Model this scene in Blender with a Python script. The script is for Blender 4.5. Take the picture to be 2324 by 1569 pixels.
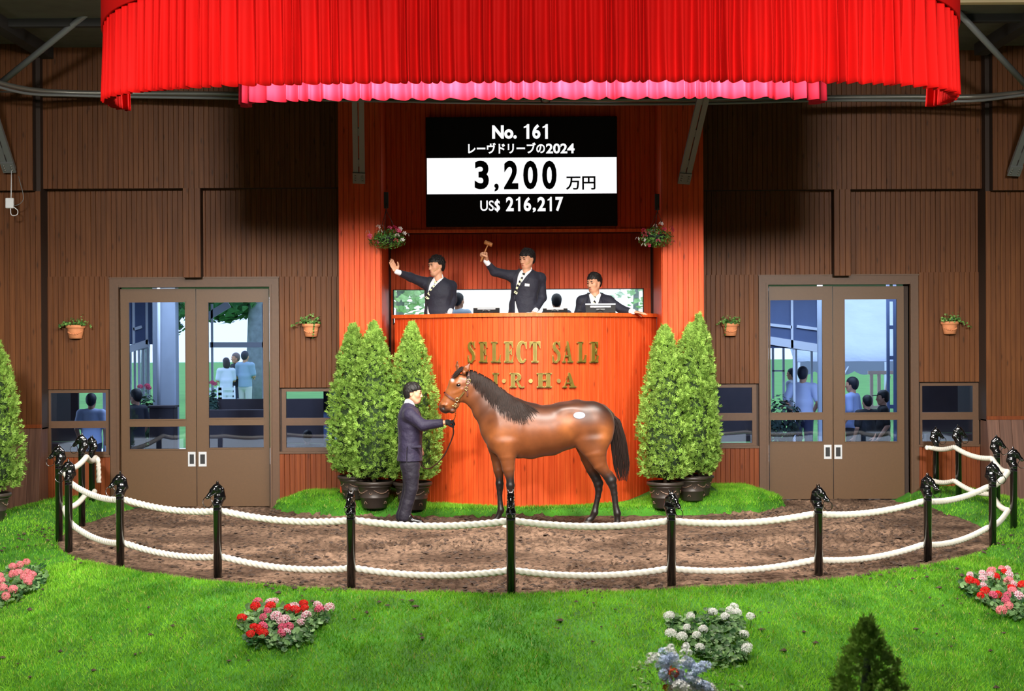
import bpy, math, random
import numpy as np
from mathutils import Vector, Matrix, Euler

# ------------------------------------------------------------------ scene, camera, sky, lamps, exposure
scene = bpy.context.scene
for o in list(bpy.data.objects):
    bpy.data.objects.remove(o, do_unlink=True)
COL = scene.collection
random.seed(7)
RNG = np.random.default_rng(11)

IMG_W, IMG_H, FPX = 2324.0, 1569.0, 3750.0
CAM_Z = 2.34
cam_data = bpy.data.cameras.new('camera')
cam_data.sensor_fit = 'HORIZONTAL'
cam_data.sensor_width = 36.0
cam_data.lens = 36.0 * FPX / IMG_W
cam_data.clip_end = 400
cam_data.dof.use_dof = True
cam_data.dof.focus_distance = 20.8
cam_data.dof.aperture_fstop = 6.3
camera = bpy.data.objects.new('camera', cam_data)
COL.objects.link(camera)
CAM_ROT = (Matrix.Rotation(math.radians(90 - 0.206), 3, 'X') @ Matrix.Rotation(math.radians(-0.3), 3, 'Z'))
camera.matrix_world = Matrix.Translation((0, 0, CAM_Z)) @ CAM_ROT.to_4x4()
scene.camera = camera


def at(px, py, y):
    """World point at distance y along the hall seen at photo pixel (px, py)."""
    d = CAM_ROT @ Vector(((px - IMG_W / 2) / FPX, -(py - IMG_H / 2) / FPX, -1.0))
    s = y / d.y
    return Vector((d.x * s, y, CAM_Z + d.z * s))


scene.view_settings.view_transform = 'Standard'
scene.view_settings.look = 'None'
scene.view_settings.gamma = 1.0
scene.view_settings.use_curve_mapping = False
scene.view_settings.exposure = 0.0

world = bpy.data.worlds.new('overcast_sky')
scene.world = world
world.use_nodes = True
_bg = world.node_tree.nodes['Background']
_bg.inputs['Color'].default_value = (0.86, 0.93, 1.0, 1)
_bg.inputs['Strength'].default_value = 2.2


def area(name, loc, target, size, power, color=(1, 1, 1), size_y=None, spread=180):
    l = bpy.data.lights.new(name, 'AREA')
    l.energy = power
    l.color = color
    l.shape = 'RECTANGLE' if size_y else 'DISK'
    l.size = size
    if size_y:
        l.size_y = size_y
    l.spread = math.radians(spread)
    o = bpy.data.objects.new(name, l)
    o.location = loc
    o.rotation_euler = (Vector(target) - Vector(loc)).to_track_quat('-Z', 'Y').to_euler()
    COL.objects.link(o)
    return o


WARM = (1.0, 0.95, 0.88)
area('canopy_lamp', (0.2, 17.2, 5.42), (0.2, 20.4, 0.0), 6.0, 1000, WARM, 0.5)
area('hall_lamp', (-4.2, 6.0, 6.3), (-4.2, 23.0, 0.4), 1.2, 310, WARM, spread=50)
area('hall_lamp', (4.6, 6.0, 6.3), (4.6, 23.5, 0.4), 1.2, 310, WARM, spread=50)
area('hall_lamp', (0.2, 8.5, 6.3), (0.2, 14.0, 0.0), 2.2, 1050, WARM)
area('lobby_fill_light', (-4.6, 27.0, 3.25), (-4.6, 27.2, 0), 3.0, 150, (.9, .95, 1), 3.0)  # unseen pair of lights added to brighten the lobby behind the glass
area('lobby_fill_light', (4.9, 27.0, 3.25), (4.9, 27.2, 0), 3.0, 150, (.9, .95, 1), 3.0)
scene.cycles.max_bounces = 4
scene.cycles.diffuse_bounces = 2
scene.cycles.glossy_bounces = 2
scene.cycles.transparent_max_bounces = 6
scene.cycles.caustics_reflective = False
scene.cycles.caustics_refractive = False

# ------------------------------------------------------------------ helpers: objects
def link(o, parent=None):
    COL.objects.link(o)
    if parent is not None:
        o.parent = parent
    return o


def tag(o, label=None, cat=None, group=None, kind=None):
    if label: o['label'] = label
    if cat: o['category'] = cat
    if group: o['group'] = group
    if kind: o['kind'] = kind
    return o


def thing(name, loc, label, cat, group=None, rz=0.0):
    o = bpy.data.objects.new(name, None)
    o.empty_display_size = 0.1
    o.location = loc
    o.rotation_euler = (0, 0, rz)
    link(o)
    return tag(o, label, cat, group)


def mesh_np(name, verts, faces, smooth=False):
    me = bpy.data.meshes.new(name)
    verts = np.asarray(verts, dtype=np.float32)
    faces = np.asarray(faces, dtype=np.int32)
    nf, k = faces.shape
    me.vertices.add(len(verts))
    me.vertices.foreach_set('co', verts.ravel())
    me.loops.add(nf * k)
    me.loops.foreach_set('vertex_index', faces.ravel())
    me.polygons.add(nf)
    me.polygons.foreach_set('loop_start', np.arange(nf, dtype=np.int32) * k)
    me.polygons.foreach_set('use_smooth', np.full(nf, smooth, dtype=bool))
    me.update(calc_edges=True)
    return me


def mesh_py(name, verts, faces, smooth=False):
    me = bpy.data.meshes.new(name)
    me.from_pydata([tuple(v) for v in verts], [], faces)
    if smooth:
        me.polygons.foreach_set('use_smooth', [True] * len(me.polygons))
    me.update()
    return me


def obj(name, me, mat=None, parent=None, loc=None, rot=None, kind=None):
    o = bpy.data.objects.new(name, me)
    if mat is not None and len(me.materials) == 0:
        me.materials.append(mat)
    link(o, parent)
    if loc is not None: o.location = loc
    if rot is not None: o.rotation_euler = rot
    if kind: o['kind'] = kind
    return o


class MB:
    """Collects simple shapes into one mesh."""
    def __init__(s):
        s.v, s.f, s.sm = [], [], []

    def add(s, verts, faces, smooth=False):
        n = len(s.v)
        s.v += [tuple(v) for v in verts]
        s.f += [tuple(i + n for i in f) for f in faces]
        s.sm += [smooth] * len(faces)
        return s

    def box(s, x0, x1, y0, y1, z0, z1, c=0.0):
        if c <= 0:
            v = [(x0, y0, z0), (x1, y0, z0), (x1, y1, z0), (x0, y1, z0), (x0, y0, z1), (x1, y0, z1), (x1, y1, z1), (x0, y1, z1)]
            return s.add(v, [(0, 3, 2, 1), (4, 5, 6, 7), (0, 1, 5, 4), (1, 2, 6, 5), (2, 3, 7, 6), (3, 0, 4, 7)])
        v = []
        for (za, i) in ((z0, c), (z0 + c, 0), (z1 - c, 0), (z1, c)):
            for (xa, ya) in ((x0 + i, y0 + c + i * 0), (x0 + c + i * 0, y0 + i), (x1 - c, y0 + i), (x1 - i, y0 + c), (x1 - i, y1 - c), (x1 - c, y1 - i), (x0 + c, y1 - i), (x0 + i, y1 - c)):
                v.append((xa, ya, za))
        f = [tuple(reversed(range(8))), tuple(range(24, 32))]
        for r in range(3):
            for i in range(8):
                j = (i + 1) % 8
                f.append((r * 8 + i, r * 8 + j, r * 8 + 8 + j, r * 8 + 8 + i))
        return s.add(v, f)

    def obox(s, c, ax, half):
        """oriented box: centre, 3 axes, half sizes"""
        c = Vector(c); ax = [Vector(a).normalized() for a in ax]
        v = []
        for k in (-1, 1):
            for (i, j) in ((-1, -1), (1, -1), (1, 1), (-1, 1)):
                v.append(c + ax[0] * half[0] * i + ax[1] * half[1] * j + ax[2] * half[2] * k)
        return s.add(v, [(0, 3, 2, 1), (4, 5, 6, 7), (0, 1, 5, 4), (1, 2, 6, 5), (2, 3, 7, 6), (3, 0, 4, 7)])

    def beam(s, a, b, w, t, side=(1, 0, 0)):
        a, b = Vector(a), Vector(b)
        u = (b - a).normalized()
        sd = Vector(side); sd = (sd - u * sd.dot(u)).normalized()
        return s.obox((a + b) / 2, (sd, u.cross(sd), u), (w / 2, t / 2, (b - a).length / 2))

    def tube(s, pts, r, n=8, cap=True, smooth=True):
        pts = [Vector(p) for p in pts]
        rs = r if isinstance(r, (list, tuple)) else [r] * len(pts)
        v, f = [], []
        up = None
        for i, p in enumerate(pts):
            d = (pts[min(i + 1, len(pts) - 1)] - pts[max(i - 1, 0)])
            d = d.normalized() if d.length > 1e-9 else Vector((0, 0, 1))
            if up is None:
                up = Vector((0, 0, 1)) if abs(d.z) < 0.9 else Vector((1, 0, 0))
            a = (up - d * up.dot(d)).normalized()
            b = d.cross(a)
            up = a
            for k in range(n):
                t = 2 * math.pi * k / n
                v.append(p + (a * math.cos(t) + b * math.sin(t)) * rs[i])
        for i in range(len(pts) - 1):
            for k in range(n):
                j = (k + 1) % n
                f.append((i * n + k, i * n + j, (i + 1) * n + j, (i + 1) * n + k))
        s.add(v, f, smooth)
        if cap:
            m = len(s.v) - len(v)
            s.f += [tuple(m + k for k in reversed(range(n))), tuple(m + (len(pts) - 1) * n + k for k in range(n))]
            s.sm += [False, False]
        return s

    def lathe(s, prof, n=24, c=(0, 0, 0), smooth=True, cap=(True, True), wob=None):
        v, f = [], []
        for i, (r, z) in enumerate(prof):
            for k in range(n):
                t = 2 * math.pi * k / n
                v.append((c[0] + r * math.cos(t), c[1] + r * math.sin(t), c[2] + z))
        for i in range(len(prof) - 1):
            for k in range(n):
                j = (k + 1) % n
                f.append((i * n + k, i * n + j, (i + 1) * n + j, (i + 1) * n + k))
        m = len(s.v)
        s.add(v, f, smooth)
        if cap[0]:
            s.f.append(tuple(m + k for k in reversed(range(n)))); s.sm.append(False)
        if cap[1]:
            s.f.append(tuple(m + (len(prof) - 1) * n + k for k in range(n))); s.sm.append(False)
        return s

    def ball(s, c, r, n=10, m=7, axes=None):
        c = Vector(c)
        r = r if isinstance(r, (list, tuple)) else (r, r, r)
        ax = [Vector(a) for a in axes] if axes else [Vector((1, 0, 0)), Vector((0, 1, 0)), Vector((0, 0, 1))]
        v, f = [], []
        for i in range(m + 1):
            ph = math.pi * i / m
            for k in range(n):
                t = 2 * math.pi * k / n
                v.append(c + ax[0] * (r[0] * math.sin(ph) * math.cos(t)) + ax[1] * (r[1] * math.sin(ph) * math.sin(t)) - ax[2] * (r[2] * math.cos(ph)))
        for i in range(m):
            for k in range(n):
                j = (k + 1) % n
                f.append((i * n + k, i * n + j, (i + 1) * n + j, (i + 1) * n + k))
        return s.add(v, f, True)

    def prism(s, poly, y0, y1, o=(0, 0, 0)):
        """polygon given in (x, z), extruded along y from y0 (front) to y1"""
        n = len(poly)
        v = [(o[0] + p[0], o[1] + y0, o[2] + p[1]) for p in poly] + [(o[0] + p[0], o[1] + y1, o[2] + p[1]) for p in poly]
        f = [tuple(range(n)), tuple(reversed(range(n, 2 * n)))]
        for i in range(n):
            j = (i + 1) % n
            f.append((j, i, n + i, n + j))
        return s.add(v, f)

    def mesh(s, name):
        me = bpy.data.meshes.new(name)
        me.from_pydata(s.v, [], s.f)
        me.polygons.foreach_set('use_smooth', s.sm)
        me.update()
        return me

    def build(s, name, mat=None, parent=None, loc=None, rot=None, kind=None):
        return obj(name, s.mesh(name), mat, parent, loc, rot, kind)


def copy_tree(o, parent=None):
    c = o.copy()
    COL.objects.link(c)
    c.parent = parent
    for ch in list(o.children):
        copy_tree(ch, c)
    return c


# ------------------------------------------------------------------ helpers: materials
def lin(c):
    def f(x):
        x = x / 255.0
        return x / 12.92 if x <= 0.04045 else ((x + 0.055) / 1.055) ** 2.4
    return (f(c[0]), f(c[1]), f(c[2]), 1.0)


def new_mat(name):
    m = bpy.data.materials.new(name)
    m.use_nodes = True
    nt = m.node_tree
    return m, nt, nt.nodes['Principled BSDF']


def N(nt, t, **kw):
    n = nt.nodes.new(t)
    for k, v in kw.items():
        setattr(n, k, v)
    return n


def MAT(name, col, rough=0.5, metal=0.0, spec=0.5, var=0.0, scale=6.0, bump=0.0, bscale=40.0, coat=0.0, emit=0.0, sheen=0.0, vcol=False, obj_rand=0.0, stretch=None, bdist=0.02):
    m, nt, p = new_mat(name)
    L = nt.links
    c = lin(col)
    p.inputs['Base Color'].default_value = c
    p.inputs['Roughness'].default_value = rough
    p.inputs['Metallic'].default_value = metal
    p.inputs['Specular IOR Level'].default_value = spec
    p.inputs['Coat Weight'].default_value = coat
    if sheen:
        p.inputs['Sheen Weight'].default_value = sheen
        p.inputs['Sheen Roughness'].default_value = 0.4
    tc = None
    if var > 0 or bump > 0:
        tc = N(nt, 'ShaderNodeTexCoord')
        vec = tc.outputs['Object']
        if stretch:
            mp = N(nt, 'ShaderNodeMapping')
            mp.inputs['Scale'].default_value = stretch
            L.new(vec, mp.inputs['Vector']); vec = mp.outputs['Vector']
    src = None
    if vcol:
        a = N(nt, 'ShaderNodeAttribute'); a.attribute_name = 'tint'
        src = a.outputs['Color']
    if var > 0:
        nz = N(nt, 'ShaderNodeTexNoise')
        nz.inputs['Scale'].default_value = scale
        nz.inputs['Detail'].default_value = 5
        L.new(vec, nz.inputs['Vector'])
        mr = N(nt, 'ShaderNodeMapRange')
        mr.inputs['From Min'].default_value = 0.3; mr.inputs['From Max'].default_value = 0.7
        mr.inputs['To Min'].default_value = 1 - var; mr.inputs['To Max'].default_value = 1 + var
        L.new(nz.outputs['Fac'], mr.inputs['Value'])
        mx = N(nt, 'ShaderNodeVectorMath', operation='SCALE')
        if src is not None:
            L.new(src, mx.inputs[0])
        else:
            mx.inputs[0].default_value = c[:3]
        L.new(mr.outputs['Result'], mx.inputs['Scale'])
        src = mx.outputs['Vector']
    if obj_rand > 0:
        oi = N(nt, 'ShaderNodeObjectInfo')
        mr = N(nt, 'ShaderNodeMapRange')
        mr.inputs['To Min'].default_value = 1 - obj_rand; mr.inputs['To Max'].default_value = 1 + obj_rand
        L.new(oi.outputs['Random'], mr.inputs['Value'])
        mx = N(nt, 'ShaderNodeVectorMath', operation='SCALE')
        if src is not None: L.new(src, mx.inputs[0])
        else: mx.inputs[0].default_value = c[:3]
        L.new(mr.outputs['Result'], mx.inputs['Scale'])
        src = mx.outputs['Vector']
    if src is not None:
        L.new(src, p.inputs['Base Color'])
    if bump > 0:
        nb = N(nt, 'ShaderNodeTexNoise')
        nb.inputs['Scale'].default_value = bscale
        nb.inputs['Detail'].default_value = 4
        L.new(vec, nb.inputs['Vector'])
        b = N(nt, 'ShaderNodeBump')
        b.inputs['Strength'].default_value = bump
        b.inputs['Distance'].default_value = bdist
        L.new(nb.outputs['Fac'], b.inputs['Height'])
        L.new(b.outputs['Normal'], p.inputs['Normal'])
    if emit > 0:
        p.inputs['Emission Color'].default_value = c
        p.inputs['Emission Strength'].default_value = emit
    return m


def WOOD(name, c1, c2, rough=0.4, knots=True, spec=0.4):
    """stained boards: grain along z, a few knots, every board its own tone"""
    m, nt, p = new_mat(name)
    L = nt.links
    tc = N(nt, 'ShaderNodeTexCoord'); oi = N(nt, 'ShaderNodeObjectInfo')
    off = N(nt, 'ShaderNodeVectorMath', operation='SCALE'); off.inputs[0].default_value = (13, 7, 61)
    L.new(oi.outputs['Random'], off.inputs['Scale'])
    add = N(nt, 'ShaderNodeVectorMath', operation='ADD')
    L.new(tc.outputs['Object'], add.inputs[0]); L.new(off.outputs['Vector'], add.inputs[1])
    mp = N(nt, 'ShaderNodeMapping'); mp.inputs['Scale'].default_value = (38, 38, 1.6)
    L.new(add.outputs['Vector'], mp.inputs['Vector'])
    nz = N(nt, 'ShaderNodeTexNoise'); nz.inputs['Scale'].default_value = 1.0; nz.inputs['Detail'].default_value = 6
    L.new(mp.outputs['Vector'], nz.inputs['Vector'])
    ramp = N(nt, 'ShaderNodeValToRGB')
    ramp.color_ramp.elements[0].position = 0.32; ramp.color_ramp.elements[0].color = lin(c1)
    ramp.color_ramp.elements[1].position = 0.7; ramp.color_ramp.elements[1].color = lin(c2)
    L.new(nz.outputs['Fac'], ramp.inputs['Fac'])
    col = ramp.outputs['Color']
    if knots:
        mk = N(nt, 'ShaderNodeMapping'); mk.inputs['Scale'].default_value = (9, 9, 2.6)
        L.new(add.outputs['Vector'], mk.inputs['Vector'])
        vo = N(nt, 'ShaderNodeTexVoronoi'); vo.inputs['Scale'].default_value = 1.0
        L.new(mk.outputs['Vector'], vo.inputs['Vector'])
        kr = N(nt, 'ShaderNodeMapRange'); kr.inputs['From Min'].default_value = 0.05; kr.inputs['From Max'].default_value = 0.16
        kr.inputs['To Min'].default_value = 0.5; kr.inputs['To Max'].default_value = 1.0
        L.new(vo.outputs['Distance'], kr.inputs['Value'])
        sk = N(nt, 'ShaderNodeVectorMath', operation='SCALE')
        L.new(col, sk.inputs[0]); L.new(kr.outputs['Result'], sk.inputs['Scale'])
        col = sk.outputs['Vector']
    mr = N(nt, 'ShaderNodeMapRange'); mr.inputs['To Min'].default_value = 0.90; mr.inputs['To Max'].default_value = 1.10
    L.new(oi.outputs['Random'], mr.inputs['Value'])
    so = N(nt, 'ShaderNodeVectorMath', operation='SCALE')
    L.new(col, so.inputs[0]); L.new(mr.outputs['Result'], so.inputs['Scale'])
    L.new(so.outputs['Vector'], p.inputs['Base Color'])
    b = N(nt, 'ShaderNodeBump'); b.inputs['Strength'].default_value = 0.15; b.inputs['Distance'].default_value = 0.004
    L.new(nz.outputs['Fac'], b.inputs['Height']); L.new(b.outputs['Normal'], p.inputs['Normal'])
    p.inputs['Roughness'].default_value = rough
    p.inputs['Specular IOR Level'].default_value = spec
    return m


def GLASS(name, tint, gloss=0.10, rough=0.02):
    m, nt, p = new_mat(name)
    nt.nodes.remove(p)
    L = nt.links
    out = nt.nodes['Material Output']
    tr = N(nt, 'ShaderNodeBsdfTransparent'); tr.inputs['Color'].default_value = (*tint, 1)
    gl = N(nt, 'ShaderNodeBsdfGlossy'); gl.inputs['Roughness'].default_value = rough
    fr = N(nt, 'ShaderNodeFresnel'); fr.inputs['IOR'].default_value = 1.45
    ad = N(nt, 'ShaderNodeMath', operation='ADD'); ad.inputs[1].default_value = gloss
    L.new(fr.outputs['Fac'], ad.inputs[0])
    mx = N(nt, 'ShaderNodeMixShader')
    L.new(ad.outputs['Value'], mx.inputs['Fac']); L.new(tr.outputs['BSDF'], mx.inputs[1]); L.new(gl.outputs['BSDF'], mx.inputs[2])
    L.new(mx.outputs['Shader'], out.inputs['Surface'])
    return m


def LEAF(name, col, var=0.35, trans=0.25, rough=0.55, vcol=False, scale=3.0):
    """leaves: principled with some light passing through; tone varies"""
    m = MAT(name, col, rough=rough, var=var, scale=scale, vcol=vcol, spec=0.3)
    nt = m.node_tree; L = nt.links
    p = nt.nodes['Principled BSDF']; out = nt.nodes['Material Output']
    tl = N(nt, 'ShaderNodeBsdfTranslucent')
    src = p.inputs['Base Color'].links[0].from_socket if p.inputs['Base Color'].links else None
    if src: L.new(src, tl.inputs['Color'])
    else: tl.inputs['Color'].default_value = lin(col)
    mx = N(nt, 'ShaderNodeMixShader'); mx.inputs['Fac'].default_value = trans
    L.new(p.outputs['BSDF'], mx.inputs[1]); L.new(tl.outputs['BSDF'], mx.inputs[2])
    L.new(mx.outputs['Shader'], out.inputs['Surface'])
    return m


def paint(me, rgb):
    """per-vertex pigment (linear rgb array) stored as the 'tint' attribute"""
    a = me.attributes.new('tint', 'FLOAT_COLOR', 'POINT')
    rgb = np.asarray(rgb, dtype=np.float32)
    d = np.ones((len(rgb), 4), dtype=np.float32); d[:, :3] = rgb
    a.data.foreach_set('color', d.ravel())


# ------------------------------------------------------------------ helpers: smooth solid modelling (distance field -> quads)
class SDF:
    def __init__(s, lo, hi, h):
        s.lo = np.array(lo, dtype=np.float64); s.h = h
        s.n = np.ceil((np.array(hi) - s.lo) / h).astype(int) + 1
        s.ax = [s.lo[i] + h * np.arange(s.n[i]) for i in range(3)]
        s.f = np.full(tuple(s.n), 10.0, dtype=np.float32)

    def sub(s, lo, hi):
        sl, g = [], []
        for i in range(3):
            a = int(np.clip(np.floor((lo[i] - s.lo[i]) / s.h), 0, s.n[i]))
            b = int(np.clip(np.ceil((hi[i] - s.lo[i]) / s.h) + 1, 0, s.n[i]))
            sl.append(slice(a, b))
            shp = [1, 1, 1]; shp[i] = b - a
            g.append(s.ax[i][a:b].reshape(shp).astype(np.float32))
        return tuple(sl), g

    def grid(s):
        return [s.ax[i].reshape([-1 if j == i else 1 for j in range(3)]).astype(np.float32) for i in range(3)]

    def blend(s, sl, d, k):
        a = s.f[sl]
        if a.size == 0: return
        if k > 0:
            h = np.clip(0.5 + 0.5 * (a - d) / k, 0, 1)
            s.f[sl] = a * (1 - h) + d * h - k * h * (1 - h)
        else:
            s.f[sl] = np.minimum(a, d)

    def carve(s, sl, d, k):
        a = s.f[sl]
        if a.size == 0: return
        if k > 0:
            h = np.clip(0.5 - 0.5 * (a + d) / k, 0, 1)
            s.f[sl] = a * (1 - h) - d * h + k * h * (1 - h)
        else:
            s.f[sl] = np.maximum(a, -d)

    def cone(s, A, B, ra, rb, lat=None, sa=1.0, sb=None, k=0.02, carve=False):
        """tapered limb from A to B; lat = sideways direction whose radius is scaled by sa/sb"""
        sb = sa if sb is None else sb
        A = np.array(A, float); B = np.array(B, float)
        u = B - A; Ln = np.linalg.norm(u)
        u = u / Ln if Ln > 1e-9 else np.array([0, 0, 1.0])
        if lat is None:
            lat = np.array([0, 1.0, 0]) if abs(u[1]) < 0.9 else np.array([1.0, 0, 0])
        lat = np.array(lat, float); v = lat - u * lat.dot(u); v /= np.linalg.norm(v)
        w = np.cross(u, v)
        R = max(ra, rb) * max(1.0, sa, sb) + k + 2 * s.h
        sl, (X, Y, Z) = s.sub(np.minimum(A, B) - R, np.maximum(A, B) + R)
        dx, dy, dz = X - A[0], Y - A[1], Z - A[2]
        au = dx * u[0] + dy * u[1] + dz * u[2]
        t = np.clip(au / max(Ln, 1e-9), 0, 1)
        e = au - t * Ln
        pv = dx * v[0] + dy * v[1] + dz * v[2]
        pw = dx * w[0] + dy * w[1] + dz * w[2]
        rw = ra + (rb - ra) * t
        rv = ra * sa + (rb * sb - ra * sa) * t
        m = np.minimum(rw, rv)
        d = (np.sqrt((pw / rw) ** 2 + (pv / rv) ** 2 + (e / m) ** 2) - 1) * m
        (s.carve if carve else s.blend)(sl, d, k)

    def chain(s, pts, lat=None, k=0.02, kk=0.012):
        """pts: list of (point, r, side scale)"""
        for i in range(len(pts) - 1):
            (a, ra, sa), (b, rb, sb) = pts[i], pts[i + 1]
            s.cone(a, b, ra, rb, lat, sa, sb, k if i == 0 else kk)

    def ell(s, C, r, axes=None, k=0.02, carve=False):
        C = np.array(C, float); r = np.array(r if hasattr(r, '__len__') else (r, r, r), float)
        ax = np.eye(3) if axes is None else np.array(axes, float)
        R = r.max() + k + 2 * s.h
        sl, (X, Y, Z) = s.sub(C - R, C + R)
        dx, dy, dz = X - C[0], Y - C[1], Z - C[2]
        q = 0
        for i in range(3):
            q = q + ((dx * ax[i][0] + dy * ax[i][1] + dz * ax[i][2]) / r[i]) ** 2
        d = (np.sqrt(q) - 1) * r.min()
        (s.carve if carve else s.blend)(sl, d, k)

    def arrays(s):
        f = s.f; h = s.h
        ins = f < 0
        c = [ins[i:f.shape[0] - 1 + i, j:f.shape[1] - 1 + j, l:f.shape[2] - 1 + l] for i in (0, 1) for j in (0, 1) for l in (0, 1)]
        cnt = sum(x.astype(np.int8) for x in c)
        act = (cnt > 0) & (cnt < 8)
        I = np.argwhere(act)
        idx = np.full(act.shape, -1, dtype=np.int32)
        idx[act] = np.arange(len(I))
        corner = np.array([(i, j, l) for i in (0, 1) for j in (0, 1) for l in (0, 1)])
        fv = np.stack([f[I[:, 0] + q[0], I[:, 1] + q[1], I[:, 2] + q[2]] for q in corner], 1)
        acc = np.zeros((len(I), 3)); num = np.zeros(len(I))
        for a in range(8):
            for b in range(a + 1, 8):
                if np.abs(corner[a] - corner[b]).sum() != 1: continue
                fa, fb = fv[:, a], fv[:, b]
                m = (fa < 0) != (fb < 0)
                t = np.where(m, fa / np.where(m, fa - fb, 1), 0)
                p = corner[a][None] + t[:, None] * (corner[b] - corner[a])[None]
                acc += p * m[:, None]; num += m
        V = s.lo[None] + h * (I + acc / num[:, None])
        F = []
        nx, ny, nz = f.shape
        for axis in range(3):
            o1, o2 = [(1, 2), (2, 0), (0, 1)][axis]
            A = [slice(None)] * 3; B = [slice(None)] * 3
            A[axis] = slice(0, f.shape[axis] - 1); B[axis] = slice(1, None)
            for q in (o1, o2):
                A[q] = slice(1, f.shape[q] - 1); B[q] = slice(1, f.shape[q] - 1)
            ia, ib = ins[tuple(A)], ins[tuple(B)]
            e = np.argwhere(ia != ib)
            if len(e) == 0: continue
            fl = ia[tuple(e.T)]
            base = e.copy(); base[:, o1] += 1; base[:, o2] += 1
            def cell(d1, d2):
                q = base.copy(); q[:, o1] -= d1; q[:, o2] -= d2
                return idx[q[:, 0], q[:, 1], q[:, 2]]
            quad = np.stack([cell(1, 1), cell(0, 1), cell(0, 0), cell(1, 0)], 1)
            quad[~fl] = quad[~fl][:, ::-1]
            F.append(quad)
        F = np.concatenate(F) if F else np.zeros((0, 4), int)
        return V, F

    def mesh(s, name):
        V, F = s.arrays()
        return mesh_np(name, V, F, True)


def sstep(a, b, x):
    t = np.clip((np.asarray(x, float) - a) / (b - a), 0, 1)
    return t * t * (3 - 2 * t)


_VT = {}


def vnoise(x, y, seed=0):
    """smooth value noise on arrays"""
    if seed not in _VT: _VT[seed] = np.random.default_rng(seed).random((256, 256))
    T = _VT[seed]
    xi = np.floor(x).astype(int); yi = np.floor(y).astype(int)
    fx = x - xi; fy = y - yi
    fx = fx * fx * (3 - 2 * fx); fy = fy * fy * (3 - 2 * fy)
    g = lambda a, b: T[a & 255, b & 255]
    return (g(xi, yi) * (1 - fx) + g(xi + 1, yi) * fx) * (1 - fy) + (g(xi, yi + 1) * (1 - fx) + g(xi + 1, yi + 1) * fx) * fy

# ------------------------------------------------------------------ materials of the hall
m_brown = WOOD('brown_stained_boards', (86, 49, 24), (108, 65, 33), 0.5, spec=0.2)
m_red = WOOD('red_stained_boards', (192, 64, 24), (216, 88, 38), 0.5, spec=0.2)
m_redtrim = WOOD('red_stained_trim', (210, 84, 30), (236, 112, 48), 0.4, knots=False)
m_plank2 = WOOD('dark_base_planks', (82, 54, 42), (112, 78, 62), 0.5)
m_backing = MAT('wall_backing', (46, 30, 20), 0.7)
m_redback = MAT('booth_backing', (70, 26, 14), 0.7)
m_door = MAT('brown_painted_steel', (86, 59, 30), 0.45, var=0.06, scale=40)
m_frame = MAT('brown_painted_frame', (82, 54, 30), 0.5, var=0.08, scale=20)
m_ceil = MAT('ceiling_board', (92, 88, 78), 0.9, var=0.15, scale=4)
m_beam = MAT('dark_ceiling_beam', (44, 42, 40), 0.7)
m_steel = MAT('grey_painted_steel', (120, 122, 122), 0.45, metal=0.2)
m_pipe = MAT('galvanised_conduit', (150, 148, 140), 0.35, metal=0.7)
m_pane = GLASS('tinted_glass', (0.74, 0.84, 1.0), 0.03)
m_clear = GLASS('clear_glass', (0.94, 0.97, 0.98), 0.02)
m_white = MAT('white_plastic', (232, 234, 236), 0.4)
m_alu = MAT('brushed_aluminium', (200, 202, 205), 0.35, metal=0.4)
m_black = MAT('black_plastic', (12, 12, 14), 0.55, spec=.25)
m_dark = MAT('dark_recess', (24, 24, 26), 0.6)

# ------------------------------------------------------------------ ground: sand ring and lawn
RC = (0.15, 20.7)
R_SAND = 5.62
Y_LEFT, Y_RIGHT = 23.1, 23.7


def mound_d(x, y):
    """distance (m, roughly) inside the grass mound before the booth, negative outside"""
    ex = (np.abs(x - 0.22) - 1.9)
    ex = np.maximum(ex, 0) / 1.72
    front = 21.82 + 1.25 * ex ** 3.0
    return np.minimum(y - front, (1.0 - ex) * 1.7)


def ring_r(x, y):
    """distance from the ring centre; the ring runs straighter toward the back wall"""
    dy = y - RC[1]
    return np.hypot(x - RC[0], np.where(dy > 0, .6 * dy, dy))


def ground_z(x, y):
    x = np.asarray(x, float); y = np.asarray(y, float)
    r = ring_r(x, y)
    lawn = sstep(R_SAND - 0.06, R_SAND + 0.10, r)
    t = r - R_SAND
    side = sstep(17.6, 21.6, y)
    z = -0.07 + 0.10 * lawn
    z = z + side * (0.17 * sstep(0.0, 0.5, t) - 0.45 * sstep(0.75, 2.4, t))
    z = z + 0.02 * (vnoise(x * 1.3, y * 1.3, 3) - 0.5) * lawn
    front = sstep(0.05, 0.55, (RC[1] - y) / np.maximum(r, .1))
    z = z - front * np.minimum(0.36 * np.maximum(0, np.hypot(np.maximum(t - .12, 0), .25) - .25), 0.95)
    d = mound_d(x, y)
    z = z + np.where(d > 0, 0.18 * sstep(0, 0.13, d) + 0.15 * sstep(0.05, 0.6, d) * sstep(1.25, 2.0, np.abs(x - .2)), 0) * (1 - lawn)
    return z


def gz(x, y):
    return float(ground_z(np.array([x]), np.array([y]))[0])


def ground_hit(px, py):
    """distance at which the sight line through a photo pixel meets the ground"""
    ys = np.linspace(9.0, 23.5, 1200)
    d = CAM_ROT @ Vector(((px - IMG_W / 2) / FPX, -(py - IMG_H / 2) / FPX, -1.0))
    xs = d.x / d.y * ys; zs = CAM_Z + d.z / d.y * ys
    k = np.argmax(zs < ground_z(xs, ys))
    return float(ys[k])


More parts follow.
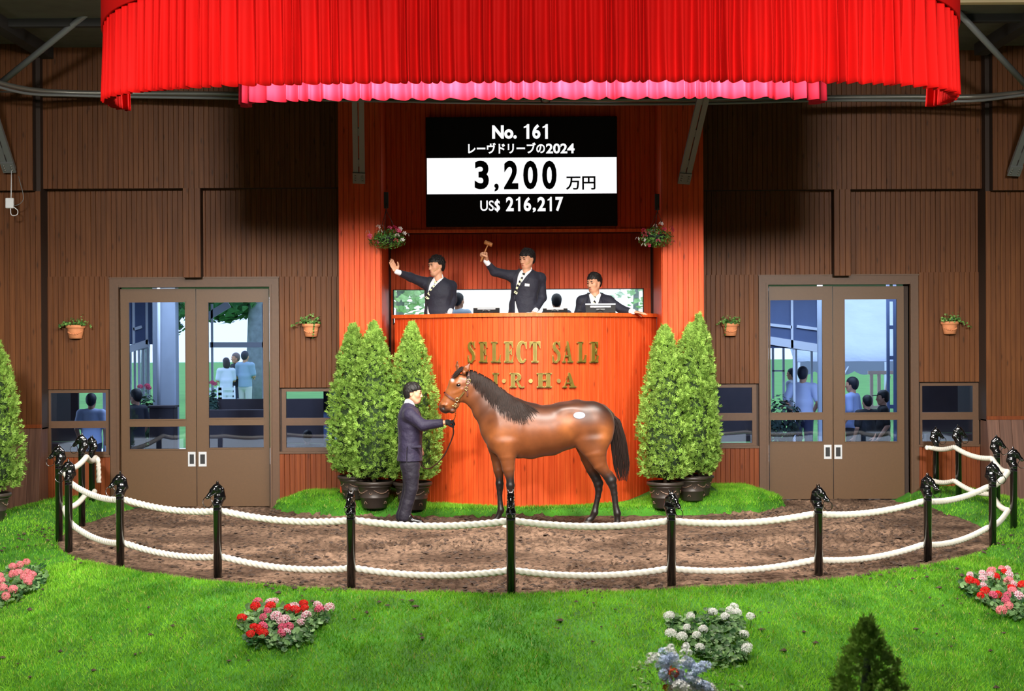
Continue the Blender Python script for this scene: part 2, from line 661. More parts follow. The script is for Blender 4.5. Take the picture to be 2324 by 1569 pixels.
m_lawn = MAT('lawn_soil_and_turf', (56, 118, 18), 0.85, var=0.4, scale=3.0)
nx, ny = 200, 240
gx = np.linspace(-10.5, 10.5, nx); gy = np.linspace(4.0, 23.9, ny)
GX, GY = np.meshgrid(gx, gy, indexing='ij')
V = np.stack([GX, GY, ground_z(GX, GY)], -1).reshape(-1, 3)
ii = np.arange(nx * ny).reshape(nx, ny)
F = np.stack([ii[:-1, :-1], ii[1:, :-1], ii[1:, 1:], ii[:-1, 1:]], -1).reshape(-1, 4)
lawn = obj('lawn', mesh_np('lawn', V, F, True), m_lawn)
tag(lawn, kind='structure')

# sand: trodden surface with hoof scuffs
hs = 0.026
sx = np.arange(-5.75, 6.05, hs); sy = np.arange(14.9, 23.95, hs)
SX, SY = np.meshgrid(sx, sy, indexing='ij')
rr = ring_r(SX, SY)
h = 0.045 * (vnoise(SX * 8, SY * 9, 1) - 0.5) + 0.055 * (vnoise(SX * 16, SY * 20, 2) - 0.5) + 0.036 * (vnoise(SX * 31, SY * 31, 5) - 0.5)
rough_amt = 0.35 + 0.9 * sstep(0.35, 0.65, vnoise(SX * 0.9, SY * 0.9, 8)) * (1 - 0.7 * sstep(4.6, 5.5, rr))
h = h * rough_amt - 0.05 * sstep(5.62, 5.75, rr)
V = np.stack([SX, SY, h], -1).reshape(-1, 3)
ii = np.arange(SX.size).reshape(SX.shape)
F = np.stack([ii[:-1, :-1], ii[1:, :-1], ii[1:, 1:], ii[:-1, 1:]], -1).reshape(-1, 4)
keep = (rr < 5.74)
kc = keep[:-1, :-1] & keep[1:, :-1] & keep[1:, 1:] & keep[:-1, 1:]
F = F[kc.ravel()]
used = np.unique(F); remap = np.full(SX.size, -1); remap[used] = np.arange(len(used))
m_sand, nt, p = new_mat('ring_sand')
tc = N(nt, 'ShaderNodeTexCoord')
n1 = N(nt, 'ShaderNodeTexNoise'); n1.inputs['Scale'].default_value = 1.1; n1.inputs['Detail'].default_value = 4
n2 = N(nt, 'ShaderNodeTexNoise'); n2.inputs['Scale'].default_value = 17; n2.inputs['Detail'].default_value = 8
nt.links.new(tc.outputs['Object'], n1.inputs['Vector']); nt.links.new(tc.outputs['Object'], n2.inputs['Vector'])
r1 = N(nt, 'ShaderNodeValToRGB')
r1.color_ramp.elements[0].position = 0.38; r1.color_ramp.elements[0].color = lin((84, 66, 54))
r1.color_ramp.elements[1].position = 0.62; r1.color_ramp.elements[1].color = lin((132, 107, 89))
nt.links.new(n1.outputs['Fac'], r1.inputs['Fac'])
r2 = N(nt, 'ShaderNodeMapRange'); r2.inputs['From Min'].default_value = 0.35; r2.inputs['From Max'].default_value = 0.6
r2.inputs['To Min'].default_value = 0.45; r2.inputs['To Max'].default_value = 1.12
nt.links.new(n2.outputs['Fac'], r2.inputs['Value'])
sc_ = N(nt, 'ShaderNodeVectorMath', operation='SCALE')
nt.links.new(r1.outputs['Color'], sc_.inputs[0]); nt.links.new(r2.outputs['Result'], sc_.inputs['Scale'])
nt.links.new(sc_.outputs['Vector'], p.inputs['Base Color'])
p.inputs['Roughness'].default_value = 0.95; p.inputs['Specular IOR Level'].default_value = 0.1
bp = N(nt, 'ShaderNodeBump'); bp.inputs['Strength'].default_value = 0.6; bp.inputs['Distance'].default_value = 0.02
n3 = N(nt, 'ShaderNodeTexNoise'); n3.inputs['Scale'].default_value = 60; n3.inputs['Detail'].default_value = 6
nt.links.new(tc.outputs['Object'], n3.inputs['Vector']); nt.links.new(n3.outputs['Fac'], bp.inputs['Height']); nt.links.new(bp.outputs['Normal'], p.inputs['Normal'])
sand = obj('floor', mesh_np('floor', V[used], remap[F], False), m_sand)
tag(sand, kind='structure')

# loose clods of damp soil lying on the sand and a few kicked onto the grass
m_clod = MAT('damp_soil', (70, 55, 46), 0.95, var=0.3, scale=20)
cv, cf = [], []
base_c = np.array([(1, 0, 0), (-1, 0, 0), (0, 1, 0), (0, -1, 0), (0, 0, 1), (0, 0, -.6)], float)
base_f = np.array([(0, 2, 4), (2, 1, 4), (1, 3, 4), (3, 0, 4), (2, 0, 5), (1, 2, 5), (3, 1, 5), (0, 3, 5)])
n_c = 0
while n_c < 9000:
    a = RNG.random() * 6.283; r = 5.5 * math.sqrt(RNG.random())
    x, y = RC[0] + r * math.cos(a), RC[1] + r * math.sin(a)
    if y > 23.0 or float(mound_d(np.array(x), np.array(y))) > -0.05: continue
    w = float(vnoise(np.array(x * 0.9), np.array(y * 0.9), 8))
    if RNG.random() > 0.15 + 1.1 * max(0, w - 0.3): continue
    s = 0.006 + 0.022 * RNG.random() ** 3
    c = base_c * s * (0.6 + 0.8 * RNG.random((6, 3))) * np.array([1.6, 1.1, 0.6])
    t = RNG.random() * 6.283; ca, sa = math.cos(t), math.sin(t)
    c = np.stack([c[:, 0] * ca - c[:, 1] * sa, c[:, 0] * sa + c[:, 1] * ca, c[:, 2]], 1) + np.array([x, y, 0.006])
    cv.append(c); cf.append(base_f + 6 * n_c); n_c += 1
n_s = 0
while n_s < 420:
    a = -math.pi * RNG.random(); r = R_SAND + .1 + 2.2 * RNG.random() ** 2
    x, y = RC[0] + r * math.cos(a), RC[1] + r * math.sin(a)
    if float(vnoise(np.array(x * 1.7), np.array(y * 1.7), 44)) < .62: continue
    s = 0.008 + 0.022 * RNG.random() ** 3
    c = base_c * s * (0.6 + 0.8 * RNG.random((6, 3))) * np.array([1.3, 1.2, 0.7]) + np.array([x, y, gz(x, y) + .02])
    cv.append(c); cf.append(base_f + 6 * n_c); n_c += 1; n_s += 1
clods = obj('soil_clods', mesh_np('soil_clods', np.concatenate(cv), np.concatenate(cf)), m_clod)
tag(clods, 'loose dark soil clods scattered over the sand and onto the lawn', 'soil', kind='stuff')

# grass blades
def grass(name, n, xr, yr, hmin, hmax, seed, label, wide=0.0045, where=None):
    r = np.random.default_rng(seed)
    x = r.uniform(*xr, n); y = r.uniform(*yr, n)
    rad = ring_r(x, y)
    edge = 0.10 * (vnoise(x * 2.2, y * 2.2, 21) - 0.5)
    ok = ((rad > R_SAND + edge) | (mound_d(x, y) > 0.0 + edge)) & (np.abs(x) * 3750 / y < 1215) & (y < np.where(x < 0, 22.95, 23.55)) & ~((np.abs(x - 0.2) < 2.6) & (y > 22.45)) & (y < 22.0 + 0.38 * (x - 0.2) ** 2 + 2 * (np.abs(x - .2) > 1.8)) & ((x > -6.5) | (y < 22.4)) & ((x < 6.6) | (y < 22.8))
    if where is not None: ok &= where(x, y)
    x, y = x[ok], y[ok]; n = len(x)
    z = ground_z(x, y)
    hgt = r.uniform(hmin, hmax, n) * (0.7 + 0.6 * vnoise(x * 3, y * 3, 4))
    a = r.uniform(0, 6.283, n); w = wide * r.uniform(0.6, 1.3, n)
    lean = r.normal(0, 0.55, (n, 2)) * hgt[:, None]
    ca, sa = np.cos(a) * w, np.sin(a) * w
    v = np.empty((n, 3, 3), np.float32)
    v[:, 0] = np.stack([x - ca, y - sa, z - 0.004], 1)
    v[:, 1] = np.stack([x + ca, y + sa, z - 0.004], 1)
    v[:, 2] = np.stack([x + lean[:, 0], y + lean[:, 1], z + hgt], 1)
    me = mesh_np(name, v.reshape(-1, 3), np.arange(3 * n).reshape(n, 3))
    patch = .6 * vnoise(x * 1.1, y * 1.1, 31) + .4 * vnoise(x * 7, y * 7, 32)
    t = np.clip(0.55 * r.random(n) + 1.3 * (patch - .5) + .25, 0, 1)[:, None]
    c1 = np.array(lin((54, 124, 12))[:3]); c2 = np.array(lin((150, 214, 56))[:3])
    col = c1 * (1 - t) + c2 * t
    dry = r.random(n) < 0.05
    col[dry] = np.array(lin((176, 178, 90))[:3])
    paint(me, np.repeat(col, 3, 0))
    o = obj(name, me, m_grass)
    return tag(o, label, 'grass', kind='stuff')


m_grass = LEAF('grass_blade', (90, 160, 40), var=0.12, trans=0.3, vcol=True, scale=1.5)
grass('grass', 330000, (-6.4, 6.4), (12.4, 17.4), 0.022, 0.045, 5, 'short green grass of the lawn around the sand ring')
grass('grass', 130000, (-7.6, 7.9), (17.4, 23.6), 0.02, 0.04, 6, 'green grass on the side banks between the posts and the back wall', 0.005, lambda x, y: mound_d(x, y) < -.3)
grass('grass', 90000, (-3.7, 4.2), (21.7, 23.6), 0.02, 0.042, 9, 'green grass on the mound in front of the desk and pots', 0.0042, lambda x, y: mound_d(x, y) > -.3)

# ------------------------------------------------------------------ walls
def plank_mesh(w, hgt, t=0.02, gap=0.0026, c=0.0035):
    """vertical board, origin bottom left front plane, face toward -y"""
    a, b = gap / 2, w - gap / 2
    prof = [(a, t), (a, c), (a + c, 0), (b - c, 0), (b, c), (b, t)]
    v = [(x, y, 0) for x, y in prof] + [(x, y, hgt) for x, y in prof]
    n = len(prof)
    f = [(i, (i + 1) % n, n + (i + 1) % n, n + i) for i in range(n - 1)] + [tuple(reversed(range(n))), tuple(range(n, 2 * n))]
    return mesh_py('plank', v, f)


def boards(parent, x0, x1, z0, z1, y, w, mat, t=0.02, name='plank'):
    """row of boards whose front face lies at distance y"""
    n = max(1, round((x1 - x0) / w)); w = (x1 - x0) / n
    me = plank_mesh(w, z1 - z0, t)
    me.materials.append(mat)
    for i in range(n):
        o = bpy.data.objects.new(name, me)
        COL.objects.link(o); o.parent = parent
        o.location = (x0 + i * w, y + random.uniform(-.0015, .0015), z0)


def R(px0, py0, px1, py1, y):
    """pixel rectangle -> x0, x1, z0 (bottom), z1 (top) at distance y"""
    my, mx = (py0 + py1) / 2, (px0 + px1) / 2
    return at(px0, my, y).x, at(px1, my, y).x, at(mx, py1, y).z, at(mx, py0, y).z


PW = 0.0705          # width of one board
Z_CEIL = 6.42


def pane(parent, x0, x1, z0, z1, y, mat=None):
    return MB().box(x0, x1, y, y + 0.008, z0, z1).build('pane', mat or m_pane, parent)


def window(name, px0, py0, px1, py1, panes, y):
    x0, x1, z0, z1 = R(px0, py0, px1, py1, y)
    b = MB()
    ps = [R(*q, y) for q in panes]
    pz = sorted([(q[2], q[3]) for q in ps])
    ix0, ix1 = ps[0][0], ps[0][1]
    b.box(x0, ix0, y, y + .06, z0, z1); b.box(ix1, x1, y, y + .06, z0, z1)
    zz = z0
    for (a, c) in pz:
        b.box(ix0, ix1, y, y + .06, zz, a); zz = c
    b.box(ix0, ix1, y, y + .06, zz, z1)
    b.box(x0 - .01, x1 + .01, y - .03, y + .02, z0 - .015, z0 + .02)
    o = b.build(name, m_frame)
    tag(o, kind='structure')
    for q in ps:
        pane(o, ix0, ix1, q[2], q[3], y + .03)
    return o


def door_leaf(name, px0, px1, pyt, pyb, panes, handle, y, zb=0.02):
    x0, x1, _, z1 = R(px0, pyt, px1, pyb, y)
    ps = [R(*q, y) for q in panes]
    ix0, ix1 = ps[0][0], ps[0][1]
    pz = sorted([(q[2], q[3]) for q in ps])
    b = MB()
    b.box(x0, ix0, y, y + .05, zb, z1); b.box(ix1, x1, y, y + .05, zb, z1)
    zz = zb
    for (a, c) in pz:
        b.box(ix0, ix1, y, y + .05, zz, a); zz = c
    b.box(ix0, ix1, y, y + .05, zz, z1)
    for (a, c) in pz:                                    # glazing beads
        for (u0, u1, w0, w1) in ((ix0 - .012, ix1 + .012, a - .014, a + .004), (ix0 - .012, ix1 + .012, c - .004, c + .010), (ix0 - .012, ix0 + .003, a, c), (ix1 - .003, ix1 + .012, a, c)):
            b.box(u0, u1, y - .008, y + .004, w0, w1)
    o = b.build(name, m_door)
    tag(o, kind='structure')
    for q in ps:
        pane(o, ix0, ix1, q[2], q[3], y + .025)
    hx0, hx1, hz0, hz1 = R(*handle, y)
    hb = MB()
    e = .022
    hb.box(hx0, hx0 + e, y - .008, y, hz0, hz1); hb.box(hx1 - e, hx1, y - .008, y, hz0, hz1)
    hb.box(hx0 + e, hx1 - e, y - .008, y, hz0, hz0 + .035); hb.box(hx0 + e, hx1 - e, y - .008, y, hz1 - .035, hz1)
    hd = hb.build('handle', m_alu, o)
    MB().box(hx0 + e, hx1 - e, y - .003, y - .001, hz0 + .035, hz1 - .035).build('finger_recess', m_dark, hd)
    return o


def wing(side, Y, d):
    """d: pixel layout of one timber wing"""
    wall_name = 'wall_' + side
    b = MB()
    xl, xr = at(d['xl'], 600, Y).x, at(d['xr'], 600, Y).x
    _, _, _, zdoor = R(*d['open'], Y)
    ox0, ox1, _, _ = R(*d['open'], Y)
    T = .14
    zs = at((d['xl'] + d['xr']) / 2, d['soffit'], Y - .2).z
    b.box(xl, xr, Y + .021, Y + T, zdoor, Z_CEIL + .1)
    # piers and lower walls around the windows
    for (wx0, wx1, wz0, wz1, sx0, sx1) in d['win_boxes'](Y, xl, xr, ox0, ox1):
        b.box(sx0, wx0, Y + .021, Y + T, -.4, zdoor); b.box(wx1, sx1, Y + .021, Y + T, -.4, zdoor)
        b.box(wx0, wx1, Y + .021, Y + T, -.4, wz0); b.box(wx0, wx1, Y + .021, Y + T, wz1, zdoor)
    b.box(xl, xr, Y - .18, Y + .021, zs, Z_CEIL + .1)               # projecting upper band
    px0, px1, pz0, _ = R(*d['post'], Y - .2)
    b.box(px0, px1, Y - .18, Y + .021, pz0, zs)
    wall = b.build(wall_name, m_backing)
    tag(wall, kind='structure')
    boards(wall, xl, xr, zs, Z_CEIL, Y - .2, PW, m_brown)
    boards(wall, px0, px1, pz0, zs, Y - .2, PW, m_brown)
    for q in d['mid']:
        x0, x1, z0, _ = R(*q, Y)
        boards(wall, x0, x1, z0, zs, Y, PW, m_brown)
    for q in d['low']:
        x0, x1, z0, z1 = R(*q, Y - .03)
        boards(wall, x0, x1, z0, z1, Y - .03, PW, m_brown, t=.05)
    for q in d['dado']:
        x0, x1, z0, z1 = R(*q, Y - .04)
        boards(wall, x0, x1, -.3, z1, Y - .04, PW, m_red2, t=.06)
        MB().box(x0, x1, Y - .055, Y, z1, z1 + .03).build('dado_rail', m_frame, wall)
    # door frame
    fx0, fx1, _, fz1 = R(*d['frame'], Y - .04)
    f = MB()
    f.box(fx0, ox0, Y - .05, Y + T, -.1, fz1); f.box(ox1, fx1, Y - .05, Y + T, -.1, fz1)
    f.box(ox0, ox1, Y - .05, Y + T, zdoor, fz1)
    f.box(ox0 - .03, ox0, Y - .065, Y - .05, -.1, zdoor + .03); f.box(ox1, ox1 + .03, Y - .065, Y - .05, -.1, zdoor + .03)
    f.box(fx0 - .01, fx1 + .01, Y - .06, Y + .02, fz1, fz1 + .02)
    fo = f.build('trim_1' if side == 'left' else 'trim_2', m_frame)
    tag(fo, kind='structure')
    return wall


m_red2 = WOOD('rust_stained_dado', (104, 48, 21), (130, 66, 30), 0.5, spec=.2)


def wins_left(Y, xl, xr, ox0, ox1):
    a = R(103, 885, 247, 1035, Y); c = R(640, 882, 768, 1028, Y)
    mid = (ox0 + ox1) / 2
    return [(a[0], a[1], a[2], a[3], xl, ox0), (c[0], c[1], c[2], c[3], ox1, xr)]


def wins_right(Y, xl, xr, ox0, ox1):
    a = R(1600, 873, 1717, 1015, Y); c = R(2088, 870, 2220, 1012, Y)
    return [(a[0], a[1], a[2], a[3], xl, ox0), (c[0], c[1], c[2], c[3], ox1, xr)]


wall_left = wing('left', Y_LEFT, dict(xl=84, xr=800, soffit=427, open=(272, 652, 614, 1160), frame=(250, 632, 634, 1160), post=(415, 430, 455, 630),
    mid=[(90, 430, 415, 632), (455, 430, 800, 632)], low=[(97, 628, 250, 884), (634, 628, 800, 880)], dado=[(97, 1038, 250, 1140), (634, 1030, 800, 1130)], win_boxes=wins_left))
window('window_1', 103, 885, 247, 1035, [(115, 892, 240, 956), (115, 972, 240, 1026)], Y_LEFT)
window('window_2', 640, 882, 782, 1028, [(649, 889, 770, 949), (649, 966, 770, 1016)], Y_LEFT)
door_leaf('door_1', 274, 445, 656, 1160, [(293, 686, 421, 952), (293, 968, 421, 1020)], (427, 1026, 444, 1059), Y_LEFT + .06)
door_leaf('door_2', 446.5, 611, 656, 1160, [(473, 686, 598, 949), (473, 965, 598, 1017)], (451, 1026, 469, 1059), Y_LEFT + .06)

wall_right = wing('right', Y_RIGHT, dict(xl=1570, xr=2240, soffit=430, open=(1743, 646, 2065, 1143), frame=(1723, 626, 2085, 1143), post=(1893, 430, 1931, 626),
    mid=[(1570, 430, 1893, 630), (1931, 430, 2236, 630)], low=[(1570, 624, 1722, 871), (2085, 618, 2224, 867)], dado=[(1570, 1018, 1723, 1110), (2083, 1014, 2226, 1130)], win_boxes=wins_right))
window('window_3', 1590, 873, 1717, 1015, [(1600, 880, 1707, 938), (1600, 955, 1707, 1006)], Y_RIGHT)
window('window_4', 2088, 870, 2222, 1012, [(2093, 876, 2208, 936), (2093, 953, 2208, 1002)], Y_RIGHT)
door_leaf('door_3', 1746, 1890, 650, 1143, [(1748, 681, 1867, 937), (1748, 953, 1867, 1003)], (1870, 1010, 1887, 1042), Y_RIGHT + .06)
door_leaf('door_4', 1891.5, 2052, 650, 1143, [(1917, 679, 2036, 937), (1917, 953, 2036, 1003)], (1893.5, 1010, 1911, 1042), Y_RIGHT + .06)
d4 = MB().box(at(2052, 700, Y_RIGHT + .06).x, at(2068, 700, Y_RIGHT + .06).x, Y_RIGHT + .09, Y_RIGHT + .13, 0, at(2060, 646, Y_RIGHT + .1).z).build('trim_3', m_backing)
tag(d4, kind='structure')


def pier(side, px_in, px_out, Y, py_ledge, batter):
    """timber pier at the outer edge of a wing with a battered base"""
    xa, xb = sorted((at(px_in, 700, Y).x, at(px_out, 700, Y).x))
    zl = at(px_in, py_ledge, Y).z
    zs = at(px_in, 432, Y - .15).z
    b = MB()
    b.box(xa, xb, Y + .02, Y + 1.5, zl - .02, Z_CEIL + .1)
    b.box(xa if side == 'left' else xa + .06, xb - (.06 if side == 'left' else 0), Y - .13, Y + .02, zs, Z_CEIL + .1)
    o = b.build('wall_outer_' + side, m_backing)
    tag(o, kind='structure')
    boards(o, xa, xb, zl, zs, Y, PW, m_brown)
    boards(o, xa if side == 'left' else xa + .06, xb - (.06 if side == 'left' else 0), zs, Z_CEIL, Y - .15, PW, m_brown)
    # inner cheek of the pier
    xi = xb if side == 'left' else xa
    # battered base: wide planks leaning out
    n = 7 if side == 'left' else 6
    w = .17
    zb = -.6
    L_ = math.hypot(zl - zb, batter)
    ang = math.atan2(batter, zl - zb)
    me = plank_mesh(w, L_, .04)
    me.materials.append(m_plank2)
    for i in range(n):
        q = bpy.data.objects.new('base_plank', me)
        COL.objects.link(q); q.parent = o
        x = (xb - (i + 1) * w) if side == 'left' else (xa + i * w)
        q.location = (x, Y - batter - .02, zb)
        q.rotation_euler = (-ang, 0, 0)
    cb = MB()
    cb.box(xa, xb, Y - .03, Y + .02, zl, zl + .05)
    cb.build('ledge_rail', m_red2, o)
    ck = MB()
    x0c, x1c = (xb - .03, xb) if side == 'left' else (xa, xa + .03)
    ck.add([(x0c, Y - batter - .0, zb), (x1c, Y - batter, zb), (x1c, Y + .3, zb), (x0c, Y + .3, zb), (x0c, Y + .01, zl), (x1c, Y + .01, zl), (x1c, Y + .3, zl), (x0c, Y + .3, zl)],
           [(0, 3, 2, 1), (4, 5, 6, 7), (0, 1, 5, 4), (1, 2, 6, 5), (2, 3, 7, 6), (3, 0, 4, 7)])
    ck.build('base_cheek', m_plank2, o)
    return o


pier('left', 93, -120, 22.75, 972, .28)
pier('right', 2238, 2440, 23.3, 953, .42)

# ------------------------------------------------------------------ auctioneers' booth
Y_PIL = 22.5
for side, (p0, p1) in (('left', (768, 863)), ('right', (1503, 1597))):
    x0, x1, _, _ = R(p0, 300, p1, 700, Y_PIL)
    b = MB().box(x0 + .004, x1 - .004, Y_PIL + .02, 24.5, -.2, Z_CEIL + .1)
    o = b.build('wall_booth_' + side, m_redback)
    tag(o, kind='structure')
    boards(o, x0, x1, -.1, Z_CEIL, Y_PIL, PW, m_red)
    # reveal facing the booth
    xi, dr = (x1, 1) if side == 'left' else (x0, -1)
    me = plank_mesh(PW * 2, 6.3, .02); me.materials.append(m_red)
    for i in range(9):
        q = bpy.data.objects.new('reveal_plank', me); COL.objects.link(q); q.parent = o
        if dr == 1:
            q.location = (xi + .012, Y_PIL + .03 + i * PW * 2, .1); q.rotation_euler = (0, 0, math.pi / 2)
        else:
            q.location = (xi - .012, Y_PIL + .03 + (i + 1) * PW * 2, .1); q.rotation_euler = (0, 0, -math.pi / 2)
X_PL = R(768, 300, 863, 700, Y_PIL)[1]
X_PR = R(1503, 300, 1597, 700, Y_PIL)[0]

Y_HEAD, Y_BACK = 23.45, 24.25
zh = at(1180, 523, Y_HEAD).z
b = MB().box(X_PL, X_PR, Y_HEAD + .02, Y_BACK + .3, zh, Z_CEIL + .1)
wh = b.build('wall_booth_header', m_redback); tag(wh, kind='structure')
boards(wh, X_PL + .012, X_PR - .012, zh, Z_CEIL, Y_HEAD, PW, m_red)
MB().box(X_PL + .012, X_PR - .012, Y_HEAD - .03, Y_HEAD + .02, zh - .03, zh + .015).build('lintel_board', m_redtrim, wh)

wx0, wx1, wz0, wz1 = R(892, 656, 1461, 716, Y_BACK)
b = MB()
b.box(X_PL, wx0, Y_BACK + .02, Y_BACK + .12, 1.5, zh + .2); b.box(wx1, X_PR, Y_BACK + .02, Y_BACK + .12, 1.5, zh + .2)
b.box(wx0, wx1, Y_BACK + .02, Y_BACK + .12, wz1, zh + .2); b.box(wx0, wx1, Y_BACK + .02, Y_BACK + .12, 1.5, wz0 - .1); b.box(X_PL, X_PR, Y_BACK + .02, Y_BACK + .12, -.2, 1.5)
wb = b.build('wall_booth_back', m_redback); tag(wb, kind='structure')
boards(wb, X_PL + .012, X_PR - .012, wz1, zh + .1, Y_BACK, PW, m_red)
boards(wb, X_PL + .012, wx0, 1.5, wz1, Y_BACK, PW, m_red); boards(wb, wx1, X_PR - .012, 1.5, wz1, Y_BACK, PW, m_red)
boards(wb, wx0, wx1, 1.5, wz0 - .1, Y_BACK, PW * 3, m_red)
b = MB()
e = .012
b.box(wx0, wx1, Y_BACK + .0, Y_BACK + .05, wz1 - e, wz1); b.box(wx0, wx0 + e, Y_BACK, Y_BACK + .05, wz0 - .1, wz1); b.box(wx1 - e, wx1, Y_BACK, Y_BACK + .05, wz0 - .1, wz1)
b.box(wx0, wx1, Y_BACK - .02, Y_BACK + .06, wz0 - .12, wz0 - .1)
wn = b.build('window_5', m_dark); tag(wn, kind='structure')
pane(wn, wx0 + e, wx1 - e, wz0 - .1, wz1 - e, Y_BACK + .02, m_clear)

Z_PLAT = 1.86
pv, pq = [], []
for i in range(21):
    x = -1.6 + 3.6 * i / 20
    y = 22.0 + .38 * (x - .2) ** 2 + .12
    pv += [(x, y, 1.74), (x, y, Z_PLAT), (x, Y_BACK, Z_PLAT), (x, Y_BACK, 1.74)]
for i in range(20):
    pq += [(4 * i + k, 4 * i + 4 + k, 4 * i + 4 + (k + 1) % 4, 4 * i + (k + 1) % 4) for k in range(4)]
pf = MB().add(pv, pq).build('floor_booth', m_redback); tag(pf, kind='structure')

# ------------------------------------------------------------------ ceiling and steelwork
c = MB()
c.box(-14, 14, -4, 25, Z_CEIL, Z_CEIL + .12)
ceil = c.build('ceiling', m_ceil); tag(ceil, kind='structure')
for y in (20.9, 18.6, 16.0, 13.0):
    MB().box(-14, 14, y - .06, y + .06, Z_CEIL - .1, Z_CEIL).build('ceiling_beam', m_beam, ceil)
for px, sgn in ((38, -1), (2300, 1)):
    x = at(px, 60, 21.5).x
    MB().box(x - .09, x + .09, 17, 23.0, Z_CEIL - .16, Z_CEIL).build('ceiling_beam', m_beam, ceil)
x = at(2240, 4, 19.0).x
MB().box(4.9, 9, 19.55, 19.7, Z_CEIL - .12, Z_CEIL + .02).build('timber_purlin', MAT('pale_purlin', (214, 190, 150), .7), ceil)

# floor slab under the lawn and the stands, side and rear walls of the hall beyond the frame
tag(MB().box(-13, 13, -4, 23.9, -1.3, -1.12).build('floor_hall', m_ceil), kind='structure')
for nm, (x0, x1, y0, y1) in (('wall_far_left', (-13, -7.7, 23.2, 23.4)), ('wall_far_right', (7.9, 13, 23.8, 24.0))):
    tag(MB().box(x0, x1, y0, y1, -.6, Z_CEIL).build(nm, m_frame), kind='structure')
for nm, (x0, x1, y0, y1) in (('wall_hall_left', (-13.2, -13, -4, 24)), ('wall_hall_right', (13, 13.2, -4, 24)), ('wall_hall_rear', (-13, 13, -4.2, -4))):
    tag(MB().box(x0, x1, y0, y1, -.6, Z_CEIL).build(nm, m_frame), kind='structure')

# ------------------------------------------------------------------ auction desk: curved boarded front with brass lettering
def desk_y(x):
    return 22.0 + 0.38 * (x - 0.2) ** 2


def desk_frame(x):
    """point on the desk front and the in-plane direction there"""
    s = 2 * 0.38 * (x - 0.2)
    t = Vector((1, s, 0)).normalized()
    return Vector((x, desk_y(x), 0)), t


DX0, DX1, DZ0, DZ1 = -1.655, 2.04, 0.06, 2.645
desk = thing('auction_desk', (0.2, 22.4, 0), 'tall curved auction desk of orange-red boards with brass serif lettering', 'desk')
DL = Vector((0.2, 22.4, 0))
b = MB()
nseg = 48
xs = [DX0 + (DX1 - DX0) * i / nseg for i in range(nseg + 1)]
vin = []
for x in xs:
    p, t = desk_frame(x); n = Vector((t.y, -t.x, 0))
    vin.append((p - n * .025, p - n * .07))
v, f = [], []
for (a, c_) in vin:
    for q in (a, c_):
        v += [(q.x, q.y, DZ0), (q.x, q.y, DZ1)]
for i in range(nseg):
    k = 4 * i
    f += [(k, k + 4, k + 5, k + 1), (k + 6, k + 2, k + 3, k + 7), (k + 1, k + 5, k + 7, k + 3), (k + 4, k, k + 2, k + 6)]
f += [(0, 1, 3, 2), (4 * nseg + 1, 4 * nseg, 4 * nseg + 2, 4 * nseg + 3)]
b.add([Vector(q) - DL for q in v], f)
b.build('carcass', m_redback, desk)
# boards
arc = [0.0]
for i in range(400):
    xa = DX0 + (DX1 - DX0) * i / 400; xb = DX0 + (DX1 - DX0) * (i + 1) / 400
    arc.append(arc[-1] + (desk_frame(xb)[0] - desk_frame(xa)[0]).length)
nb = round(arc[-1] / 0.075); wbd = arc[-1] / nb
me = plank_mesh(wbd, DZ1 - DZ0, .022); me.materials.append(m_red)
for i in range(nb):
    s0 = i * wbd
    x = float(np.interp(s0, arc, np.linspace(DX0, DX1, 401)))
    x1_ = float(np.interp(s0 + wbd, arc, np.linspace(DX0, DX1, 401)))
    pa, pb = desk_frame(x)[0], desk_frame(x1_)[0]
    q = bpy.data.objects.new('plank', me); COL.objects.link(q); q.parent = desk
    q.location = Vector((pa.x, pa.y, DZ0)) - DL
    q.rotation_euler = (0, 0, math.atan2(pb.y - pa.y, pb.x - pa.x))


def strip(z0, z1, out, inn, x0=DX0 - .02, x1=DX1, n=40):
    """band following the desk curve: outer offset 'out' toward the ring, inner 'inn' behind"""
    v, f = [], []
    for i in range(n + 1):
        p, t = desk_frame(x0 + (x1 - x0) * i / n); nn = Vector((t.y, -t.x, 0))
        for o_ in (out, -inn):
            q = p + nn * o_ - DL
            v += [(q.x, q.y, z0), (q.x, q.y, z1)]
    for i in range(n):
        k = 4 * i
        f += [(k, k + 4, k + 5, k + 1), (k + 6, k + 2, k + 3, k + 7), (k + 1, k + 5, k + 7, k + 3), (k + 4, k, k + 2, k + 6)]
    f += [(0, 1, 3, 2), (4 * n + 1, 4 * n, 4 * n + 2, 4 * n + 3)]
    return MB().add(v, f)


strip(DZ1, DZ1 + .05, .03, .45).build('desk_top', m_redtrim, desk)
strip(DZ0 - .06, DZ0 + .045, .012, .02).build('skirting', m_redtrim, desk)

m_brass = MAT('aged_brass', (118, 102, 38), 0.42, metal=0.35, var=0.12, scale=9)
m_brass_edge = MAT('bright_brass', (205, 180, 110), 0.3, metal=0.8)


def arc_pts(cx, cz, rx, rz, a0, a1, n=14):
    return [(cx + rx * math.cos(math.radians(a0 + (a1 - a0) * i / n)), cz + rz * math.sin(math.radians(a0 + (a1 - a0) * i / n))) for i in range(n + 1)]


def band(outer, inner):
    """quads between two polylines"""
    return [[outer[i], outer[i + 1], inner[i + 1], inner[i]] for i in range(len(outer) - 1)]


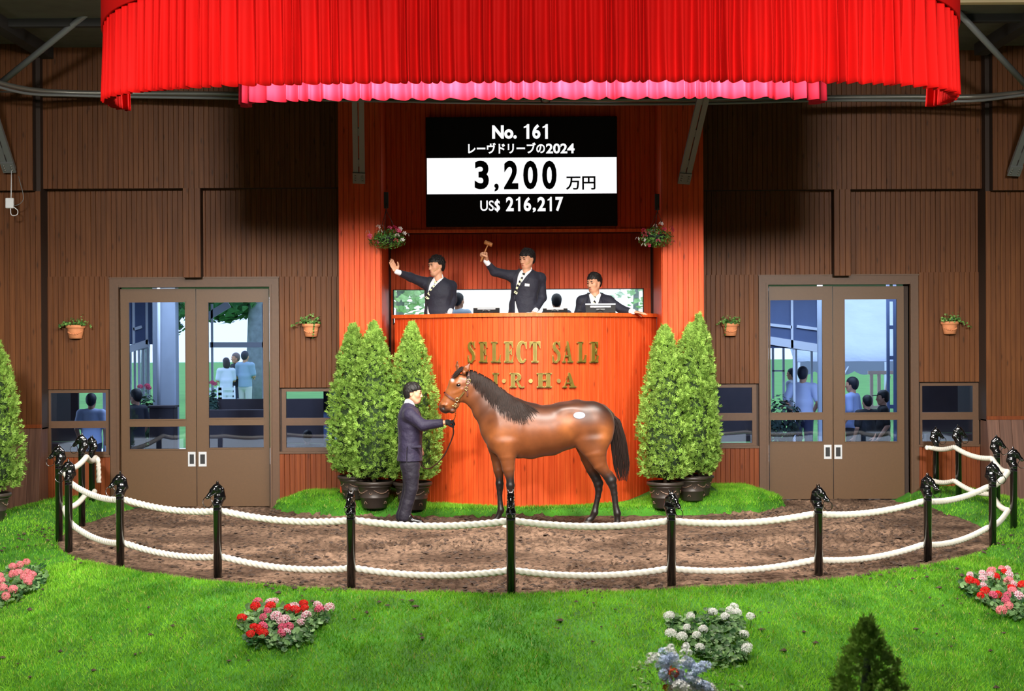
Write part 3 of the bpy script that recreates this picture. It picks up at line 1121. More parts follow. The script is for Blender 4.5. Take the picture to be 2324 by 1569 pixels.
def glyph(ch):
    """serif capitals on a unit-high em, list of polygons in (x, z); returns polys, width"""
    S = .055
    def rect(x0, z0, x1, z1): return [(x0, z0), (x1, z0), (x1, z1), (x0, z1)]
    P = []
    if ch in 'IJ':
        P += [rect(.09, 0, .27, 1), rect(0, 0, .36, S), rect(0, 1 - S, .36, 1), [(.0, S), (.36, S), (.27, .1), (.09, .1)], [(.09, .9), (.27, .9), (.36, 1 - S), (0, 1 - S)]]
        return P, .36
    if ch == 'L':
        P += [rect(.08, 0, .25, 1), rect(0, 1 - S, .33, 1), rect(0, 0, .5, S), [(.25, S), (.47, S), (.52, .36), (.49, .36), (.44, .16), (.36, S + .03), (.25, S + .02)]]
        return P, .52
    if ch == 'E':
        P += [rect(.08, 0, .26, 1), rect(0, 0, .48, S), rect(0, 1 - S, .46, 1)]
        P += [[(.26, S), (.44, S), (.50, .32), (.47, .32), (.42, .15), (.34, S + .03)], [(.42, 1 - S), (.46, 1 - S), (.47, .72), (.44, .72), (.40, .86), (.30, 1 - S - .02), (.26, 1 - S)]]
        P += [rect(.26, .49, .36, .54), [(.36, .42), (.40, .36), (.40, .67), (.36, .61), (.33, .54), (.33, .49)]]
        return P, .5
    if ch == 'T':
        P += [rect(.19, 0, .37, 1), rect(.10, 0, .46, S), rect(0, 1 - S, .56, 1), [(0, .70), (.03, .70), (.08, .86), (.17, 1 - S), (0, 1 - S)], [(.56, .70), (.53, .70), (.48, .86), (.39, 1 - S), (.56, 1 - S)]]
        return P, .56
    if ch == 'A':
        P += [[(.27, 1.03), (.34, 1.03), (.56, .04), (.38, .04), (.255, .80)], [(.29, 1.0), (.25, .82), (.10, .04), (.05, .04)], rect(.14, .28, .43, .34), rect(0, 0, .19, S), rect(.33, 0, .64, S)]
        return P, .64
    if ch == 'H':
        P += [rect(.07, 0, .25, 1), rect(.45, 0, .63, 1), rect(.25, .47, .45, .53)]
        for x in (0, .38): P += [rect(x, 0, x + .32, S), rect(x, 1 - S, x + .32, 1)]
        return P, .7
    if ch == 'R':
        P += [rect(.07, 0, .26, 1), rect(0, 0, .34, S), rect(0, 1 - S, .35, 1)]
        P += band(arc_pts(.34, .735, .28, .265, 90, -90), arc_pts(.33, .735, .11, .205, 90, -90))
        P += [rect(.26, .47, .36, .53), [(.34, .50), (.47, .44), (.60, .12), (.70, .03), (.76, .10), (.80, .09), (.78, .0), (.64, -.03), (.50, .03), (.36, .44)]]
        return P, .78
    if ch == 'C':
        P += band(arc_pts(.27, .5, .27, .53, 62, 318, 26), arc_pts(.31, .5, .14, .46, 66, 312, 26))
        P += [[(.40, .95), (.49, 1.0), (.49, .66), (.46, .66), (.42, .86)]]
        return P, .52
    if ch == 'S':
        o = [(.41, .80), (.36, .94), (.24, 1.03), (.10, .98), (.02, .84), (.03, .68), (.12, .55), (.26, .44), (.31, .32), (.29, .14), (.20, .03), (.09, .09), (.03, .30)]
        i_ = [(.44, .72), (.33, .86), (.24, .98), (.17, .93), (.15, .82), (.19, .72), (.30, .61), (.42, .48), (.46, .32), (.43, .12), (.27, -.03), (.11, -.01), (.0, .20)]
        P += band(o, i_)
        P += [[(.38, .98), (.42, 1.02), (.44, .70), (.41, .70)], [(.0, .32), (.03, .34), (.05, .04), (.01, -.02)]]
        return P, .47
    return [], .3


def place_letter(ch, px0, px1, py0, py1):
    polys, w = glyph(ch)
    y = 22.0
    for _ in range(3):
        xm = at((px0 + px1) / 2, py0, y).x; y = desk_y(xm)
    a = at((px0 + px1) / 2, py1, y); t_ = at((px0 + px1) / 2, py0, y)
    hgt = t_.z - a.z
    wid = at(px1, py1, y).x - at(px0, py1, y).x
    b = MB()
    for poly in polys:
        q = [((p[0] / w - .5) * wid, p[1] * hgt) for p in poly]
        ar = sum(q[i][0] * q[(i + 1) % len(q)][1] - q[(i + 1) % len(q)][0] * q[i][1] for i in range(len(q)))
        if ar < 0: q.reverse()
        b.prism(q, -.045, -.004)
    p, t = desk_frame(xm)
    o = b.build('letter', m_brass, desk, loc=Vector((p.x, p.y, a.z)) - DL, rot=(0, 0, math.atan2(t.y, t.x)))
    # thin bright edge plate just behind the face
    e = MB()
    for poly in polys:
        q = [((p_[0] / w - .5) * wid, p_[1] * hgt) for p_ in poly]
        cx = sum(p_[0] for p_ in q) / len(q); cz = sum(p_[1] for p_ in q) / len(q)
        q = [(p_[0] + .005 * (1 if p_[0] > cx else -1), p_[1] + .005 * (1 if p_[1] > cz else -1)) for p_ in q]
        ar = sum(q[i][0] * q[(i + 1) % len(q)][1] - q[(i + 1) % len(q)][0] * q[i][1] for i in range(len(q)))
        if ar < 0: q.reverse()
        e.prism(q, -.036, -.002)
    e.build('letter_edge', m_brass_edge, o)


def cx(u): return 1040 + u * 360 / 2324
for ch, u0, u1 in (('S', 150, 270), ('E', 315, 445), ('L', 490, 636), ('E', 680, 814), ('C', 855, 1008), ('T', 1045, 1195), ('S', 1366, 1490), ('A', 1508, 1672), ('L', 1720, 1866), ('E', 1902, 2044)):
    place_letter(ch, cx(u0), cx(u1), 776.5, 822.5)
for ch, u0, u1 in (('J', 512, 606), ('R', 762, 965), ('H', 1145, 1362), ('A', 1508, 1722)):
    place_letter(ch, cx(u0), cx(u1), 847.5, 879.5)
for u in (677, 1060, 1462):
    y = 22.0
    for _ in range(3):
        q = at(cx(u), 865, y); y = desk_y(q.x)
    p, t = desk_frame(q.x)
    b = MB()
    prof = [(.0, -.035), (.028, -.035), (.03, -.028), (.03, 0)]
    n = 16; v, f = [], []
    for (r, yy) in prof[1:]:
        v += [(r * math.cos(2 * math.pi * k / n), yy, r * math.sin(2 * math.pi * k / n)) for k in range(n)]
    f.append(tuple(range(n)))
    for i in range(2):
        f += [(i * n + (k + 1) % n, i * n + k, i * n + n + k, i * n + n + (k + 1) % n) for k in range(n)]
    b.add(v, f)
    b.build('brass_dot', m_brass_edge, desk, loc=Vector((p.x, p.y, q.z)) - DL, rot=(0, 0, math.atan2(t.y, t.x)))

# ------------------------------------------------------------------ price display
YS = 23.3
sx0, sx1, sz0, sz1 = R(967, 265, 1401, 514, YS)
scr = thing('display_screen', ((sx0 + sx1) / 2, YS, sz0), 'large black display screen showing lot 161 and its price above the booth', 'screen')
SL = Vector(scr.location)
m_screen = MAT('black_screen', (4, 4, 5), 0.5, spec=0.2)
m_lit = MAT('lit_white_pixels', (250, 253, 255), 0.6, emit=1.0)
m_litblack = MAT('unlit_pixels', (2, 2, 3), 0.6, spec=0.1)
MB().box(sx0 - SL.x, sx1 - SL.x, 0, .1, 0, sz1 - sz0, .006).build('housing', m_screen, scr)
bx0, bx1, bz0, bz1 = R(969, 358, 1399.5, 440, YS)
MB().box(bx0 - SL.x, bx1 - SL.x, -.004, .002, bz0 - SL.z, bz1 - SL.z).build('white_price_band', m_lit, scr)


def flat_text(txt, px0, px1, py0, py1, mat, y, parent, base, bold=0.0, name='lettering', font=None):
    """lettering fitted to a pixel box on a panel facing the hall"""
    cu = bpy.data.curves.new('txt', 'FONT')
    cu.body = txt; cu.size = 1.0; cu.extrude = 0.0; cu.offset = bold; cu.resolution_u = 4
    to = bpy.data.objects.new('txt', cu); COL.objects.link(to)
    dg = bpy.context.evaluated_depsgraph_get(); dg.update()
    me = bpy.data.meshes.new_from_object(to.evaluated_get(dg))
    bpy.data.objects.remove(to, do_unlink=True)
    n = len(me.vertices)
    co = np.empty(n * 3, np.float32); me.vertices.foreach_get('co', co); co = co.reshape(-1, 3)
    x0, x1, z0, z1 = R(px0, py0, px1, py1, y)
    lo, hi = co.min(0), co.max(0)
    out = np.zeros_like(co)
    out[:, 0] = x0 + (co[:, 0] - lo[0]) / (hi[0] - lo[0]) * (x1 - x0) - base.x
    out[:, 1] = y - base.y
    out[:, 2] = z0 + (co[:, 1] - lo[1]) / (hi[1] - lo[1]) * (z1 - z0) - base.z
    me.vertices.foreach_set('co', out.ravel()); me.update()
    me.materials.clear(); me.materials.append(mat)
    me.name = name
    return obj(name, me, None, parent)


def one_glyph(px0, px1, py0, py1, mat, y, parent, base):
    x0, x1, z0, z1 = R(px0, py0, px1, py1, y)
    w, h_ = x1 - x0, z1 - z0
    poly = [(.48, 0), (1, 0), (1, 1), (.62, 1), (.45, .9), (0, .83), (0, .73), (.48, .78)]
    b = MB().add([(x0 + p_[0] * w - base.x, y - base.y, z0 + p_[1] * h_ - base.z) for p_ in poly], [tuple(range(8))])
    return b.build('lettering', mat, parent)


def sp(u): return 940 + u * 500 / 2324
def sq(v): return 240 + v * 300 / 1394
yt = YS - .0035
flat_text('No.', sp(822), sp(1082), sq(207), sq(350), m_lit, yt, scr, SL, .045)
for ch, a, c_ in (('1', 1156, 1214), ('6', 1246, 1332), ('1', 1354, 1410)):
    if ch == '1': one_glyph(sp(a), sp(c_), sq(194), sq(350), m_lit, yt, scr, SL)
    else: flat_text(ch, sp(a), sp(c_), sq(194), sq(350), m_lit, yt, scr, SL, .035)
flat_text('レーヴドリーブの', sp(568), sp(1380), sq(390), sq(506), m_lit, yt, scr, SL, .03)
flat_text('2024', sp(1390), sp(1692), sq(398), sq(505), m_lit, yt, scr, SL, .03)
yb = YS - .006
for ch, a, c_ in (('3', 638, 788), ('2', 947, 1098), ('0', 1150, 1302), ('0', 1350, 1502)):
    flat_text(ch, sp(a), sp(c_), sq(580), sq(883), m_litblack, yb, scr, SL, .035)
flat_text(',', sp(845), sp(892), sq(822), sq(908), m_litblack, yb, scr, SL, .03)
flat_text('万円', sp(1600), sp(1912), sq(745), sq(888), m_litblack, yb, scr, SL, .02)
flat_text('US', sp(697), sp(840), sq(1000), sq(1110), m_lit, yt, scr, SL, .012)
flat_text('S', sp(847), sp(906), sq(1000), sq(1110), m_lit, yt, scr, SL, .03)
q_ = R(sp(870), sq(985), sp(884), sq(1122), yt)
MB().box(q_[0] - SL.x, q_[1] - SL.x, yt - SL.y, yt - SL.y + .002, q_[2] - SL.z, q_[3] - SL.z).build('lettering', m_lit, scr)
for ch, a, c_, z_ in (('2', 968, 1050, 0), ('1', 1074, 1120, 0), ('6', 1155, 1234, 0), (',', 1250, 1284, 1), ('2', 1300, 1386, 0), ('1', 1408, 1452, 0), ('7', 1490, 1572, 0)):
    if ch == '1': one_glyph(sp(a), sp(c_), sq(962), sq(1114), m_lit, yt, scr, SL); continue
    flat_text(ch, sp(a), sp(c_), sq(1075) if z_ else sq(962), sq(1126) if z_ else sq(1114), m_lit, yt, scr, SL, .035)

# ------------------------------------------------------------------ red canopy curtain
m_red_cloth = MAT('red_velvet', (200, 5, 2), 0.8, spec=.2, sheen=0.0, var=0.05, scale=3)
m_red_band = MAT('red_fascia_cloth', (192, 6, 3), 0.8, spec=.2)


def sell(th, n):
    c, s = math.cos(th), math.sin(th)
    return math.copysign(abs(c) ** (2 / n), c), math.copysign(abs(s) ** (2 / n), s)


def canopy_path(cx0, cy0, a, bb, n, th0, th1, m):
    """outline of the canopy seen from above; theta 0 = +x, -90deg = toward the hall"""
    raw = []
    for i in range(4001):
        th = th0 + (th1 - th0) * i / 4000
        c_, s_ = sell(th, n)
        raw.append((cx0 + a * c_, cy0 + bb * s_))
    raw = np.array(raw)
    d = np.concatenate([[0], np.cumsum(np.hypot(*np.diff(raw, axis=0).T))])
    s = np.linspace(0, d[-1], m)
    return np.stack([np.interp(s, d, raw[:, 0]), np.interp(s, d, raw[:, 1])], 1), s


def curtain(name, parent, path, s, ztop, zhem, pitch, depth, mat, rows=14, seed=0, wander=.012):
    r = np.random.default_rng(seed)
    tan = np.gradient(path, axis=0); tan /= np.linalg.norm(tan, axis=1)[:, None]
    nor = np.stack([tan[:, 1], -tan[:, 0]], 1)
    L_ = s[-1]; nfold = int(L_ / pitch)
    cum = np.cumsum(r.uniform(.5, 1.5, nfold + 2)); cum = np.concatenate([[0], cum]) / cum[-2] * L_
    ph = np.interp(s, cum, np.arange(len(cum)))
    amp = depth * (0.7 + 0.6 * vnoise(ph * .7, ph * 0 + seed, 40 + seed))
    V = []
    for j in range(rows + 1):
        t = j / rows
        drift = wander * t * (vnoise(s * 3, s * 0 + j * .12, 50 + seed) - .5) * 3
        fr = (ph + drift * 4) % 1.0
        # box-like soft fold: sharp crest, flat shadowed side
        prof = np.sin(2 * np.pi * fr) * .75 + .25 * np.sin(4 * np.pi * fr + .6)
        off = amp * prof * (.55 + .6 * t)
        slide = .012 * np.cos(2 * np.pi * fr) * t
        z = ztop + (zhem - ztop) * t + (0.006 * np.sin(2 * np.pi * fr + 1) if j == rows else 0)
        P = path + nor * off[:, None] + tan * slide[:, None]
        V.append(np.stack([P[:, 0], P[:, 1], z + 0 * P[:, 0]], 1))
    m = len(s)
    V = np.concatenate(V)
    ii = np.arange((rows + 1) * m).reshape(rows + 1, m)
    F = np.stack([ii[:-1, :-1], ii[1:, :-1], ii[1:, 1:], ii[:-1, 1:]], -1).reshape(-1, 4)
    o = obj(name, mesh_np(name, V, F, True), mat, parent)
    sol = o.modifiers.new('cloth_thickness', 'SOLIDIFY'); sol.thickness = .006; sol.offset = 0
    return o


can = thing('curtain_canopy', (0.2, 17.0, 4.715), 'big oval canopy of bright red pleated curtain hung over the ring', 'curtain')
CL = Vector(can.location)
def canopy_outline(a, bb, n, back, m):
    p, _ = canopy_path(0, 0, a, bb, n, math.radians(-180), 0, 4000)
    lft = np.array([(-a + .10 * t, back * t) for t in np.linspace(1, 0, 60)[:-1]]); rgt = np.array([(a - .10 * t, back * t) for t in np.linspace(0, 1, 60)[1:]])
    p = np.concatenate([lft, p, rgt])
    d = np.concatenate([[0], np.cumsum(np.hypot(*np.diff(p, axis=0).T))])
    s_ = np.linspace(0, d[-1], m)
    return np.stack([np.interp(s_, d, p[:, 0]), np.interp(s_, d, p[:, 1])], 1), s_


path, s = canopy_outline(4.24, 1.8, 3.3, .15, 2600)
zh_ = np.interp(path[:, 1], [-1.8, 0, 1.3], [4.71, 4.73, 4.73]) - CL.z
zt_ = np.interp(path[:, 1], [-1.8, -.9, 0], [5.70, 5.52, 5.36]) - CL.z
curtain('pleated_curtain', can, path, s, zt_, zh_, .118, .06, m_red_cloth, 14, 1)
bpath, bs = canopy_outline(4.29, 1.85, 3.3, .15, 300)
bz_ = np.interp(bpath[:, 1], [-1.85, -.9, 0], [5.67, 5.49, 5.33])
v, f = [], []
for (x, y), zb_ in zip(bpath, bz_):
    for (k, z) in ((1.0, zb_), (1.0, 6.4), (.992, 6.4), (.992, zb_)):
        v.append((x * k, y * k, z - CL.z))
for i in range(len(bpath) - 1):
    for k in range(4):
        j = (k + 1) % 4
        f.append((4 * i + k, 4 * i + 4 + k, 4 * i + 4 + j, 4 * i + j))
MB().add(v, f, True).build('fascia_band', m_red_band, can)
rb = MB(); rb.tube([(x * .99, y * .99, z + .02 - CL.z) for (x, y), z in zip(bpath[::4], bz_[::4])], .014, 6); rb.build('curtain_rail', m_black, can)

inn = thing('inner_curtain', (0.24, 19.2, 5.0), 'shorter inner red curtain tinted pink as if brightly lit behind the big canopy', 'curtain')
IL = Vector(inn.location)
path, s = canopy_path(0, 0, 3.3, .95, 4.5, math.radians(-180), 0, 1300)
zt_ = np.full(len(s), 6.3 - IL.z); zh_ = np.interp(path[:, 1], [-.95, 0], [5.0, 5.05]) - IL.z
curtain('pleated_curtain', inn, path, s, zt_, zh_, .2, .07, MAT('red_velvet_lit_pink', (206, 34, 58), .8, spec=.2), 10, 2)  # red cloth coloured pinker to stand for the strong lamp light on it
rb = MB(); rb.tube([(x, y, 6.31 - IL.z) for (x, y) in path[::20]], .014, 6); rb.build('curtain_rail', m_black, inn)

# ------------------------------------------------------------------ steel braces, ring pipe, conduit
def brace(label, p_low, p_top, w, roll_side=(1, 0, 0)):
    lo, hi = Vector(p_low), Vector(p_top)
    o = thing('steel_brace', lo, label, 'brace', 'steel braces on the booth and piers')
    d = (hi - lo)
    u = d.normalized(); sd = Vector(roll_side); sd = (sd - u * sd.dot(u)).normalized()
    b = MB()
    for k in (-1, 1):                                         # two channels with a slot between
        b.beam(sd * (k * w * .27), d + sd * (k * w * .27), w * .44, .05, roll_side)
    b.build('channel_pair', m_steel, o)
    for t in (.16, .5, .85):
        MB().beam(d * t, d * t + u * .12, w * .2, .03, roll_side).build('batten_plate', m_steel, o)
    n_ = u.cross(sd)
    if n_.y > 0: n_ = -n_
    pb = MB(); pb.obox(u * .06 + n_ * .03, (sd, n_, u), (w * .52, .012, .09)); pb.build('gusset_plate', m_steel, o)
    for i in (-1, 1):
        for j in range(3):
            MB().ball(u * (.02 + j * .04) + sd * (i * w * .3) + n_ * .045, .014, 8, 5).build('bolt', m_pipe, o)
    return o


brace('grey steel brace bolted to the left red pillar beside the screen', at(815, 409, 22.45), at(812, 200, 21.4), .16)
brace('grey steel brace bolted to the right red pillar beside the screen', at(1552, 410, 22.45), at(1600, 205, 21.4), .16)
brace('grey steel brace at the left edge with a white box hanging below', at(22, 384, 22.5), at(-52, 160, 21.2), .17)
brace('grey steel brace at the far right edge of the hall', at(2300, 392, 23.0), at(2375, 190, 21.8), .17)


def tube_thing(name, label, cat, pts, r, mat, n=8, group=None):
    base = Vector(pts[0])
    b = MB().tube([Vector(p) - base for p in pts], r, n)
    o = b.build(name, mat, loc=base)
    return tag(o, label, cat, group)


def smooth_path(pts, m=8):
    """Catmull-Rom through the points"""
    P = [Vector(p) for p in pts]
    P = [P[0] * 2 - P[1]] + P + [P[-1] * 2 - P[-2]]
    out = []
    for i in range(1, len(P) - 2):
        for k in range(m):
            t = k / m
            a, b_, c_, d = P[i - 1], P[i], P[i + 1], P[i + 2]
            out.append(0.5 * ((2 * b_) + (c_ - a) * t + (2 * a - 5 * b_ + 4 * c_ - d) * t * t + (3 * b_ - a - 3 * c_ + d) * t ** 3))
    out.append(P[-2])
    return out


tube_thing('tie_rod', 'pale steel tie rod slanting up to the ceiling at upper left', 'rod', [at(-8, 196, 21.6), at(232, 2, 20.6)], .042, m_steel, 10, 'ceiling tie rods')
tube_thing('tie_rod', 'pale steel tie rod slanting up to the ceiling at upper right', 'rod', [at(2335, 200, 21.6), at(2168, 20, 20.6)], .042, m_steel, 10, 'ceiling tie rods')
ringp = [at(-40, 178, 21.2), at(60, 202, 21.8), at(160, 210, 22.2), at(300, 212, 22.45), at(540, 214, 22.3), at(820, 222, 22.2), at(1180, 226, 22.2), at(1560, 226, 22.2), at(1850, 222, 22.5), at(2060, 220, 22.6), at(2200, 220, 22.5), at(2300, 212, 22.0), at(2370, 200, 21.6)]
tube_thing('ring_pipe', 'grey curved pipe carrying cables high along the back wall', 'pipe', smooth_path(ringp), .034, m_pipe, 10)
ring2 = [p + Vector((0, -.05, -.055 - .01 * math.sin(i * 2.1))) for i, p in enumerate(ringp)]
tube_thing('cable_bundle', 'bundled grey cables strapped below the curved pipe', 'cable', smooth_path(ring2), .02, m_steel, 8)
tube_thing('wire_conduit', 'thin straight conduit running under the curved pipe', 'conduit', [at(-30, 207, 22.6), at(240, 216, 22.6), at(540, 222, 22.3), at(800, 229, 22.3), at(1600, 230, 22.3), at(1900, 227, 22.6), at(2360, 216, 22.9)], .012, m_pipe, 8)

# small white box on wires by the left pier
wbx = thing('sensor_box', at(22, 473, 22.3), 'small white box hanging on thin wires at the left edge', 'box')
WL = Vector(wbx.location)
MB().box(-.055, .055, -.02, .03, 0, .14, .008).build('case', m_white, wbx)
MB().tube([Vector((.02, 0, .14)), at(26, 383, 22.47) - WL], .006, 6).build('hanging_wire', m_white, wbx)
MB().tube(smooth_path([Vector((.01, 0, 0)), at(26, 488, 22.3) - WL, at(38, 488, 22.3) - WL, at(40, 478, 22.3) - WL, Vector((.05, 0, .02))], 5), .006, 6).build('loop_wire', m_white, wbx)
MB().tube(smooth_path([Vector((.055, 0, .03)), at(46, 462, 22.3) - WL, at(53, 446, 22.3) - WL, at(42, 400, 22.35) - WL], 5), .005, 6).build('side_wire', m_steel, wbx)
# clear dome camera under the pipe
dm = thing('dome_camera', at(1238, 224, 22.15), 'small clear dome hanging under the pipe above the screen', 'camera')
MB().lathe([(.02, -.075), (.05, -.06), (.07, -.03), (.078, 0)], 18, cap=(True, False)).build('dome', GLASS('dome_glass', (.7, .75, .75), .12), dm)
MB().lathe([(.08, 0), (.08, .03), (.05, .05)], 18).build('base', m_dark, dm)

# ------------------------------------------------------------------ posts with horse-head finials, white ropes
m_iron = MAT('black_gloss_iron', (10, 10, 11), 0.16, spec=0.7, coat=0.6)
g = SDF((-.13, -.07, -.02), (.16, .07, .30), .0042)
LAT = (0, 1, 0)
# neck rising from a collar, head bent forward (+x)
g.cone((0, 0, -.01), (0, 0, .05), .044, .040, k=.005)
g.cone((0, 0, .042), (0, 0, .055), .047, .047, k=.004)
g.chain([((-.005, 0, .05), .045, .85), ((-.028, 0, .12), .058, .62), ((-.022, 0, .185), .05, .55), ((.0, 0, .225), .036, .8)], LAT, .01)
g.chain([((.012, 0, .215), .040, .85), ((.045, 0, .18), .034, .72), ((.085, 0, .135), .022, .85), ((.102, 0, .118), .021, .85)], LAT, .012)
g.ell((.02, 0, .185), (.04, .033, .035), k=.01)
for s_ in (-1, 1):
    g.cone((.0, s_ * .02, .245), (-.004, s_ * .026, .285), .013, .003, k=.006)
    g.ell((.045, s_ * .030, .198), (.011, .007, .008), k=.004)
    g.ell((.104, s_ * .018, .128), (.007, .005, .006), k=.002, carve=True)
    g.cone((-.055, s_ * .012, .10), (-.02, s_ * .03, .20), .008, .006, k=.006)
    g.cone((.02, s_ * .034, .165), (.09, s_ * .018, .118), .004, .004, k=.003)
g.cone((-.075, 0, .10), (-.055, 0, .20), .012, .010, k=.01)
g.cone((-.055, 0, .20), (-.012, 0, .25), .010, .010, k=.01)
g.cone((.098, -.03, .106), (.108, .03, .106), .004, .004, k=.002, carve=True)
head_me = g.mesh('horse_head'); head_me.materials.append(m_iron)
pole_me = MB().lathe([(.042, -.30), (.042, .765), (.046, .77), (.046, .785)], 18).mesh('pole'); pole_me.materials.append(m_iron)
ring_me = MB().tube([(.100 + .048 * math.sin(t), .052 * math.cos(t) * .35, .07 - .052 * math.cos(t) + .0) for t in [2 * math.pi * i / 22 for i in range(23)]], .0042, 6, cap=False).mesh('tether_ring'); ring_me.materials.append(m_iron)
eye_me = MB().tube([(.05 + .018 * math.sin(t), .018 * math.cos(t), 0) for t in [2 * math.pi * i / 12 for i in range(13)]], .004, 6, cap=False).mesh('rope_eyelet'); eye_me.materials.append(m_iron)

# (px, top py, depth) read off the photo, left rear -> front -> right rear
POSTS = [
    (208, 986, 22.55, 'rearmost black horse-head post on the left, by the small window'),
    (185, 981, 20.9, 'black horse-head post on the left, second from the back wall'),
    (133, 1006, 19.4, 'black horse-head post furthest left, third from the back wall'),
    (155, 1040, 18.4, 'black horse-head post on the left, just in front of the leftmost post'),
    (272, 1068, 17.15, 'black horse-head post standing before the left edge of the left double door'),
    (493, 1090, 16.3, 'black horse-head post standing before the right leaf of the left double door'),
    (796, 1108, 15.55, 'black horse-head post in front of the potted conifers on the left'),
    (1159, 1107, 15.05, 'black horse-head post at front centre, overlapping the horse foreleg'),
    (1523, 1110, 15.6, 'black horse-head post in front of the potted conifers on the right'),
    (1857, 1097, 16.25, 'black horse-head post standing before the left leaf of the right double door'),
    (2105, 1072, 17.2, 'black horse-head post on the front right where the ropes start to turn'),
    (2252, 1044, 18.4, 'black horse-head post on the right in front of the crossing ropes'),
    (2300, 1012, 19.6, 'black horse-head post furthest right'),
    (2262, 985, 20.95, 'black horse-head post behind the furthest right post'),
    (2175, 962, 22.3, 'black horse-head post on the right, second from the back wall'),
    (2124, 966, 23.1, 'rearmost black horse-head post on the right, below the dark window'),
]
post_obj = []
for i, (px, py, Y, lab) in enumerate(POSTS):
    top = at(px, py + 2, Y)
    base = Vector((top.x, Y, top.z - 1.0))
    ang = math.atan2(base.y - RC[1], base.x - RC[0])
    if i in (7,): ang = -math.pi / 2
    if i in (6, 8): ang = -math.pi / 2 + (-.25 if i == 6 else .75)
    if i in (5,): ang = -math.pi / 2 - 1.15
    if i in (4,): ang = -math.pi / 2 - 1.25
    if i in (9, 10): ang = -math.pi / 2 + 1.0
    if i in (0,): ang = math.pi * .92
    if i in (14, 15): ang = .08
    if i == 11: ang = -.45
    if i == 12: ang = -.15
    if i == 13: ang = -.1
    t = thing('rope_post', base, lab, 'post', 'horse-head posts around the ring')
    obj('pole', pole_me, None, t)
    hd = obj('horse_head', head_me, None, t, loc=(0, 0, .725), rot=(0, 0, ang))
    hd.scale = (.97, 1.0, .97)
    obj('tether_ring', ring_me, None, hd)
    inward = math.atan2(RC[1] - base.y, RC[0] - base.x)
    for z in (.70, .245):
        obj('rope_eyelet', eye_me, None, t, loc=(0, 0, z), rot=(0, 0, inward))
    post_obj.append((base, inward))

m_rope = MAT('white_cotton_rope', (236, 230, 216), 0.85, var=0.06, scale=30)


def rope(name, label, keys, sag, r=.031, tail=None):
    """three-strand rope through the eyelets, hanging between them"""
    P = []
    for i in range(len(keys) - 1):
        a, b_ = keys[i], keys[i + 1]
        Ls = (b_ - a).length; m = max(4, int(Ls / .03))
        for k in range(m):
            t = k / m
            q = a.lerp(b_, t); q.z -= sag * min(1, (Ls / 1.6)) * 4 * t * (1 - t)
            P.append(q)
    P.append(keys[-1])
    if tail: P += tail
    base = P[0].copy()
    A = np.array([tuple(p - base) for p in P])
    for _ in range(3):                       # soften the bends at the posts
        A[1:-1] = (A[:-2] + 2 * A[1:-1] + A[2:]) / 4
    d = np.concatenate([[0], np.cumsum(np.linalg.norm(np.diff(A, axis=0), axis=1))])
    s = np.arange(0, d[-1], .014)
    C = np.stack([np.interp(s, d, A[:, j]) for j in range(3)], 1)
    T = np.gradient(C, axis=0); T /= np.linalg.norm(T, axis=1)[:, None]
    up = np.tile([0, 0, 1.0], (len(s), 1))
    vert = np.abs(T[:, 2]) > .95
    up[vert] = [1, 0, 0]
    U = up - T * (up * T).sum(1)[:, None]; U /= np.linalg.norm(U, axis=1)[:, None]
    W = np.cross(T, U)
    n = 15
    th = 2 * np.pi * np.arange(n) / n
    ph = s * (2 * np.pi / .20)
    rad = r * (1 + .14 * np.cos(3 * (th[None] - ph[:, None])))
    V = C[:, None] + rad[..., None] * (np.cos(th)[None, :, None] * U[:, None] + np.sin(th)[None, :, None] * W[:, None])
    m = len(s)
    ii = np.arange(m * n).reshape(m, n)
    F = np.stack([ii[:-1], np.roll(ii[:-1], -1, 1), np.roll(ii[1:], -1, 1), ii[1:]], -1).reshape(-1, 4)
    V = np.concatenate([V.reshape(-1, 3), C[:1], C[-1:]])
    caps = np.array([[m * n, (k + 1) % n, k, k] for k in range(n)] + [[m * n + 1, (m - 1) * n + k, (m - 1) * n + (k + 1) % n, (m - 1) * n + (k + 1) % n] for k in range(n)])
    me = mesh_py(name, V.tolist(), F.tolist() + [c_[:3].tolist() for c_ in caps], True)
    o = obj(name, me, m_rope, loc=base)
    return tag(o, label, 'rope', 'white ropes of the ring')


def key(i, z, off=.062):
    b_, inw = post_obj[i]
    return Vector((b_.x + off * math.cos(inw), b_.y + off * math.sin(inw), b_.z + z))


up_keys = [key(i, .70) for i in range(16)]
lo_keys = [key(i, .245) for i in range(16)]
endr = Vector((-.11, -.05, .01))
up_keys.append(up_keys[-1] + endr); lo_keys.append(lo_keys[-1] + endr)
loop = [at(212, 1036, 22.3), at(222, 1042, 22.15), at(224, 1070, 22.1), at(224, 1096, 22.1), at(214, 1112, 22.2)]
up2 = [loop[3], loop[2], loop[1], up_keys[0]] + up_keys[1:]
rope('barrier_rope', 'upper white twisted rope strung between the black posts', up2, .055)
rope('barrier_rope', 'lower white twisted rope strung between the black posts', [loop[4] + Vector((0, .02, -.02))] + lo_keys[1:], .06)

# ------------------------------------------------------------------ potted conifers
m_thuja = LEAF('conifer_spray', (96, 150, 44), var=0.22, trans=0.22, vcol=True, scale=5)
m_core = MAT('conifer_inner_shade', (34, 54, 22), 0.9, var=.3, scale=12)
m_bark = MAT('conifer_bark', (74, 56, 42), 0.9, var=.2, scale=20)
m_pot = MAT('bronze_plastic_pot', (62, 54, 49), 0.42, var=0.08, scale=14, metal=.15)
m_relief = MAT('worn_bronze_relief', (128, 104, 88), 0.4, metal=.35)
m_soil = MAT('potting_soil', (44, 34, 26), 0.95, var=.3, scale=40)


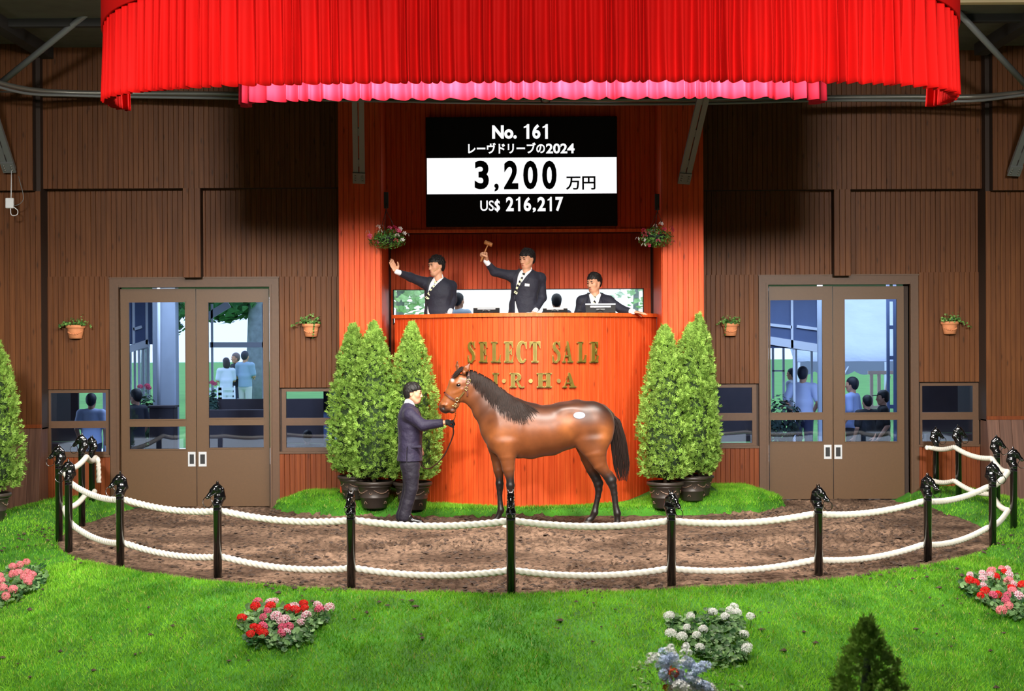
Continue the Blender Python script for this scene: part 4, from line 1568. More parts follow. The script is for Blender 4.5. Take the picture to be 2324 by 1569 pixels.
def pot_meshes():
    prof = [(.155, 0), (.172, .02), (.196, .165), (.203, .17), (.203, .182), (.199, .187), (.226, .335), (.236, .34), (.238, .352), (.232, .358), (.236, .365), (.256, .372), (.268, .39), (.268, .415), (.258, .43), (.240, .43), (.236, .40)]
    body = MB().lathe(prof, 40, cap=(True, False)).mesh('pot_body'); body.materials.append(m_pot)
    soil = MB().lathe([(.001, .395), (.238, .395)], 24, cap=(False, False)).mesh('soil'); soil.materials.append(m_soil)
    # moulded swags and rosettes round the wall
    sw = []
    for k in range(4):
        a0 = k * math.pi / 2
        b = MB()
        pts = []
        for i in range(13):
            t = i / 12; a = a0 + (t - .5) * 1.15
            z = .30 - .055 * math.sin(math.pi * t); r = .193 + (z - .165) * .18
            pts.append((r * math.cos(a), r * math.sin(a), z))
        b.tube(pts, [.004 + .009 * math.sin(math.pi * i / 12) for i in range(13)], 6)
        for i in range(1, 12, 2):
            p_ = Vector(pts[i]); b.ball(p_ + Vector((p_.x, p_.y, 0)).normalized() * .006, .010, 6, 4)
        me = b.mesh('swag_relief'); me.materials.append(m_relief); sw.append(me)
        b = MB()
        a = a0 + math.pi / 4
        r = .188 + (.255 - .165) * .18
        for i in range(7):
            t = 2 * math.pi * i / 7
            aa = a + .09 * math.cos(t); z = .255 + .024 * math.sin(t)
            b.ball((r * math.cos(aa), r * math.sin(aa), z), .010, 6, 4)
        me = b.mesh('rosette_relief'); me.materials.append(m_relief); sw.append(me)
        b = MB()
        a = a0 + .35
        for i in range(5):
            t = math.pi * i / 4
            aa = a + .11 * math.cos(t); z = .085 + .028 * math.sin(t); r = .178 + (z) * .16
            b.ball((r * math.cos(aa), r * math.sin(aa), z), .009, 6, 4)
        me = b.mesh('shell_relief'); me.materials.append(m_relief); sw.append(me)
    return body, soil, sw


POT = pot_meshes()


def spray_cloud(n, Hh, rad, seed, z0=.0, size=.075, top_bias=1.0, hue=0.0):
    """flat fan sprays over a tapering crown; returns verts, faces, colours"""
    r = np.random.default_rng(seed)
    tz = r.random(n) ** 0.9
    prof = rad * np.interp(tz, [0, .04, .12, .3, .55, .8, .93, 1.0], [.62, .86, .98, 1.0, .84, .52, .24, .05])
    a = r.uniform(0, 2 * np.pi, n)
    bump = .80 + .34 * vnoise(a * 2.3 + seed, tz * 9, 60 + seed) + .10 * r.normal(0, 1, n) * .6
    depth = np.where(r.random(n) < .25, r.uniform(.55, .9, n), 1.0)
    rr_ = prof * bump * depth
    P = np.stack([rr_ * np.cos(a), rr_ * np.sin(a), z0 + tz * Hh * (1 - .02 * r.random(n))], 1)
    out = np.stack([np.cos(a), np.sin(a), np.zeros(n)], 1)
    upw = np.interp(tz, [0, .1, .9, 1], [.8, .9, 1.3, 3.5])
    D = out * .9 + np.stack([np.zeros(n), np.zeros(n), upw], 1) + r.normal(0, .45, (n, 3))
    D /= np.linalg.norm(D, axis=1)[:, None]
    S = np.cross(D, out + r.normal(0, .5, (n, 3))); S /= np.linalg.norm(S, axis=1)[:, None]
    Nn = np.cross(S, D)
    L_ = size * r.uniform(.6, 1.25, n) * np.interp(tz, [0, .9, 1], [1, .85, .8])
    # one spray: stalk leaf + 4 side leaflets, each a kite of 4 verts
    kites = []
    for (o, ang, l, w, cz) in ((.0, 0.0, 1.0, .085, .05), (.18, .75, .55, .085, -.04), (.22, -.75, .55, .085, .05), (.48, .6, .45, .08, .06), (.5, -.6, .45, .08, -.05)):
        c_, s_ = math.cos(ang), math.sin(ang)
        kites.append([(o, 0, 0), (o + l * .5 * c_ - w * s_, l * .5 * s_ + w * c_, cz), (o + l * c_, l * s_, cz * 2), (o + l * .5 * c_ + w * s_, l * .5 * s_ - w * c_, cz)])
    K = np.array(kites)                        # 5,4,3
    V = P[:, None, None] + L_[:, None, None, None] * (K[None, ..., 0, None] * D[:, None, None] + K[None, ..., 1, None] * S[:, None, None] + K[None, ..., 2, None] * Nn[:, None, None])
    nf = n * 5
    V = V.reshape(-1, 3); F = np.arange(nf * 4).reshape(nf, 4)
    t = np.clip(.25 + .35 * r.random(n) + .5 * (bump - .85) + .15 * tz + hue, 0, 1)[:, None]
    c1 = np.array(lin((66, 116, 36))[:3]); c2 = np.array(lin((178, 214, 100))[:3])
    C = np.repeat(c1 * (1 - t) + c2 * t, 20, 0)
    return V, F, C


def conifer(px, py_base, Y, height, rad, pot_s, seed, label, n=4800, hue=0.0, zbase=None, name='potted_conifer', size=.088, core_k=1.0):
    p = at(px, py_base, Y)
    p.z = zbase if zbase is not None else gz(p.x, Y) - .01
    t = thing(name, p, label, 'potted tree', 'potted conifers', rz=random.uniform(0, 6))
    body, soil, sw = POT
    pt = obj('pot', body, None, t); pt.scale = (pot_s * 1.14, pot_s * 1.14, pot_s)
    obj('soil', soil, None, pt)
    for me in sw: obj(me.name, me, None, pt)
    z0 = .42 * pot_s
    MB().tube([(0, 0, z0 - .02), (.01, 0, z0 + height * .5), (0, 0, z0 + height * .93)], [.028, .018, .004], 8).build('trunk', m_bark, t)
    rc = rad * core_k
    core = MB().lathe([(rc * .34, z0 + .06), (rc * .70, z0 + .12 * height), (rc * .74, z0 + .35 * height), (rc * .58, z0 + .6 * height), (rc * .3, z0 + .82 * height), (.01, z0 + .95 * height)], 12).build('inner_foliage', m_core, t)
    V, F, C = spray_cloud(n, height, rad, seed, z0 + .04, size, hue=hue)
    me = mesh_np('foliage', V, F); paint(me, C)
    fo = obj('foliage', me, m_thuja, t); fo['kind'] = 'stuff'
    return t


conifer(804, 1118, 22.24, 1.98, .31, .74, 1, 'potted conifer with yellowed tip, leftmost of the three by the left pillar', hue=-.08)
conifer(850, 1137, 21.96, 2.06, .33, .84, 2, 'potted conifer in the middle of the three by the left pillar', hue=-.03)
conifer(937, 1150, 21.93, 2.06, .34, .86, 3, 'potted conifer behind the handler, nearest the desk on the left', hue=.05)
conifer(1510, 1140, 21.93, 2.02, .33, .82, 4, 'potted conifer nearest the desk on the right', hue=.05)
conifer(1570, 1128, 22.14, 1.98, .32, .76, 5, 'potted conifer in the middle of the three by the right pillar', hue=.0)
conifer(1588, 1113, 22.28, 2.12, .24, .64, 6, 'potted conifer half hidden at the back of the right-hand three', hue=-.05, n=3000)
conifer(-22, 1240, 20.2, 1.98, .36, .84, 7, 'potted conifer cut by the left edge of the picture', hue=.0, zbase=gz(at(-22, 1240, 20.2).x, 20.2))

# ------------------------------------------------------------------ leaves and flowers
def leaf_cloud(P, D, size, r, kind='round', col1=(52, 104, 44), col2=(120, 168, 96)):
    """one scalloped leaf per point, normal near D"""
    n = len(P)
    a = np.cross(D, r.normal(0, 1, (n, 3))); a /= np.linalg.norm(a, axis=1)[:, None]
    b_ = np.cross(D, a)
    if kind == 'round':
        m = 9
        th = np.linspace(.35, 2 * np.pi - .35, m - 1)
        sh = [(0, 0, -.12)] + [((1 - .13 * (i % 2)) * math.cos(t), (1 - .13 * (i % 2)) * math.sin(t), .12) for i, t in enumerate(th)]
        fc = [(0, i, i + 1) for i in range(1, m - 1)]
    elif kind == 'ivy':
        sh = [(-.5, 0, 0), (-.3, .55, .08), (.15, .42, 0), (.9, 0, .1), (.15, -.42, 0), (-.3, -.55, .08)]
        fc = [(0, 2, 1), (0, 3, 2), (0, 4, 3), (0, 5, 4)]
    else:
        sh = [(-.6, 0, 0), (0, .33, .08), (1.0, 0, -.05), (0, -.33, .08)]
        fc = [(0, 2, 1), (0, 3, 2)]
    sh = np.array(sh); fc = np.array(fc)
    s = (size * r.uniform(.6, 1.2, n))[:, None, None]
    V = P[:, None] + s * (sh[None, :, 0, None] * a[:, None] + sh[None, :, 1, None] * b_[:, None] + sh[None, :, 2, None] * D[:, None])
    F = (fc[None] + (np.arange(n) * len(sh))[:, None, None]).reshape(-1, 3)
    t = r.random(n)[:, None] ** 1.2
    C = np.repeat(np.array(lin(col1)[:3]) * (1 - t) + np.array(lin(col2)[:3]) * t, len(sh), 0)
    return V.reshape(-1, 3), F, C


m_leaf = LEAF('flower_foliage', (80, 130, 60), var=.15, trans=.2, vcol=True, scale=12, rough=.45)
m_stem = MAT('green_stem', (96, 132, 62), .6)


def petal_head(name, col, n_fl, rad, petal, seed, eye=None):
    """round head of five-petalled florets"""
    r = np.random.default_rng(seed)
    V, F, C = [], [], []
    k = 0
    for i in range(n_fl):
        z = 1 - 1.5 * (i + .5) / n_fl; a = i * 2.39996
        q = math.sqrt(max(0, 1 - z * z)); d = np.array([q * math.cos(a), q * math.sin(a), z])
        c = d * rad * np.array([1, 1, .75]) * r.uniform(.88, 1.08)
        x = np.cross(d, r.normal(0, 1, 3)); x /= np.linalg.norm(x); y = np.cross(d, x)
        V.append(c + d * petal * .05); C.append(eye if eye else col); c0 = k; k += 1
        for j in range(5):
            t0 = 2 * math.pi * j / 5
            for (dt, l, h_) in ((-.42, .85, .25), (0, 1.1, .3), (.42, .85, .25)):
                V.append(c + petal * (l * (math.cos(t0 + dt) * x + math.sin(t0 + dt) * y) + h_ * d)); C.append(col); k += 1
            F += [(c0, c0 + 1 + 3 * j, c0 + 2 + 3 * j), (c0, c0 + 2 + 3 * j, c0 + 3 + 3 * j)]
    me = mesh_np(name, np.array(V), np.array(F)); paint(me, np.array([lin(q)[:3] for q in C]))
    me.materials.append(m_petal)
    return me


m_petal = LEAF('flower_petal', (230, 200, 200), var=.08, trans=.25, vcol=True, scale=30, rough=.6)
HEADS = {'red': [petal_head('flower_head', (226, 26, 26), 22, .042, .021, s) for s in (1, 2)],
         'pink': [petal_head('flower_head', (240, 120, 150), 20, .040, .021, s, (200, 40, 90)) for s in (3, 4)],
         'pale': [petal_head('flower_head', (252, 232, 238), 18, .042, .022, s, (214, 60, 110)) for s in (5, 6)],
         'salmon': [petal_head('flower_head', (246, 140, 150), 22, .045, .021, s) for s in (9, 10)],
         'white': [petal_head('flower_head', (248, 248, 244), 22, .044, .021, s) for s in (7, 8)]}


def geranium(outline, heads, n_leaf, seed, label, lift=14):
    """clump growing on the bank; outline = photo polygon its leaves cover"""
    r = np.random.default_rng(seed)
    O = np.array(outline, float)
    cxy = O.mean(0)
    Yc = ground_hit(cxy[0], O[:, 1].max() - 4)
    p = at(cxy[0], O[:, 1].max() - 4, Yc); p.z = gz(p.x, Yc)
    t = thing('geranium_clump', p, label, 'flowers')
    def inside(q):
        c = False; j = len(O) - 1
        for i in range(len(O)):
            if (O[i][1] > q[1]) != (O[j][1] > q[1]) and q[0] < (O[j][0] - O[i][0]) * (q[1] - O[i][1]) / (O[j][1] - O[i][1]) + O[i][0]: c = not c
            j = i
        return c
    P = []
    while len(P) < n_leaf:
        q = (r.uniform(O[:, 0].min(), O[:, 0].max()), r.uniform(O[:, 1].min(), O[:, 1].max()))
        if not inside(q): continue
        Yl = ground_hit(q[0], q[1] + lift)
        w = at(q[0], q[1] + lift, Yl); w.z = gz(w.x, Yl)
        P.append(tuple(w + Vector((0, 0, r.uniform(.03, .13))) - p))
    P = np.array(P)
    D = np.array([0, -.45, .75]) + r.normal(0, .38, (n_leaf, 3))
    D /= np.linalg.norm(D, axis=1)[:, None]
    V, F, C = leaf_cloud(P, D, .032, r, 'round', (34, 78, 38), (134, 172, 110))
    me = mesh_np('foliage', V, F); paint(me, C)
    obj('foliage', me, m_leaf, t, kind='stuff')
    for (hx, hy, col) in heads:
        Yh = ground_hit(hx, hy + 32) - .02
        q = at(hx, hy, Yh)
        loc = q - p
        g0 = Vector((q.x, Yh + .03, gz(q.x, Yh + .03))) - p
        me = random.choice(HEADS[col])
        o = obj('flower_head', me, None, t, loc=loc, rot=(random.uniform(.1, .9), random.uniform(-.3, .3), random.uniform(0, 6)))
        k = random.uniform(.72, 1.0); o.scale = (k, k, k)
        MB().tube([g0, (g0 + loc) / 2 + Vector((.01, 0, .01)), loc], .004, 5).build('flower_stem', m_stem, o)
    return t


# stems are built in clump space: re-seat them under their heads
def fix_stems():
    bpy.context.view_layer.update()
    for o in list(bpy.data.objects):
        if o.name.startswith('flower_stem') and o.parent is not None and o.parent.name.startswith('flower_head'):
            o.matrix_parent_inverse = o.parent.matrix_basis.inverted()


def g4(u, v): return (520 + u * 260 / 2324, 1340 + v * 150 / 1341)
h1 = [(*g4(u, v), c_) for (u, v, c_) in ((530, 330, 'red'), (575, 240, 'pink'), (820, 245, 'pale'), (920, 225, 'pale'), (835, 325, 'red'), (1220, 370, 'red'), (1320, 340, 'pale'), (1350, 400, 'red'), (1510, 270, 'red'), (1530, 370, 'red'), (1800, 310, 'pale'), (1830, 385, 'pink'), (2030, 345, 'pale'), (260, 560, 'red'), (690, 545, 'pink'), (950, 520, 'pale'), (1130, 590, 'pale'), (1050, 640, 'pale'), (1560, 520, 'pale'), (1460, 650, 'pale'), (1080, 755, 'pink'), (1210, 740, 'pink'), (500, 745, 'red'), (690, 735, 'pink'), (610, 790, 'red'), (690, 870, 'red'), (435, 885, 'red'), (1070, 870, 'pink'), (1160, 860, 'pale'), (780, 420, 'pink'))]
geranium([g4(*q) for q in ((330,480),(520,400),(900,430),(1300,420),(1700,440),(2000,520),(2000,660),(1720,760),(1730,980),(1500,1100),(1250,1210),(900,1190),(700,1160),(420,1180),(320,1100),(420,900),(180,800),(220,620))], h1, 520, 1, 'heart-shaped clump of red, pink and pale geraniums on the front lawn, left of centre')
def g5(u, v): return (1400 + u * 700 / 2324, 1300 + v * 269 / 893)
h2 = [(*g5(u, v), 'white') for (u, v) in ((395, 325), (555, 330), (725, 295), (815, 330), (885, 258), (905, 300), (1005, 328), (850, 285), (525, 415), (650, 425), (490, 480), (600, 470), (960, 463), (625, 562), (980, 570), (405, 458))]
geranium([g5(*q) for q in ((380,370),(600,350),(840,320),(960,390),(960,480),(980,600),(970,660),(860,690),(700,700),(620,640),(590,590),(540,520),(420,470),(370,430))], h2, 520, 2, 'clump of white geraniums on the front lawn, right of centre')
def g6(u, v): return (2160 + u * 164 / 1430, 1240 + v * 180 / 1569)
h3 = [(*g6(u, v), c_) for (u, v, c_) in ((360, 575, 'pale'), (340, 670, 'red'), (480, 720, 'red'), (620, 640, 'pale'), (620, 545, 'pale'), (780, 580, 'pale'), (890, 600, 'red'), (780, 495, 'salmon'), (1000, 460, 'salmon'), (1110, 455, 'pale'), (1050, 510, 'red'), (1140, 570, 'pale'), (1130, 700, 'salmon'), (1220, 750, 'pale'), (630, 780, 'pale'), (650, 890, 'red'), (570, 980, 'red'), (820, 960, 'pink'), (910, 960, 'red'), (1190, 830, 'red'), (1200, 880, 'salmon'), (1330, 980, 'pale'), (1390, 760, 'red'), (1070, 1070, 'pink'), (1120, 1180, 'salmon'), (985, 1270, 'salmon'), (1100, 970, 'pink'))]
geranium([g6(*q) for q in ((130,800),(400,640),(900,560),(1300,700),(1500,900),(1520,1380),(1300,1430),(1000,1330),(600,1090),(430,960),(220,880))], h3, 480, 3, 'clump of red, pink and pale geraniums at the right edge of the lawn')
def g7(u, v): return (0 + u * 560 / 1910, 940 + v * 460 / 1569)
h4 = [(*g7(u, v), 'salmon') for (u, v) in ((100, 1180), (205, 1145), (155, 1165), (95, 1235), (140, 1230), (215, 1230), (250, 1240), (185, 1260), (215, 1300), (230, 1270), (20, 1345), (100, 1358), (45, 1410), (0, 1250), (5, 1290))]
geranium([g7(*q) for q in ((-40,1300),(120,1180),(260,1190),(370,1210),(375,1290),(280,1340),(180,1410),(60,1460),(-40,1470))], h4, 320, 4, 'clump of salmon pink geraniums at the left edge of the lawn')
fix_stems()

# ------------------------------------------------------------------ planter of blue flowers, close to the camera
m_box = WOOD('planter_wood', (150, 96, 52), (190, 130, 78), .6)
pp = at(1560, 1600, 8.4)
pb_ = thing('flower_planter', (pp.x, pp.y, pp.z - .25), 'wooden planter box of pale blue and white flowers at the bottom edge', 'planter')
MB().box(-.06, .06, -.06, .06, gz(pp.x, 8.4) - (pp.z - .25), -.02).build('pedestal', m_box, pb_)
MB().box(-.12, .12, -.1, .1, -.02, 0).build('pedestal_cap', m_box, pb_)
pw, pd, ph_ = .30, .13, .26
for (nm, x0, x1, y0, y1) in (('front_board', -pw, pw, -pd, -pd + .02), ('back_board', -pw, pw, pd - .02, pd), ('end_board', -pw, -pw + .02, -pd + .02, pd - .02), ('end_board', pw - .02, pw, -pd + .02, pd - .02)):
    MB().box(x0, x1, y0, y1, 0, ph_).build(nm, m_box, pb_)
MB().box(-pw + .02, pw - .02, -pd + .02, pd - .02, .0, .2).build('soil', m_soil, pb_)
r = np.random.default_rng(77)
n = 420
P = np.stack([r.uniform(-.28, .30, n), r.uniform(-.12, .14, n), .2 + .30 * r.random(n)], 1)
D = r.normal(0, 1, (n, 3)); D[:, 2] = np.abs(D[:, 2]) + .4; D /= np.linalg.norm(D, axis=1)[:, None]
V, F, C = leaf_cloud(P, D, .02, r, 'long', (70, 120, 50), (160, 190, 120))
me = mesh_np('foliage', V, F); paint(me, C); obj('foliage', me, m_leaf, pb_, kind='stuff')
HEADS['blue'] = [petal_head('flower_head', (196, 212, 240), 14, .022, .013, 21), petal_head('flower_head', (214, 226, 246), 14, .022, .013, 22)]
HEADS['tinywhite'] = [petal_head('flower_head', (244, 246, 240), 8, .016, .009, 23)]
HEADS['orange'] = [petal_head('flower_head', (232, 92, 52), 10, .02, .014, 24)]
PL = Vector(pb_.location)
spots = []
for (u, v) in [(r.uniform(330, 700), 0) for _ in range(46)]:
    v = 610 + (u - 330) * .38 + r.uniform(-20, 190) - (40 if u > 560 else 0)
    spots.append((u, v, 'blue'))
for _ in range(26):
    spots.append((r.uniform(240, 560), r.uniform(545, 700), 'tinywhite'))
for (u, v) in ((470, 850), (520, 880), (600, 830), (640, 860), (440, 870), (690, 880)):
    spots.append((u, v, 'white'))
spots += [(390, 738, 'orange'), (430, 755, 'orange'), (385, 805, 'orange'), (380, 870, 'orange')]
for (u, v, c_) in spots:
    q = at(*g5(u, v), 8.4 + r.uniform(-.08, .08)) - PL
    o = obj('flower_head', random.choice(HEADS[c_]), None, pb_, loc=q, rot=(random.uniform(0, 1), random.uniform(-.4, .4), random.uniform(0, 6)))
    if c_ == 'white': o.scale = (.75, .75, .75)
    if c_ == 'blue': k = random.uniform(.8, 1.2); o.scale = (k, k, k)

# conifer tip close to the camera on the right
conifer(1968, 1569, 6.2, 1.24 - gz(at(1962, 1569, 6.2).x, 6.2) - .26, .33, .6, 9, 'young conifer at the bottom edge, close and out of focus', n=6000, hue=-.12, core_k=.45, zbase=gz(at(1962, 1569, 6.2).x, 6.2), size=.05)

# ------------------------------------------------------------------ terracotta wall pots with ivy
m_terra = MAT('terracotta', (214, 138, 92), .75, var=.1, scale=14)


def wall_pot(px, py_top, w_px, h_px, Y, trail, seed, label):
    """half-round pot fixed on the wall, ivy spilling over"""
    top = at(px, py_top, Y); bot = at(px, py_top + h_px, Y)
    W = w_px / 3750 * Y / 2; Hh = top.z - bot.z
    t = thing('wall_planter', (top.x, Y, bot.z), label, 'wall planter', 'terracotta wall planters')
    prof = [(.55, 0), (.66, .03), (.80, .55), (.84, .72), (.86, .74), (.97, .78), (1.0, .86), (.99, 1.0), (.92, 1.0), (.88, .9)]
    n = 18; v, f = [], []
    for (q, z) in prof:
        for k in range(n + 1):
            a = math.pi + math.pi * k / n
            v.append((q * W * math.cos(a), q * W * .95 * math.sin(a) - .005, z * Hh))
    m = n + 1
    for i in range(len(prof) - 1):
        for k in range(n):
            f.append((i * m + k, i * m + k + 1, (i + 1) * m + k + 1, (i + 1) * m + k))
    f.append(tuple(reversed(range(m))))
    for i in range(len(prof) - 1):
        f.append((i * m, (i + 1) * m, (i + 1) * m + n, i * m + n))
    MB().add(v, f, True).build('pot', m_terra, t)
    b = MB()
    for k in range(9):                                  # moulded garland
        a = math.pi * (1.2 + .6 * k / 8); z = .48 - .18 * math.sin(math.pi * k / 8) * .9
        b.ball((.80 * W * math.cos(a), .78 * W * math.sin(a), z * Hh), .012, 6, 4)
    b.build('garland_relief', m_terra, t)
    r = np.random.default_rng(seed)
    n = 110
    P = np.stack([r.uniform(-1.05, 1.05, n) * W, -W * .5 + r.uniform(-.6, .4, n) * W, Hh * .95 + np.abs(r.normal(0, .05, n))], 1)
    for (tx, tz, cnt) in trail:                         # trailing strands
        tt = r.random(cnt)
        ex, ez = tx / 3750 * Y, -tz / 3750 * Y
        Q = np.stack([np.sign(tx) * W * .5 + (ex - np.sign(tx) * W * .5) * tt, -W * .8 - .02 * r.random(cnt), Hh + .03 * (1 - tt) + ez * tt ** 1.5 + r.normal(0, .012, cnt)], 1)
        P = np.concatenate([P, Q])
    D = r.normal(0, .6, (len(P), 3)) + np.array([0, -.8, .6]); D /= np.linalg.norm(D, axis=1)[:, None]
    V, F, C = leaf_cloud(P, D, .026, r, 'ivy', (40, 92, 36), (140, 184, 96))
    me = mesh_np('ivy', V, F); paint(me, C); obj('ivy', me, m_leaf, t, kind='stuff')
    return t


wall_pot(172, 738, 45, 31, Y_LEFT - .05, [(-36, 6, 22), (40, 5, 18), (34, -6, 8)], 1, 'terracotta wall pot with ivy left of the left double door')
wall_pot(706, 735, 42, 30, Y_LEFT - .05, [(-46, 4, 18), (6, 30, 26)], 2, 'terracotta wall pot with ivy right of the left double door')
wall_pot(1657, 734, 40, 29, Y_RIGHT - .05, [(-34, 2, 18), (-14, 24, 22)], 3, 'terracotta wall pot with ivy left of the right double door')
wall_pot(2155, 730, 42, 29, Y_RIGHT - .05, [(46, 12, 26), (-24, -6, 10)], 4, 'terracotta wall pot with ivy right of the right double door')

# ------------------------------------------------------------------ hanging flower baskets
m_wire = MAT('dark_wire', (60, 60, 58), .5, metal=.5)
SM = {'w': [petal_head('blossom', (244, 240, 236), 2, .016, .026, s) for s in (31, 32)], 'p': [petal_head('blossom', (232, 60, 110), 2, .016, .026, s, (160, 10, 60)) for s in (33, 34)], 'k': [petal_head('blossom', (240, 110, 150), 2, .016, .026, s, (200, 30, 90)) for s in (35, 36)]}


def basket(px, py, Y, wpx, hpx, apex, blooms, seed, label):
    c_ = at(px, py, Y)
    t = thing('hanging_basket', c_, label, 'hanging basket', 'hanging flower baskets')
    Wd, Hd = wpx / 3750 * Y / 2, hpx / 3750 * Y / 2
    MB().lathe([(.05, -.09), (.09, -.07), (.12, -.01), (.13, .03)], 16).build('bowl', m_dark, t)
    ap = at(*apex, Y) - c_
    for k in range(3):
        a = 2 * math.pi * k / 3 + .3
        MB().tube([(.15 * math.cos(a), .15 * math.sin(a), .05), ap], .004, 5).build('hanger_wire', m_wire, t)
    MB().tube(smooth_path([ap, ap + Vector((.01, 0, .05)), ap + Vector((0, .10, .16)), ap + Vector((0, .25, .18))], 5), .008, 6).build('hook', m_wire, t)
    MB().box(ap.x - .03, ap.x + .03, ap.y + .02, ap.y + .05, ap.z + .02, ap.z + .24).build('hook_plate', m_dark, t)
    r = np.random.default_rng(seed); n = 900
    d = r.normal(0, 1, (n, 3)); d /= np.linalg.norm(d, axis=1)[:, None]
    q = r.random(n) ** .3
    P = d * q[:, None] * np.array([Wd, Wd * .8, Hd]); P[:, 2] -= .25 * (P[:, 0] / Wd) ** 2 * Hd
    D = d + r.normal(0, .4, (n, 3)); D /= np.linalg.norm(D, axis=1)[:, None]
    V, F, C = leaf_cloud(P, D, .026, r, 'long', (36, 92, 28), (120, 172, 80))
    me = mesh_np('foliage', V, F); paint(me, C); obj('foliage', me, m_leaf, t, kind='stuff')
    for (bx, by, k) in blooms:
        loc = at(bx, by, Y - .12 + r.uniform(-.08, .05)) - c_
        obj('blossom', random.choice(SM[k]), None, t, loc=loc, rot=(1.2 + r.uniform(-.4, .4), r.uniform(-.4, .4), r.uniform(-.6, .6)))
    return t


def b1(u, v): return (820 + u * 140 / 1292, 430 + v * 170 / 1569)
basket(879, 541, 22.35, 88, 48, (876, 476), [(*b1(u, v), k) for (u, v, k) in ((355, 790, 'w'), (425, 775, 'w'), (135, 900, 'w'), (180, 975, 'k'), (165, 1010, 'k'), (400, 885, 'w'), (315, 1110, 'k'), (590, 808, 'k'), (695, 805, 'p'), (770, 845, 'k'), (815, 830, 'w'), (710, 893, 'k'), (755, 965, 'w'), (905, 925, 'w'), (965, 955, 'w'), (865, 1070, 'w'), (725, 1075, 'p'), (790, 880, 'k'))], 1, 'hanging basket of white and pink flowers at the left pillar')
def b2(u, v): return (1430 + u * 130 / 1457, 460 + v * 140 / 1569)
basket(1489, 538, 22.35, 82, 50, (1492, 480), [(*b2(u, v), k) for (u, v, k) in ((785, 540, 'w'), (640, 600, 'w'), (590, 735, 'w'), (345, 705, 'p'), (350, 770, 'p'), (385, 850, 'p'), (455, 785, 'k'), (340, 945, 'w'), (185, 930, 'w'), (340, 1085, 'w'), (470, 1085, 'p'), (720, 880, 'p'), (715, 980, 'k'), (845, 1045, 'p'), (865, 680, 'p'), (1045, 650, 'p'), (1065, 705, 'p'), (1105, 1005, 'p'), (705, 790, 'p'))], 2, 'hanging basket of crimson and white flowers at the right pillar')

# ------------------------------------------------------------------ the bay horse
HY = 20.45
H0 = Vector((at(1240, 1200, HY).x, HY, 0.0))
horse = thing('horse', H0, 'bay thoroughbred horse with black mane and legs standing sideways in the ring', 'horse')


def hp(px, py, dy=0.0):
    q = at(px, py, HY + dy) - H0
    return (q.x, dy, q.z)


def hz(px, z, dy):
    """point by pixel column at a given height above the sand"""
    q = at(px, 1100, HY + dy) - H0
    return (q.x, dy, z)


SC = 3750 / HY      # pixels per metre at the horse
HH = .0105
g = SDF((-1.42, -.36, -.03), (1.02, .36, 2.12), HH)
LY = (0, 1, 0)


def trunk(st, k=.05):
    pts = []
    for (x, t, b_, hw) in st:
        c_ = hp(x, (t + b_) / 2); r_ = (b_ - t) / 2 / SC
        pts.append((c_, r_, hw / r_))
    g.chain(pts, LY, k, .03)


trunk([(1118, 950, 1020, .13), (1138, 925, 1033, .185), (1170, 914, 1039, .215), (1205, 919, 1041, .245), (1245, 921, 1034, .258), (1280, 913, 1020, .25), (1310, 908, 1014, .245), (1340, 914, 1012, .225), (1362, 927, 1005, .17)])
# croup and quarters, both sides
for s_ in (-1, 1):
    g.ell(hp(1345, 962, s_ * .11), (.25, .145, .27), k=.06)
    g.ell(hp(1368, 975, s_ * .10), (.125, .115, .20), k=.05)
    g.ell(hp(1332, 1000, s_ * .13), (.13, .09, .17), k=.05)          # stifle
    g.ell(hp(1143, 985, s_ * .14), (.16, .085, .27), k=.06)          # shoulder
    g.ell(hp(1125, 1005, s_ * .085), (.10, .09, .12), k=.05)         # breast
    g.cone(hp(1176, 925, s_ * .07), hp(1128, 1000, s_ * .15), .07, .06, LY, .7, k=.06)
    g.ell(hp(1292, 932, s_ * .15), (.10, .06, .06), k=.09)           # point of hip
g.cone(hp(1152, 912), hp(1212, 933), .06, .06, LY, .6, k=.06)         # withers
# neck
g.chain([(hp(1136, 948), .285, .50), (hp(1112, 917), .245, .45), (hp(1090, 893), .205, .42), (hp(1073, 876), .165, .46), (hp(1062, 866), .12, .62)], LY, .06, .02)
# head
g.chain([(hp(1051, 868), .135, .68), (hp(1043, 879), .15, .62), (hp(1030, 897), .115, .62), (hp(1019, 913), .087, .66), (hp(1011, 924), .082, .68), (hp(1008, 928), .072, .72)], LY, .03, .012)
g.ell(hp(1055, 891), (.108, .080, .125), k=.03)                        # cheek
g.ell(hp(1026, 933), (.042, .042, .030), k=.012)                      # lower lip
g.cone(hp(1034, 918), hp(1026, 932), .05, .035, LY, .8, k=.02)
for s_ in (-1, 1):
    g.ell(hp(1040, 872, s_ * .080), (.042, .022, .034), k=.02)         # brow
    g.ell(hp(1040.5, 874.5, s_ * .104), (.028, .014, .019), k=.006, carve=True)
    g.cone(hp(1013, 920, s_ * .058), hp(1003, 919, s_ * .045), .016, .014, k=.012)
    g.cone(hp(1030, 893, s_ * .062), hp(1049, 884, s_ * .078), .014, .018, k=.02)   # facial crest
    g.ell(hp(1006.5, 926, s_ * .064), (.022, .022, .030), k=.006, carve=True)   # nostril
    g.cone(hp(1012, 934.5, s_ * .052), hp(1032, 926.5, s_ * .060), .0075, .006, k=.004, carve=True)  # mouth line
